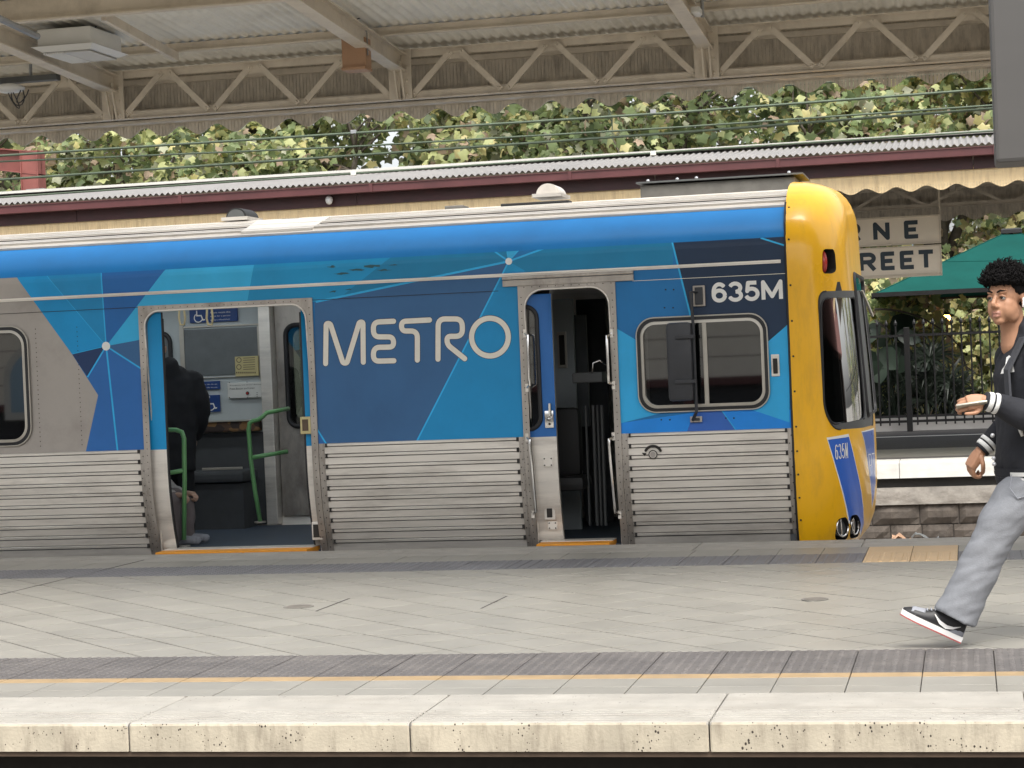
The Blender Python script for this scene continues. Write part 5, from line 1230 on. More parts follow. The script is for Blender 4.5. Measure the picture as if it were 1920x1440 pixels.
block('terrace_building', 300, 560, 330, 68, 10, 'facade_cream', 'cream building low behind the left trees', [(340, 370, 335, 352), (440, 470, 335, 352)], 'facade_dark')

# concourse overbridge closing the tracks at the right (seen in reflections)
cb_ = thing('concourse_building', (46, 14, -1), 'long brick red concourse building bridging the tracks far to the right', 'building')
MB().box(44, 54, -14, 40, 3.6, 10).build('upper_storey', 'pink_wall', cb_)
for k in range(10): y = -13+5.4*k; MB().box(44, 54, y, y+.8, -1.3, 3.59).build('pier', 'bluestone', cb_); MB().box(43.94, 43.99, y+1.3, y+4.2, 5.0, 8.4).build('window', 'facade_dark', cb_)
MB().box(50, 54, -14, 40, -1.3, 3.58).build('back_wall', 'facade_dark', cb_)
# ---------------------------------------------------------------- vegetation
pm('bark', (.12, .10, .08), rough=.9, var=.4, scale=5, bump=.5, bscale=20, dirt=(.30, .27, .22), dirt_amt=.5, dirt_scale=3)
LEAFM = ['leaf_dark', 'leaf_green', 'leaf_lime', 'leaf_yellow', 'leaf_brown', 'leaf_olive']
for nme, c in zip(LEAFM, ((.15, .20, .10), (.27, .34, .16), (.54, .57, .27), (.74, .66, .32), (.52, .39, .29), (.42, .43, .30))): leafmat(nme, c)
leafmat('palm_leaf', (.016, .026, .016), .15); leafmat('paddle_leaf', (.020, .034, .022), .15)
_ang = [-90, -50, -20, 15, 45, 90, 135, 165, 200, 230]
_rad = [.22, .66, .56, .92, .64, 1.0, .64, .92, .56, .66]
_LEAF = np.array([[0, .10, .06]]+[[r*math.cos(rad(a)), r*math.sin(rad(a))+.15, (-.22 if i % 2 == 1 or i == 5 else .02)] for i, (a, r) in enumerate(zip(_ang, _rad))])
_LF = np.array([[0, 1+i, 1+(i+1) % 10] for i in range(10)])
def leaves_obj(name, centers, sizes, normals, mats_idx, parent, rs, mats=LEAFM, shape=None, faces=None):
    shape = _LEAF if shape is None else shape; faces = _LF if faces is None else faces
    n = len(centers); c = np.asarray(centers); nz = np.asarray(normals, float); nz /= np.linalg.norm(nz, axis=1)[:, None]+1e-9
    t = rs.normal(size=(n, 3)); t[:, 2] -= .6; t -= (t*nz).sum(1)[:, None]*nz; t /= np.linalg.norm(t, axis=1)[:, None]+1e-9; b = np.cross(nz, t)
    s = np.asarray(sizes)[:, None, None]
    V = c[:, None, :]+s*(shape[None, :, 0:1]*b[:, None, :]+shape[None, :, 1:2]*t[:, None, :]+shape[None, :, 2:3]*nz[:, None, :])
    k = len(shape); V = V.reshape(-1, 3); F = (faces[None]+(np.arange(n)*k)[:, None, None]).reshape(-1, 3)
    me = bpy.data.meshes.new(name); me.vertices.add(len(V)); me.vertices.foreach_set('co', V.ravel())
    me.loops.add(len(F)*3); me.loops.foreach_set('vertex_index', F.ravel().astype(np.int32))
    me.polygons.add(len(F)); me.polygons.foreach_set('loop_start', (np.arange(len(F))*3).astype(np.int32))
    for m_ in mats: me.materials.append(MATS[m_])
    me.polygons.foreach_set('material_index', np.repeat(np.asarray(mats_idx, np.int32), len(faces)))
    me.update(calc_edges=True); me.validate()
    o = bpy.data.objects.new(name, me); COL.objects.link(o); o.parent = parent; o.location = -wloc(parent); return o
def branch(mb, p, q, r0, r1, rs, seg=6, bend=.25):
    p, q = Vector(p), Vector(q); d = (q-p).length; off = Vector(rs.normal(size=3)*bend*d*.25); off.z = abs(off.z)
    pts = [p.lerp(q, i/5)+off*math.sin(math.pi*i/5)+Vector(rs.normal(size=3)*.02*d*.3) for i in range(6)]; pts[0] = p
    mb.tube(pts, [r0+(r1-r0)*i/5 for i in range(6)], seg); return pts
def tree(x, y, label, seed, rx=3.0, ry=2.2, z0=3.4, z1=8.2, nclump=70, per=92, pal=(.22, .34, .18, .06, .06, .14), size=(.075, .165), tr=.22, zb=-1.0):
    rs = np.random.RandomState(seed); T = thing('plane_tree', (x, y, zb), label, 'tree', 'plane trees beyond the far platform')
    fork = Vector((x+rs.normal()*.1, y, 2.6+rs.rand()*.5))
    tk = MB(); branch(tk, (x, y, zb-.1), fork, tr*1.25, tr*.85, rs, 10, .05); trunk = tk.build('trunk', 'bark', T, smooth='all')
    cl = []
    while len(cl) < nclump:
        p = rs.uniform(-1, 1, 3)
        if p[0]**2+p[1]**2+(p[2]*.85)**2 > 1.1: continue
        cl.append((x+p[0]*rx, y+p[1]*ry, (z0+z1)/2+p[2]*(z1-z0)/2))
    cl = np.array(cl); lm = MB(); ends = []
    for k in range(8):
        a = 2*math.pi*k/8+rs.rand(); e = Vector((x+math.cos(a)*rx*.55, y+math.sin(a)*ry*.55, fork.z+1.2+rs.rand()*2.2)); pts = branch(lm, fork, e, tr*.5, tr*.2, rs, 7, .5); ends += pts[2:]
    for c in cl:
        c = Vector(c); e = min(ends, key=lambda q: (q-c).length); branch(lm, e, c, .035, .008, rs, 4, .5)
    lm.build('limbs', 'bark', T, smooth='all')
    C = []; N = []; S_ = []; MI_ = []
    for c in cl:
        m_ = rs.randint(int(per*.6), int(per*1.3)); sp = rs.uniform(.20, .44); q = rs.normal(size=(m_, 3))*sp*np.array([1, 1, .75])+c
        C.append(q); nn = rs.normal(size=(m_, 3))*.95+np.array([0, -.6, .55])+(q-c)*.5; N.append(nn); S_.append(rs.uniform(*size, m_))
        pw = np.array(pal)*rs.uniform(.25, 1.9, 6)*np.array([.45, .9, 1.2, 1.5, 1.3, 1.2]); pw /= pw.sum(); MI_.append(rs.choice(6, m_, p=pw))
    leaves_obj('crown', np.vstack(C), np.concatenate(S_), np.vstack(N), np.concatenate(MI_), T, rs); return T
TX = lambda px, Y: at(px, 260, Y=Y).x
tree(TX(-40, 39), 39.0, 'plane tree with brown tinged leaves behind the red gantry at far left', 11, pal=(.30, .28, .10, .05, .12, .15))
tree(TX(330, 38.5), 38.5, 'plane tree with bright lime leaves above the left part of the far roof', 12, pal=(.22, .32, .26, .05, .04, .11), nclump=92)
tree(TX(700, 39.5), 39.5, 'plane tree with mixed green leaves behind the middle left of the far roof', 13, pal=(.24, .36, .18, .04, .06, .12), nclump=96)
tree(TX(1060, 38.8), 38.8, 'plane tree with dark limbs showing behind the middle of the far roof', 14, pal=(.26, .36, .16, .05, .05, .12), nclump=76, tr=.26)
tree(TX(1400, 39.5), 39.5, 'dense green plane tree in front of the pink building', 15, pal=(.28, .40, .14, .04, .03, .11), nclump=70)
tree(TX(1760, 41), 41, 'plane tree turning yellow and orange at the right end of the far roof', 16, pal=(.14, .26, .22, .16, .14, .08), nclump=92)
tree(TX(2080, 41), 41, 'plane tree with yellow leaves hidden partly by the hanging grey panel', 17, pal=(.16, .28, .22, .14, .10, .10), nclump=70)
for i, (px, Y) in enumerate(((150, 46), (700, 46), (930, 46.5), (1250, 47), (1600, 46), (1950, 46))):
    tree(TX(px, Y), Y, ['darker plane tree standing in the second row at far left', 'darker plane tree in the second row left of centre', 'darker plane tree in the second row at the centre', 'darker plane tree in the second row right of centre', 'darker plane tree in the second row behind the yellow cab', 'darker plane tree in the second row at far right'][i], 40+i, rx=3.4, z0=3.2, z1=8.6, nclump=15, per=80, pal=(.36, .34, .10, .05, .05, .10), size=(.08, .15))
# trees further along the street on the right, reflected in the cab glass
for i, x_ in enumerate((8.5, 15.0, 22.0)):
    tree(x_, 37.5+i, ['plane tree just beyond the right edge of the view', 'second plane tree beyond the right edge of the view', 'third plane tree beyond the right edge of the view'][i], 90+i, rx=3.6, z0=.6, z1=8.0, nclump=46, per=60, pal=(.3, .34, .14, .08, .06, .08), size=(.12, .2))
# low growth behind the fence
def shrub(px, Y, z0, z1, rx, label, seed, pal, nclump=30, per=100, size=(.07, .14)):
    rs = np.random.RandomState(seed); x = at(px, 650, Y=Y).x; T = thing('shrub', (x, Y, -.1), label, 'shrub', 'shrubs behind the fence')
    C = []; N = []; S_ = []; MI_ = []; st = MB()
    for k in range(nclump):
        c = np.array([x+rs.uniform(-rx, rx), Y+rs.uniform(-.7, .7), rs.uniform(z0, z1)]); m_ = rs.randint(per//2, per); q = c+rs.normal(size=(m_, 3))*.26
        C.append(q); N.append(rs.normal(size=(m_, 3))+np.array([0, -.8, .5])); S_.append(rs.uniform(*size, m_)); pw = np.array(pal)*rs.uniform(.3, 1.8, 6); pw /= pw.sum(); MI_.append(rs.choice(6, m_, p=pw))
        branch(st, (x+rs.normal()*.15, Y, -.1), tuple(c), .03, .006, rs, 5, .5)
    st.build('stems', 'bark', T, smooth='all'); leaves_obj('foliage', np.vstack(C), np.concatenate(S_), np.vstack(N), np.concatenate(MI_), T, rs)
shrub(1650, 40.3, .3, 3.2, 1.6, 'pale lime shrub row seen between the cab and the fence post', 66, (.12, .2, .3, .24, .06, .08), 36)
P1 = (.16, .22, .26, .22, .06, .08)
shrub(1640, 36.0, .3, 2.3, 1.1, 'yellow green shrub rising behind the fence beside the cab', 61, P1, 34)
shrub(1740, 40.2, .3, 3.0, 1.5, 'olive shrub behind the fence under the umbrella', 62, (.2, .24, .2, .14, .1, .12), 32)
shrub(1850, 40.0, .2, 3.0, 1.5, 'bright yellow leaved shrub behind the fence near the walking person', 63, (.1, .2, .24, .34, .06, .06), 34)
shrub(1960, 40.4, .3, 3.0, 1.5, 'green yellow shrub behind the fence at the right edge', 64, P1, 26)
shrub(1800, 44.0, 2.2, 4.4, 2.4, 'pale leafy growth beyond the umbrella top', 65, (.12, .2, .2, .2, .14, .14), 40, 80, (.08, .14))
for px, Y, label, seed in ((1670, 34.0, 'dark broad paddle leaved plant pressed against the fence beside the cab', 71), (1640, 34.2, 'dark broad paddle leaved plant half hidden by the cab windscreen', 72)):
    rs = np.random.RandomState(seed); x = at(px, 700, Y=Y).x; T = thing('paddle_plant', (x, Y, .0), label, 'plant', 'dark plants behind the fence')
    for k in range(15):
        a = rs.uniform(0, 2*math.pi); hgt = rs.uniform(.5, 1.65); tip = Vector((x+math.cos(a)*rs.uniform(.1, .5), Y+math.sin(a)*.3, hgt)); st = MB(); pts = branch(st, (x+rs.normal()*.05, Y, 0), tip, .016, .010, rs, 5, .3)
        d = Vector((math.cos(a), math.sin(a)*.5, rs.uniform(-.3, .7))).normalized(); w = d.cross(Vector((0, -1, .2))).normalized(); L = rs.uniform(.35, .6); W_ = L*.33
        prof = [(0, .02), (.15, .6), (.4, 1), (.7, .85), (.9, .4), (1, .02)]
        vs = []; 
        for t, ww_ in prof:
            c = tip+d*L*t+Vector((0, 0, -.18*L*t*t)); vs += [c-w*W_*ww_+Vector((0, -.02, .03)), c, c+w*W_*ww_+Vector((0, -.02, .03))]
        st.add(vs, [(3*i+j, 3*i+j+1, 3*i+j+4, 3*i+j+3) for i in range(5) for j in range(2)], 0); st.build('leaf', 'paddle_leaf', T, smooth='all')
for px, Y, label, seed, hz in ((1735, 33.9, 'dark spiky palm leaved plant behind the fence in the middle', 73, 1.0), (1700, 34.1, 'dark spiky plant behind the fence post', 74, .7), (1775, 34.0, 'dark spiky plant behind the fence by the phone hand', 75, .7), (1810, 34.3, 'low dark spiky plant behind the fence next to the jacket', 76, .35)):
    rs = np.random.RandomState(seed); x = at(px, 700, Y=Y).x; T = thing('palm_plant', (x, Y, 0), label, 'plant', 'dark plants behind the fence')
    mb = MB()
    for f_ in range(6 if hz > .5 else 4):
        c = Vector((x+rs.uniform(-.3, .3), Y+rs.uniform(-.2, .2), hz*rs.uniform(.3, 1.15))); branch(mb, (x, Y, 0), c, .025, .015, rs, 5, .2)
        for k in range(34):
            a = rs.uniform(0, 2*math.pi); e = rs.uniform(-.7, 1.3); d = Vector((math.cos(a)*math.cos(e), math.sin(a)*math.cos(e), math.sin(e))); L = rs.uniform(.3, .55); w = d.cross(Vector((0, 1, .1))).normalized()*.016
            mb.add([c-w*.4, c+d*L*.5-w+Vector((0, 0, .02)), c+d*L+Vector((0, 0, -.12*L)), c+d*L*.5+w+Vector((0, 0, .02)), c+w*.4], [(0, 1, 3, 4), (1, 2, 3)], 0)
    tag(mb.build('fronds', 'palm_leaf', T), kind='stuff')
# thin creeper branches arching above the fence
rs = np.random.RandomState(5); T = thing('bare_branch', tuple(at(1760, 640, Y=34.6)), 'bare arching branches crossing behind the fence pickets', 'branch')
for a, b, c_ in (((1640, 580), (1730, 575), (1800, 650)), ((1650, 630), (1720, 620), (1830, 700)), ((1800, 650), (1815, 700), (1840, 780)), ((1690, 640), (1750, 650), (1790, 760)), ((1640, 600), (1700, 640), (1730, 700))):
    P = [at(*q, Y=34.7) for q in (a, b, c_)]; pts = [P[0]*(1-t)**2+P[1]*2*t*(1-t)+P[2]*t*t for t in [i/8 for i in range(9)]]; MB().tube(pts, [.022-.0012*i for i in range(9)], 6).build('twig', 'bark', T, smooth='all')
emit('lamp_glow', (1.0, .42, .10), 14)
lp = at(1775, 596, Y=37); L_ = thing('street_lantern', tuple(lp), 'small lit orange lamp glowing among the leaves above the fence', 'lamp')
MB().ball(lp, .065, 12, 8).build('bulb', 'lamp_glow', L_, smooth='all'); MB().tube([lp+Vector((0, .0, .05)), lp+Vector((0, 0, .14))], [.07, .03], 10).build('shade', 'fence_black', L_); MB().tube([(lp.x, lp.y+.1, 0), (lp.x, lp.y+.1, lp.z+.2), (lp.x, lp.y, lp.z+.14)], .02, 8).build('post', 'fence_black', L_)
# ---------------------------------------------------------------- train interior (through the doors)
IY = 17.86
def I(px, py, Y=IY): p = at(px, py, Y=Y); return p.x, p.z
def plate(px0, py0, px1, py1, mat, nm, parent=train, Y=IY, th=.02, b=.004):
    a, c = I(px0, py1, Y), I(px1, py0, Y); return MB().bbox(min(a[0], c[0]), max(a[0], c[0]), Y-th, Y-.001, min(a[1], c[1]), max(a[1], c[1]), b).build(nm, mat, parent)
MB().box(I(300, 700)[0]-.3, I(498, 700)[0], IY, IY+.03, -.02, 2.1).build('saloon_wall', 'interior_wall', train)
MB().box(TL, I(300, 700)[0]-.301, IY, IY+.02, -.02, .9).build('saloon_wall', 'interior_wall', train)
wpanel = plate(345, 612, 488, 706, 'interior_panel', 'dark_panel', th=.012)
for (a0, b0, a1, b1) in ((342, 609, 490, 613), (342, 705, 490, 710), (341, 609, 345, 710), (487, 609, 491, 710)): plate(a0, b0, a1, b1, 'frame_silver', 'panel_trim', wpanel, th=.02, b=.002)
def wheelchair(mb, cx, cz, s, fn):
    stroke_mb(mb, [(cx-.1*s, cz+.3*s), (cx-.1*s, cz), (cx+.22*s, cz), (cx+.34*s, cz-.32*s), (cx+.45*s, cz-.3*s)], .09*s, fn)
    stroke_mb(mb, arc(cx, cz-.16*s, .30*s, 130, 330, 14), .07*s, fn); mb.add([fn(cx-.1*s+.1*s*math.cos(t), cz+.48*s+.1*s*math.sin(t)) for t in [k*.5236 for k in range(12)]], [tuple(range(12))])
sg1 = plate(358, 577, 446, 606, 'sign_blue', 'priority_sign', th=.03); fn = lambda x, z: (x, IY-.033, z)
mb = MB(); wheelchair(mb, *I(374, 592), .13, fn)
for k, s in enumerate(('Please vacate this', 'space for a person', 'using a wheelchair')):
    a, b = I(397, 588+k*7), I(434, 583+k*7); text_mb(mb, s, a[0], b[0], a[1], b[1], fn)
mb.build('sign_print', 'letter_white', sg1, fix=False)
sg2 = plate(379, 740, 413, 773, 'sign_blue', 'wheelchair_sign'); mb = MB(); wheelchair(mb, *I(396, 757), .13, lambda x, z: (x, IY-.023, z)); mb.build('sign_print', 'letter_white', sg2, fix=False)
sg3 = plate(376, 714, 413, 731, 'sign_blue', 'notice'); fn2 = lambda x, z: (x, IY-.023, z); mb = MB()
for k in range(2): a, b = I(380, 722+k*6), I(409, 719+k*6); text_mb(mb, 'Please offer this seat', a[0], b[0], a[1], b[1], fn2)
mb.build('sign_print', 'letter_white', sg3, fix=False)
sg4 = plate(443, 667, 485, 706, 'sign_yellow', 'safety_notice', Y=IY-.02); fn4 = lambda x, z: (x, IY-.043, z); mb = MB()
for k in range(2):
    c = I(451, 675+k*13); stroke_mb(mb, [(c[0]+.022*math.cos(t*.524), c[1]+.022*math.sin(t*.524)) for t in range(12)], .006, fn4, closed=True)
    for j in range(3): a, b = I(459, 672+k*13+j*4), I(481, 670+k*13+j*4); mb.add([fn4(a[0], a[1]), fn4(b[0], a[1]), fn4(b[0], b[1]), fn4(a[0], b[1])], [(0, 1, 2, 3)])
for j in range(10): a, b = I(446+j*3.8, 700), I(448+j*3.8, 697); mb.add([fn4(a[0], a[1]), fn4(b[0], a[1]), fn4(b[0], b[1]), fn4(a[0], b[1])], [(0, 1, 2, 3)])
mb.build('sign_print', 'steel_brown', sg4, fix=False)
sg5 = plate(430, 715, 505, 747, 'sign_white', 'intercom_panel', th=.04); fn5 = lambda x, z: (x, IY-.043, z); mb = MB()
for k, (s, x1) in enumerate((('Emergency and Driver Assistance', 498), ('Press Button and Listen', 480))): a, b = I(434, 724+k*6.5), I(x1, 719.5+k*6.5-(.5)); text_mb(mb, s, a[0], b[0], a[1], b[1], fn5)
for k in range(6): c = I(485+(k % 2)*9, 736+(k//2)*3.5); mb.add([fn5(c[0]-.004, c[1]-.003), fn5(c[0]+.004, c[1]-.003), fn5(c[0]+.004, c[1]+.003), fn5(c[0]-.004, c[1]+.003)], [(0, 1, 2, 3)])
mb.build('sign_print', 'slot_dark', sg5, fix=False)
c = I(467, 737); MB().disc((c[0], IY-.04, c[1]), (0, -1, 0), .016, .006, 16).build('button_ring', 'slot_dark', sg5); MB().disc((c[0], IY-.046, c[1]), (0, -1, 0), .009, .006, 12).build('button', 'red_button', sg5)
for px, py in ((433, 717), (466, 716), (502, 716), (433, 745), (467, 745), (502, 743)): c = I(px, py); MB().ball((c[0], IY-.041, c[1]), .005, 6, 4).build('screw', 'slot_dark', sg5)
# seat under the panel
a, b = I(355, 812), I(492, 788); st = MB().bbox(a[0]-.25, b[0], IY-.10, IY-.002, a[1], b[1], .02).build('seat_back', 'seat_fabric', train)
MB().bbox(a[0]-.25, b[0]-.02, IY-.52, IY-.11, .40, .50, .03).build('seat_base', 'interior_dark', train); MB().box(a[0]-.2, b[0]-.05, IY-.45, IY-.1, -.02, .385).build('seat_box', 'interior_dark', train)
plate(380, 875, 455, 882, 'frame_silver', 'kick_strip', Y=IY-.46)
MB().box(a[0]-.25, b[0]+.01, IY-.115, IY-.002, b[1]+.001, b[1]+.012).build('seat_cap', 'frame_silver', train)
MB().box(I(300, 700)[0]-.3, I(494, 700)[0], IY-.012, IY-.001, -.02, a[1]-.01).build('lower_kick_panel', 'interior_dark', train)
# stainless pillar and opposite door leaf
px_, py_ = I(495, 700), I(516, 700); MB().bbox(px_[0], py_[0], IY-.10, IY+.1, -.02, 2.05, .008).build('door_pillar', 'stainless', train)
hl = rrect(I(537, 700)[0], I(537, 700)[0]+.5, .86, 1.78, .09); xo = I(518, 700)[0]
sheet([[(xo, .05), (xo+1.0, .05), (xo+1.0, 2.0), (xo, 2.0)], hl], [], lambda c: None if inpoly(c, hl) or not (xo < c[0] < xo+1 and .05 < c[1] < 2) else 0, lambda x, z: (x, IY+.02, z)).build('opposite_door', 'stainless_dirty', train)
MB().tube([(x, IY+.015, z) for x, z in hl], .022, 8, closed=True).build('door_window_seal', 'rubber', train, smooth=True); MB().prism(hl, lambda a, b, t: (a, t, b), IY+.025, IY+.03).build('door_window_pane', 'train_glass', train)
hl2 = rrect(I(316, 650)[0]-.55, I(320, 650)[0], .95, 1.76, .09); MB().tube([(x, IY-.01, z) for x, z in hl2], .022, 8, closed=True).build('window_seal', 'rubber', train, smooth=True); MB().prism(hl2, lambda a, b, t: (a, t, b), IY-.009, IY-.004).build('window_pane', 'interior_panel', train)
# green grab rails, straps
gy2 = 16.7
def gr(pts, Y, nm='grab_rail', r=.019): return MB().tube([(I(x, y, Y)[0], Y+dy, I(x, y, Y)[1]) for x, y, dy in pts], r, 10).build(nm, 'rail_green', train, smooth='all')
g1 = gr([(523, 768, .25), (513, 771, .1), (500, 774, 0), (493, 781, 0), (484, 787, 0), (474, 789, 0), (468, 794, 0), (466, 806, 0), (470, 860, 0), (478, 920, 0), (488, 978, 0)], gy2)
MB().tube([(I(472, 858, gy2)[0], gy2, I(472, 858, gy2)[1]), (I(525, 849, gy2)[0], gy2+.2, I(525, 849, gy2)[1])], .019, 10).build('cross_rail', 'rail_green', g1, smooth='all')
MB().disc((I(488, 978, gy2)[0], gy2, I(488, 978, gy2)[1]-.01), (0, 0, 1), .05, .012, 16).build('floor_flange', 'frame_silver', g1)
g2 = gr([(296, 802, 0), (312, 806, 0), (330, 806, 0), (341, 810, 0), (345, 822, 0), (346, 900, 0), (345, 1012, 0)], 15.75)
MB().tube([(I(298, 890, 15.75)[0], 15.75, I(298, 890, 15.75)[1]), (I(345, 882, 15.75)[0], 15.75, I(345, 882, 15.75)[1])], .019, 10).build('cross_rail', 'rail_green', g2, smooth='all')
MB().disc((I(345, 1010, 15.75)[0], 15.75, -.018), (0, 0, 1), .05, .012, 16).build('floor_flange', 'frame_silver', g2)
for px in (341, 393):
    c = I(px, 590, 16.4); sx = .028; MB().tube([(c[0]-sx*.3, 16.4, 2.05), (c[0]-sx, 16.4, c[1]-.03), (c[0]-sx*.6, 16.4, c[1]-.085), (c[0]+sx*.6, 16.4, c[1]-.085), (c[0]+sx, 16.4, c[1]-.03), (c[0]+sx*.3, 16.4, 2.05)], .010, 8).build('strap_handle', 'strap_cream', train, smooth='all')
MB().tube([(TL, 16.4, 2.05), (-3.7, 16.4, 2.05)], .016, 8).build('strap_bar', 'frame_silver', train)
# drop light marks: cab interior behind door 2
MB().box(-3.62, -3.58, TY+.22, IY+.1, -.02, 2.1).build('cab_bulkhead', 'interior_dark', train)
def cabpl(px0, py0, px1, py1, Y, mat, nm, th=.05): return plate(px0, py0, px1, py1, mat, nm, Y=Y, th=th)
cabpl(1040, 560, 1075, 1000, 16.6, 'interior_wall', 'cab_locker'); cabpl(1075, 590, 1100, 800, 16.9, 'interior_panel', 'cab_cabinet'); cabpl(1047, 622, 1062, 690, 16.54, 'frame_silver', 'cabinet_handle', .02)
cabpl(1050, 628, 1058, 684, 16.515, 'slot_dark', 'handle_slot', .01)
cabpl(1100, 560, 1135, 1010, 17.3, 'interior_dark', 'cab_back_wall')
p = I(1062, 830, 16.1); MB().bbox(p[0]-.2, p[0]+.14, 15.95, 16.1, .45, p[1]+.28, .06).build('driver_seat_back', 'vent_black', train, smooth=40); MB().bbox(p[0]-.2, p[0]+.2, 15.7, 16.1, .35, .46, .04).build('driver_seat', 'vent_black', train, smooth=40)
p = I(1110, 705, 15.8); MB().bbox(p[0]-.14, p[0]+.10, 15.7, 16.0, p[1]-.05, p[1]+.03, .01).build('control_desk', 'cab_trim_grey', train)
MB().tube([(p[0]+.02, 15.7, p[1]+.02), (p[0]+.03, 15.7, p[1]+.10), (p[0]+.08, 15.72, p[1]+.12), (p[0]+.13, 15.72, p[1]+.08)], .008, 8).build('microphone_arm', 'chrome', train, smooth='all')
for k, px in enumerate((1098, 1112, 1120, 1128)):
    a, b = I(px, 760, 15.9), I(px+8, 985, 15.9); MB().tube([(a[0], 15.9, a[1]), (b[0], 15.9, b[1])], .010+.004*(k % 2), 6).build('cable_conduit', 'cab_trim_grey', train)

# lit saloon tubes that brighten the inside of the carriage
emit('saloon_tube', (.92, .97, 1.0), 2.6)
for y in (15.95, 17.1):
    MB().box(-11.5, -4.0, y-.05, y+.05, 2.06, 2.095).build('ceiling_lamp', 'saloon_tube', train)
# ---------------------------------------------------------------- people
pm('skin', (.42, .22, .13), rough=.5, var=.06, scale=30, spec=.4)
pm('skin_pale', (.48, .31, .23), rough=.55, var=.06)
pm('lip', (.33, .155, .11), rough=.45, var=.05)
pm('hair_black', (.010, .009, .009), spec=.12, rough=.85, var=.3)
pm('eye_white', (.38, .36, .34), rough=.2); pm('eye_dark', (.02, .012, .008), rough=.15)
pm('jacket_black', (.014, .015, .020), rough=.85, var=.25, scale=25, bump=.25, bscale=40)
pm('jacket_white', (.72, .72, .70), rough=.8, var=.05, bump=.2, bscale=150)
pm('strap_grey', (.045, .047, .055), rough=.8, var=.15)
pm('denim_grey', (.235, .245, .265), rough=.9, var=.07, scale=30, bump=.2, bscale=160, dirt=(.33, .34, .36), dirt_amt=.22, dirt_scale=30, dirt_stretch=(1.4, 1.4, .5))
pm('shoe_grey', (.26, .27, .30), rough=.6, var=.06); pm('shoe_black', (.018, .018, .02), rough=.5); pm('shoe_white', (.80, .79, .77), rough=.5, var=.04); pm('shoe_red', (.42, .08, .08), rough=.5)
pm('earbud_white', (.85, .85, .84), rough=.2)
pm('phone_pale', (.45, .43, .36), rough=.3, metal=.3)
pm('snap_button', (.62, .63, .65), rough=.3, metal=.4)
pm('coat_dark', (.010, .011, .014), rough=.85, var=.2); pm('hood_grey', (.40, .38, .36), rough=.9, var=.15, bump=.4, bscale=60); pm('trouser_mauve', (.17, .145, .145), rough=.9, var=.2)
def ell(c, a, b, ra, rb, n=20, p=2.0):
    c, a, b = Vector(c), Vector(a), Vector(b); out = []
    for k in range(n):
        t = 2*math.pi*k/n; ct, st = math.cos(t), math.sin(t)
        out.append(c+a*(ra*math.copysign(abs(ct)**(2/p), ct))+b*(rb*math.copysign(abs(st)**(2/p), st)))
    return out
def limb(mb, pts, radii, n=16, flat=1.0, mi=0, end=True):
    "tapered limb through points with a rounded end"
    P = [Vector(p) for p in pts]; Q = []; R_ = []
    for i in range(len(P)-1):
        for k in range(6):
            t = k/6; p0 = P[max(i-1, 0)]; p1, p2 = P[i], P[i+1]; p3 = P[min(i+2, len(P)-1)]
            q = .5*((2*p1)+(p2-p0)*t+(2*p0-5*p1+4*p2-p3)*t*t+(3*p1-p0-3*p2+p3)*t**3); Q.append(q); R_.append(radii[i]+(radii[i+1]-radii[i])*t)
    Q.append(P[-1]); R_.append(radii[-1])
    mb.tube(Q, R_, n, mi=mi)
    for q, r in ((Q[0], R_[0]), (Q[-1], R_[-1]))[:2 if end else 1]: mb.ball(q, r*.985, n, 10, mi)
    return mb
def fuse(mb, voxel, smooth_it, name, mats, parent, disp=None, classify=None):
    "voxel-fuse overlapping volumes into one continuous surface"
    me = bpy.data.meshes.new('tmp'); me.from_pydata(mb.v, [], mb.f); o = bpy.data.objects.new('tmp', me); COL.objects.link(o)
    bm = bmesh.new(); bm.from_mesh(me); bmesh.ops.recalc_face_normals(bm, faces=bm.faces[:]); bm.to_mesh(me); bm.free()
    r = o.modifiers.new('r', 'REMESH'); r.mode = 'VOXEL'; r.voxel_size = voxel
    s = o.modifiers.new('s', 'SMOOTH'); s.iterations = smooth_it; s.factor = .5
    dg = bpy.context.evaluated_depsgraph_get(); out = bpy.data.meshes.new_from_object(o.evaluated_get(dg)); bpy.data.objects.remove(o)
    out.name = name
    if disp:
        nrm = [v.normal.copy() for v in out.vertices]
        for v, n_ in zip(out.vertices, nrm): v.co += n_*disp(v.co, n_)
    out.materials.clear()
    for m_ in (mats if isinstance(mats, (list, tuple)) else [mats]): out.materials.append(MATS[m_])
    if classify: out.polygons.foreach_set('material_index', [classify(p.center) for p in out.polygons])
    out.polygons.foreach_set('use_smooth', [True]*len(out.polygons))
    q = bpy.data.objects.new(name, out); COL.objects.link(q); q.parent = parent; q.location = -wloc(parent); return q
def xform(mb, M_):
    mb.v = [tuple(M_ @ Vector(v)) for v in mb.v]; return mb
def merge(a, b): return a.add(b.v, b.f)

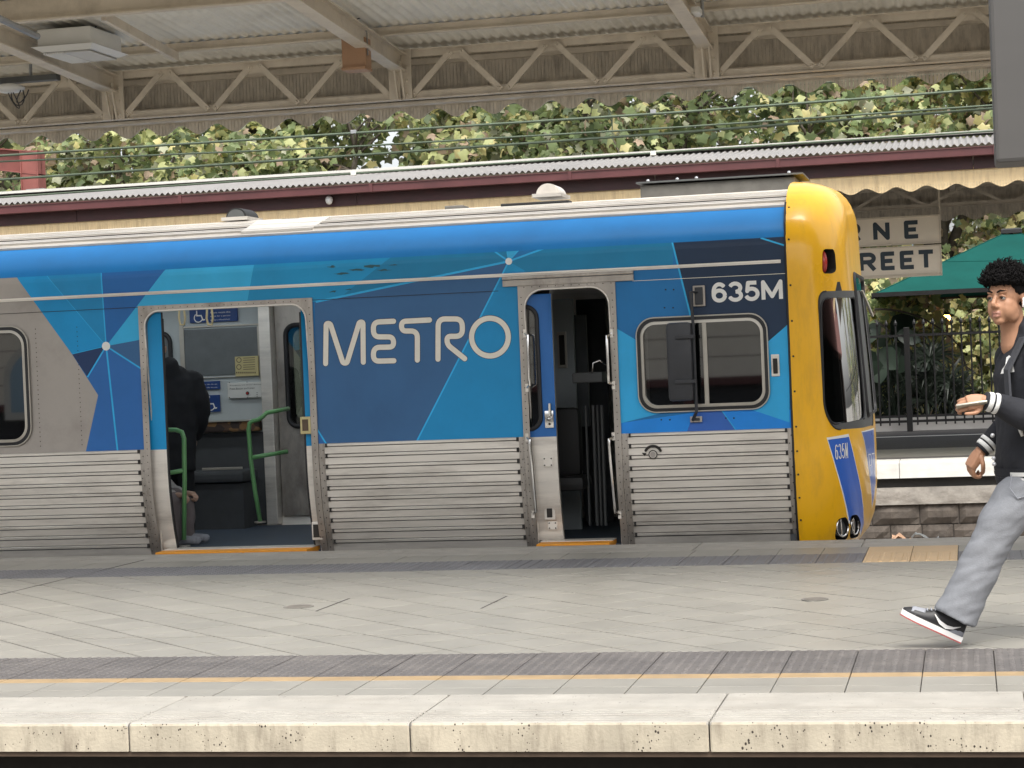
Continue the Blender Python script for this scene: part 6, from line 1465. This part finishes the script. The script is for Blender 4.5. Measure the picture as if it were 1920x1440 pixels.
def make_head(center, yaw, tilt, parent, skin='skin', hair=True, ear=True, eyes=True, scale=1.0):
    "head facing local -Y, origin at ear height between the ears"
    M_ = Matrix.Translation(center) @ Matrix.Rotation(yaw, 4, 'Z') @ Matrix.Rotation(tilt, 4, 'X') @ Matrix.Scale(scale, 4)
    h = MB()
    h.ball((0, .018, .055), (.074, .094, .085), 24, 16); h.ball((0, -.022, .03), (.066, .068, .075), 24, 16)
    h.ball((0, -.042, -.035), (.053, .050, .070), 20, 14); h.ball((0, -.060, -.090), (.028, .026, .022), 14, 10)
    for s in (-1, 1):
        h.ball((s*.036, -.046, -.018), (.028, .034, .034), 14, 10); h.ball((s*.042, -.012, -.060), (.020, .048, .036), 14, 10)
        h.ball((s*.036, -.030, -.036), (.030, .052, .054), 16, 12)
        h.tube([(s*.018, -.090, .036), (s*.048, -.072, .038)], [.0115, .010], 8)
        h.ball((s*.012, -.098, -.030), (.0095, .011, .009), 10, 8)
    h.tube([(0, -.084, .026), (0, -.097, .004), (0, -.112, -.022)], [.0095, .0105, .0125], 10); h.ball((0, -.108, -.024), (.0125, .012, .011), 12, 8)
    h.tube([(-.022, -.083, -.060), (-.010, -.0935, -.0565), (0, -.0945, -.058), (.010, -.0935, -.0565), (.022, -.083, -.060)], [.004, .0065, .0062, .0065, .004], 8)
    h.tube([(-.020, -.082, -.071), (-.008, -.091, -.0735), (.008, -.091, -.0735), (.020, -.082, -.071)], [.004, .0078, .0078, .004], 8)
    limb(h, [(0, .03, -.04), (0, .055, -.13), (0, .065, -.20)], [.056, .056, .062])
    if ear:
        for s in (-1, 1): h.tube([(s*.073, .020, .022), (s*.083, .026, .030), (s*.085, .034, .012), (s*.080, .026, -.016), (s*.072, .014, -.024)], [.007, .009, .008, .007, .006], 8); h.ball((s*.075, .020, .002), (.008, .014, .022), 10, 8)
    inv = M_.inverted()
    def cls(c):
        p = inv @ c
        return 1 if (p.y < -.080 and abs(p.x) < .0235 and -.0805 < p.z < -.0505 and (p.z > -.079+abs(p.x)*.25)) else 0
    head = fuse(xform(h, M_), .0042*scale, 6, 'head', [skin, 'lip'], parent, classify=cls)
    if eyes:
        for s in (-1, 1):
            e = MB().ball((0, 0, 0), .0125, 16, 12); xform(e, Matrix.Translation((s*.031, -.0765, .012))); 
            e.ball((s*.031-.0018, -.0868, .012), (.0082, .0035, .0082), 12, 8, 1)
            xform(e, M_).build('eye', ['eye_white', 'eye_dark'], head, smooth='all')
            ld = MB().tube([(s*.031-.016, -.081, .012), (s*.031-.008, -.0885, .0195), (s*.031+.004, -.0885, .0200), (s*.031+.016, -.079, .013)], [.0035, .0045, .0045, .0035], 8); xform(ld, M_).build('eyelid', skin, head, smooth='all')
            br_ = MB().tube([(s*.012, -.0985, .034), (s*.028, -.0965, .0415), (s*.050, -.078, .040)], [.0035, .0046, .0022], 8); xform(br_, M_).build('eyebrow', 'hair_black', head, smooth='all')
    if hair:
        rs = np.random.RandomState(3); hm = MB(); k = 0
        while k < 2600:
            d = rs.normal(size=3); d /= np.linalg.norm(d)
            if d[2] < -.25 or (d[1] < -.15 and d[2] < .16) or (d[2] < .12 and d[1] < .2): continue
            base = Vector((d[0]*.080, .012+d[1]*.098, .060+d[2]*.088)); top = .036 if d[2] > .25 else .020
            if d[1] < 0 and d[2] > .2: top = .048
            ex = rs.uniform(.25, 1)*top; c = base+Vector(d)*ex; r = rs.uniform(.004, .008); ax = rs.normal(size=3); ax /= np.linalg.norm(ax); u_ = np.cross(ax, [.3, .5, .8]); u_ /= np.linalg.norm(u_); w_ = np.cross(ax, u_)
            hm.tube([tuple(np.array(c)+r*(u_*math.cos(t)+w_*math.sin(t))+ax*.004*t) for t in [i*.9 for i in range(6)]], [.0018, .002, .002, .002, .0018, .001], 4); k += 1
        cap = MB(); cap.ball((0, .022, .088), (.083, .098, .082), 24, 16); cap.ball((0, -.056, .104), (.066, .052, .042), 18, 12); cap.ball((0, .055, .03), (.070, .062, .080), 18, 12)
        for s in (-1, 1): cap.ball((s*.066, .0, .056), (.016, .040, .030), 12, 8)
        hr = fuse(xform(cap, M_), .006, 2, 'hair', 'hair_black', head, disp=lambda c, n_: .006*noise.noise(c*90))
        tag(xform(hm, M_).build('curls', 'hair_black', hr, smooth='all'), kind='stuff')
    return head, M_
def finger(mb, base, dirs, lens, r):
    p = Vector(base); pts = [p]
    for d, l in zip(dirs, lens): p = p+Vector(d).normalized()*l; pts.append(p)
    limb(mb, pts, [r*1.05, r, r*.95, r*.78][:len(pts)], 10)
def hand(kind, M_, parent, skin='skin', sc=1.0):
    "palm along local +X from the wrist, back of hand +Z, thumb side +Y"
    h = MB(); limb(h, [(-.05, 0, 0), (0, 0, 0)], [.026, .025], 12)
    pal = [[(x, y*w, z*t) for y, z in ((-1, -1), (-.5, -1.15), (.5, -1.15), (1, -1), (1.08, 0), (1, .9), (.5, 1.1), (-.5, 1.1), (-1, .9), (-1.08, 0))] for x, w, t in ((-.005, .026, .017), (.03, .038, .018), (.065, .041, .016), (.09, .039, .013))]
    h.loft(pal)
    if kind == 'hold':       # fingers curled under a phone, thumb on top
        for i, y in enumerate((.031, .011, -.010, -.030)):
            finger(h, (.085, y, -.002), [(1, -.05, -.35), (.55, -.05, -1), (-.65, 0, -.75)], [(.040, .026, .020), (.044, .029, .022), (.041, .027, .021), (.033, .021, .018)][i], .0092-.0005*i)
        finger(h, (.022, .034, -.004), [(.75, .65, .2), (1, .1, .1), (1, -.2, -.1)], (.040, .034, .026), .0108)
    else:                    # loose fist
        for i, y in enumerate((.031, .011, -.010, -.030)):
            finger(h, (.085, y, .0), [(.75, 0, -.8), (-.25, 0, -1), (-1, 0, .0)], [(.038, .026, .020), (.042, .028, .021), (.039, .026, .020), (.031, .021, .017)][i], .0098-.0005*i)
        finger(h, (.022, .034, -.006), [(.7, .55, -.45), (.8, -.25, -.7), (.35, -.8, -.5)], (.038, .032, .026), .011)
    return fuse(xform(h, M_ @ Matrix.Scale(sc, 4)), .0036, 2, 'hand', skin, parent)

# ---- walking person at the right edge
PW = thing('person', (.26, 9.7, 0), 'walking person in a black varsity jacket and grey jeans looking over while holding a phone', 'person')
hc = at(1887, 565, Y=9.66)
head, HM = make_head(hc, rad(-33), rad(-4), PW)
eb = MB(); eb.ball((.084, .012, .004), (.009, .010, .011), 12, 8); eb.tube([(.088, .006, .0), (.088, -.002, -.030)], [.0065, .0055], 8); xform(eb, HM).build('earbud', 'earbud_white', PW, smooth='all')
fw_ = Vector((-.94, -.34, 0)).normalized(); sd = Vector((-.34, .94, 0)).normalized()     # torso facing, towards his right
ch = Vector((.275, 9.70, 0))
jk = MB()
rings = []
for z, ra, rb, dx in ((.775, .150, .185, .0), (.82, .152, .190, .0), (.90, .150, .188, .005), (1.00, .146, .190, .008), (1.12, .146, .205, .005), (1.22, .143, .215, .0), (1.30, .125, .205, .005), (1.36, .098, .155, .012), (1.41, .075, .088, .012), (1.46, .068, .072, .004)):
    rings.append(ell(ch+fw_*(-dx)+Vector((0, 0, z)), fw_, sd, ra, rb, 28, 2.4))
jk.loft(rings)
shL = ch-sd*.185+Vector((0, 0, 1.305)); shR = ch+sd*.185+Vector((0, 0, 1.305))
elL = Vector((.330, 9.455, 1.045)); wrL = at(1872, 758, Y=9.40); elR = Vector((.235, 9.935, 1.05)); wrR = at(1858, 826, Y=9.90)
limb(jk, [shL, elL, wrL], [.088, .080, .054], end=False); limb(jk, [shR, elR, wrR], [.086, .076, .052], end=False)
limb(jk, [ch+Vector((0, 0, 1.38)), ch+Vector((0, 0, 1.43))], [.085, .070])
def crease(amp, f, stretch=(1, 1, 1)):
    st = Vector(stretch)
    def d(c, n_):
        q = Vector((c.x*st.x, c.y*st.y, c.z*st.z))*f; return amp*(noise.noise(q)+.5*noise.noise(q*2.1+Vector((3, 1, 7))))
    return d
fuse(jk, .0085, 4, 'jacket', 'jacket_black', PW, disp=crease(.010, 9, (1, 1, .8)))
def cuff(a, b, r0, r1, nm):
    a, b = Vector(a), Vector(b); d = (b-a)
    for t0, t1, m_, k in ((0, .22, 'jacket_black', 0), (.22, .45, 'jacket_white', .002), (.45, .55, 'jacket_black', 0), (.55, .82, 'jacket_white', .002), (.82, 1, 'jacket_black', 0)):
        MB().tube([a+d*t0, a+d*((t0+t1)/2), a+d*t1], [r0+(r1-r0)*t0+k, r0+(r1-r0)*(t0+t1)/2+k+.002, r0+(r1-r0)*t1+k], 20).build(nm, m_, PW, smooth='all')
dL = (wrL-elL).normalized(); cuff(wrL-dL*.012, wrL+dL*.066, .047, .039, 'cuff')
dR = (wrR-elR).normalized(); cuff(wrR-dR*.012, wrR+dR*.066, .046, .039, 'cuff')
for z0, z1, m_, k in ((.735, .752, 'jacket_black', .0), (.752, .768, 'jacket_white', .003), (.768, .776, 'jacket_black', .001), (.776, .794, 'jacket_white', .003), (.794, .81, 'jacket_black', .001)):
    pts = []; c0 = ch
    rg = [[p for p in ell(c0+Vector((0, 0, z)), fw_, sd, .150+k+(z-.735)*.1, .187+k+(z-.735)*.1, 40, 2.4)] for z in (z0, z1)]
    front = fw_*1.0
    # the white stripes stop short of the button placket at the front
    mb = MB(); n = 40
    for i in range(n):
        j = (i+1) % n; mid = (rg[0][i]+rg[0][j])/2-c0; mid.z = 0
        plack = mid.normalized().dot(fw_) > .80
        mb.add([rg[0][i], rg[0][j], rg[1][j], rg[1][i]], [(0, 1, 2, 3)], 1 if (plack or m_ == 'jacket_black') else 0)
    mb.build('hem_band', ['jacket_white', 'jacket_black'], PW, smooth='all')
for px, py, in ((1856, 817), (1858, 860), (1859, 871)):
    p = at(px, py, Y=9.60); MB().ball((p.x+.012, 9.62, p.z), (.010, .010, .010), 12, 8).build('snap_button', 'snap_button', PW, smooth='all')
# emblem, pocket piping, strap as raised cloth on the jacket
def on_jacket(px, py, out=.006):
    "point on the torso surface hit by the view ray (superellipse section)"
    best = None
    for i in range(120):
        y = 9.40+.005*i; p = at(px, py, Y=y); z = p.z
        ra = float(np.interp(z, [.775, .9, 1.0, 1.12, 1.22, 1.30, 1.36, 1.41], [.150, .150, .146, .146, .143, .125, .098, .075])); rb = float(np.interp(z, [.775, .9, 1.0, 1.12, 1.22, 1.30, 1.36, 1.41], [.185, .188, .19, .205, .215, .205, .155, .088]))
        q = p-ch; q.z = 0; a_, b_ = q.dot(fw_)/(ra+out), q.dot(sd)/(rb+out)
        if abs(a_)**2.4+abs(b_)**2.4 < 1: return p
        d = abs(abs(a_)**2.4+abs(b_)**2.4-1)
        if best is None or d < best[0]: best = (d, p)
    return best[1]
em = [(1887, 670), (1892, 666), (1899, 671), (1900, 686), (1902, 697), (1876, 701), (1879, 692), (1885, 684)]
E_ = [on_jacket(*p, .016) for p in em]; cE = sum(E_, Vector())/len(E_); MB().add([cE]+E_, [(0, i+1, (i+1) % 8+1) for i in range(8)]).build('chest_emblem', 'jacket_white', PW)
for a, b in (((1905, 780), (1917, 818)), ((1914, 778), (1919, 800))):
    pts = [on_jacket(a[0]+(b[0]-a[0])*t, a[1]+(b[1]-a[1])*t, .014) for t in (0, .25, .5, .75, 1)]; MB().tube(pts, [.005, .009, .010, .009, .006], 8).build('pocket_piping', 'jacket_white', PW, smooth='all')
sp_pts = [ch-sd*.12-fw_*.13+Vector((0, 0, 1.22)), ch-sd*.115-fw_*.06+Vector((0, 0, 1.405)), ch-sd*.11+fw_*.06+Vector((0, 0, 1.392)), ch-sd*.125+fw_*.145+Vector((0, 0, 1.25)), ch-sd*.150+fw_*.150+Vector((0, 0, 1.05))]
mb = MB(); P_ = []
for i, p in enumerate(sp_pts): P_ += [p-sd*.028, p+sd*.028]
mb.add([tuple(p) for p in P_]+[tuple(p+Vector((0, 0, .008))+fw_*.010) for p in P_], [(2*i, 2*i+1, 2*i+3, 2*i+2) for i in range(4)]+[(10+2*i, 10+2*i+1, 10+2*i+3, 10+2*i+2) for i in range(4)]+[(2*i, 2*i+2, 12+2*i, 10+2*i) for i in range(4)]+[(2*i+1, 2*i+3, 13+2*i, 11+2*i) for i in range(4)]); strap = mb
bp = thing('backpack', (.43, 9.70, 1.1), 'dark backpack carried on the shoulders of the walking person', 'backpack')
strap.build('strap', 'strap_grey', bp); 
mb = MB(); c0 = ch-fw_*.215; mb.loft([ell(c0+Vector((0, 0, z)), fw_, sd, a, b, 20, 3) for z, a, b in ((.90, .05, .10), (.93, .085, .14), (1.1, .10, .15), (1.28, .085, .14), (1.34, .05, .10))]); mb.build('bag', 'strap_grey', bp, smooth='all')
# hands and phone
hx = dL; Mh = Matrix.Identity(4); th_ = Vector((0.1, -.45, .9)).normalized()
def basis(x, zhint, o):
    x = Vector(x).normalized(); z = Vector(zhint); z = (z-x*z.dot(x)).normalized(); y = z.cross(x); B = Matrix.Identity(4)
    for i in range(3): B[i][0], B[i][1], B[i][2], B[i][3] = x[i], y[i], z[i], o[i]
    return B
hand('hold', basis((-.93, -.18, -.12), (.15, -.85, .45), wrL+dL*.066), PW, sc=.86)
ph_ = at(1819, 762, Y=9.36); pm_ = MB(); pm_.bbox(-.070, .066, -.036, .036, -.0045, .0045, .004)
PH = thing('mobile_phone', tuple(ph_), 'pale mobile phone held out flat in the walking person hand', 'phone'); o_ = xform(pm_, Matrix.Translation(ph_+Vector((.01, .0, .004))) @ Matrix.Rotation(rad(-6), 4, 'Y') @ Matrix.Rotation(rad(-20), 4, 'X')); o_.build('body', 'phone_pale', PH, smooth=30)
hand('fist', basis((-.55, -.05, -.80), (-.62, -.35, .45), wrR+dR*.07), PW)
# jeans
jn = MB()
jn.loft([ell(ch+Vector((0, 0, z)), fw_, sd, a, b, 24, 2.4) for z, a, b in ((.66, .085, .13), (.72, .125, .165), (.78, .132, .172), (.84, .130, .170))])
hipL = Vector((.262, 9.625, .74)); knL = at(1862, 1010, Y=9.60); anL = at(1791, 1158, Y=9.60)
hipR = Vector((.30, 9.80, .74)); knR = Vector((.43, 9.82, .44)); anR = Vector((.72, 9.83, .20))
limb(jn, [hipL, hipL.lerp(knL, .55)+Vector((-.01, 0, 0)), knL, knL.lerp(anL, .6), anL], [.116, .106, .094, .094, .100], 20, end=False)
limb(jn, [hipR, hipR.lerp(knR, .55), knR, knR.lerp(anR, .6), anR], [.116, .106, .094, .094, .098], 20, end=False)
def fold(c, n_):
    q = Vector((c.x*4+c.z*5, c.y*3, c.z*13-c.x*6)); return .007*noise.noise(q)+.005*noise.noise(q*2.3+Vector((5, 2, 1)))
jeans = fuse(jn, .009, 4, 'jeans', 'denim_grey', PW, disp=fold)
pk_ = [at(1897, 890, Y=9.5), at(1893, 915, Y=9.5), at(1908, 935, Y=9.5), at(1925, 930, Y=9.5)]
MB().tube([p+Vector((0, .006, 0)) for p in pk_], .003, 6).build('pocket_seam', 'shoe_grey', PW)
# shoes
def shoe(heel, direc, up, nm, par):
    Mx = basis(direc, up, heel); 
    def T(mb): return xform(mb, Mx)
    W_ = lambda u: float(np.interp(u, [0, .05, .12, .2, .26, .29], [.030, .037, .036, .046, .038, .012])); Ht = lambda u: float(np.interp(u, [0, .03, .10, .14, .19, .25, .288], [.115, .128, .122, .100, .073, .060, .038])) 
    us = [.002, .01, .03, .06, .09, .12, .15, .18, .21, .24, .265, .28, .289]
    up_ = MB(); up_.loft([[(u, math.cos(t)*W_(u)*(1-.25*max(0, math.sin(t))), .026+(Ht(u)-.026)*max(0, math.sin(t))**.7 if math.sin(t) > 0 else .024) for t in [2*math.pi*k/20 for k in range(20)]] for u in us])
    S0 = T(up_).build(nm, 'shoe_black', par, smooth='all')
    tb_ = MB(); tb_.loft([[(u, math.cos(t)*(W_(u)-.004)*(1-.25*max(0, math.sin(t))), .030+(Ht(u)+.003-.030)*max(0, math.sin(t))**.75 if math.sin(t) > 0 else .03) for t in [2*math.pi*k/20 for k in range(20)]] for u in (.195, .205, .225, .245, .255)]); T(tb_).build('toe_box', 'shoe_grey', S0, smooth='all')
    hp_ = MB(); hp_.loft([[(u, math.cos(t)*(W_(u)+.002)*(1-.25*max(0, math.sin(t))), .028+(k_-.028)*max(0, math.sin(t))**.7 if math.sin(t) > 0 else .028) for t in [2*math.pi*k/20 for k in range(20)]] for u, k_ in ((-.001, .075), (.02, .080), (.05, .066), (.075, .045))]); T(hp_).build('heel_panel', 'shoe_grey', S0, smooth='all')
    def slab(z0, z1, e): 
        return MB().loft([[(u*(1+e)-.004, s*(W_(min(max(u, .0), .289))+.006+e), z) for s, z in ((-1, z0), (1, z0), (1, z1), (-1, z1))] for u in [-.002, .015, .05, .1, .15, .2, .24, .27, .287, .295]])
    T(slab(.006, .029, 0)).build('midsole', 'shoe_white', S0, smooth=50); T(slab(0, .0055, .001)).build('outsole', 'shoe_red', S0, smooth=50)
    for s in (-1, 1):
        sw = MB(); pts = [(.155, .074), (.120, .050), (.085, .042), (.055, .050), (.025, .070)]; wd = [.003, .013, .015, .010, .002]; vs = []
        for (u, z), w in zip(pts, wd):
            for d_ in (-1, 1):
                zz = z+d_*w*.6; vs.append((u, s*(W_(u)*(1-.25*min(1, max(0, (zz-.026)/(Ht(u)-.026))))+.007), zz))
        sw.add(vs, [(2*i, 2*i+1, 2*i+3, 2*i+2) for i in range(4)]); T(sw).build('side_logo', 'shoe_white', S0, smooth='all')
    lc = MB()
    for k in range(5): u = .125+.016*k; lc.tube([(u, -.022, Ht(u)*.97), (u+.004, 0, Ht(u)+.004), (u, .022, Ht(u)*.97)], .004, 6)
    T(lc).build('laces', 'shoe_grey', S0, smooth='all')
hl_ = at(1798, 1205, Y=9.60); tl_ = at(1693, 1156, Y=9.58); d_ = (tl_-hl_).normalized(); shoe(hl_+Vector((0, 0, .004)), d_, Vector((.45, 0, .9)), 'shoe', PW)
shoe(Vector((.80, 9.83, .135)), Vector((-.86, 0, -.50)), Vector((-.5, 0, .86)), 'shoe', PW)

# ---- passengers in the doorway
PA = thing('person', (at(320, 800, Y=16.5).x, 16.5, 0), 'person in a dark hooded coat standing just inside the left open train door', 'person')
xq = at(338, 800, Y=16.5).x; cz = Vector((xq-.085, 16.5, 0)); F_ = Vector((-.5, .87, 0)); D_ = Vector((.87, .5, 0))
ct = MB(); ct.loft([ell(cz+Vector((0, 0, z)), F_, D_, a, b, 20, 2.3) for z, a, b in ((.55, .15, .20), (.8, .15, .21), (1.0, .16, .23), (1.2, .16, .235), (1.34, .14, .21), (1.42, .10, .15), (1.47, .07, .08))])
limb(ct, [cz+D_*.2+Vector((0, 0, 1.33)), cz+D_*.27+Vector((0, 0, 1.08)), cz+D_*.22+F_*.12+Vector((0, 0, .86))], [.09, .08, .06]); limb(ct, [cz-D_*.2+Vector((0, 0, 1.33)), cz-D_*.26+Vector((0, 0, 1.08)), cz-D_*.2+F_*.14+Vector((0, 0, .86))], [.09, .08, .06])
limb(ct, [cz-F_*.07+Vector((0, 0, 1.38)), cz-F_*.09+Vector((0, 0, 1.46))], [.09, .075])
fuse(ct, .015, 4, 'coat', 'coat_dark', PA, disp=crease(.012, 8))
tr_ = MB(); 
for s in (-1, 1): limb(tr_, [cz+D_*.09*s+Vector((0, 0, .62)), cz+D_*.10*s+Vector((0, 0, .36)), cz+D_*.10*s+Vector((0, 0, .04))], [.095, .08, .07])
fuse(tr_, .015, 3, 'trousers', 'coat_dark', PA)
for s in (-1, 1): b_ = MB(); limb(b_, [cz+D_*.10*s-F_*.05+Vector((0, 0, .03)), cz+D_*.11*s+F_*.16+Vector((0, 0, .02))], [.042, .035]); b_.build('boot', 'shoe_black', PA, smooth='all')
make_head(cz+Vector((-.12, .03, 1.59)), math.atan2(-F_.x, F_.y)+math.pi, 0, PA, 'skin_pale', hair=False, eyes=False)
for s in (-1, 1): hand('fist', basis((-.2, .4, -1), (1, 0, 0), cz+D_*.21*s+F_*.13+Vector((0, 0, .82))), PA, 'skin_pale')
PB = thing('person', (at(318, 950, Y=15.95).x, 15.95, 0), 'seated person with pale hood and mauve trousers at the bottom of the left train door', 'person')
xb = at(300, 900, Y=15.95).x; cb = Vector((xb-.12, 15.95, 0)); U = Vector((1, 0, 0)); V_ = Vector((0, 1, 0))
bt = MB(); bt.loft([ell(cb+Vector((-.02+.03*(z-.4), 0, z)), U, V_, a, b, 20, 2.3) for z, a, b in ((.28, .15, .18), (.42, .15, .19), (.56, .14, .20), (.66, .12, .18), (.72, .07, .08))])
for s in (-1, 1): limb(bt, [cb+V_*.19*s+Vector((.02, 0, .64)), cb+V_*.22*s+Vector((.10, 0, .45)), cb+V_*.10*s+Vector((.26, 0, .40))], [.065, .055, .042])
fuse(bt, .014, 3, 'hooded_top', 'hood_grey', PB, disp=crease(.010, 10))
hd = MB(); hd.ball(cb+Vector((.09, 0, .70)), (.105, .10, .125), 18, 14); fuse(hd, .012, 2, 'hood', 'hood_grey', PB)
lg = MB()
for s in (-1, 1): limb(lg, [cb+V_*.09*s+Vector((-.02, 0, .32)), cb+V_*.10*s+Vector((.27, 0, .36)), cb+V_*.10*s+Vector((.30, 0, .05))], [.085, .072, .06])
fuse(lg, .012, 3, 'trousers', 'trouser_mauve', PB, disp=crease(.010, 12))
make_head(cb+Vector((.12, 0, .72)), rad(90), rad(12), PB, 'skin_pale', hair=False, eyes=False, scale=.82)
for s in (-1, 1):
    b_ = MB(); limb(b_, [cb+V_*.10*s+Vector((.26, 0, .03)), cb+V_*.10*s+Vector((.46, 0, .022))], [.042, .034]); b_.build('trainer', 'shoe_grey', PB, smooth='all'); hand('fist', basis((1, 0, -.1), (0, 0, 1), cb+V_*.10*s+Vector((.28, 0, .40))), PB, 'skin_pale')
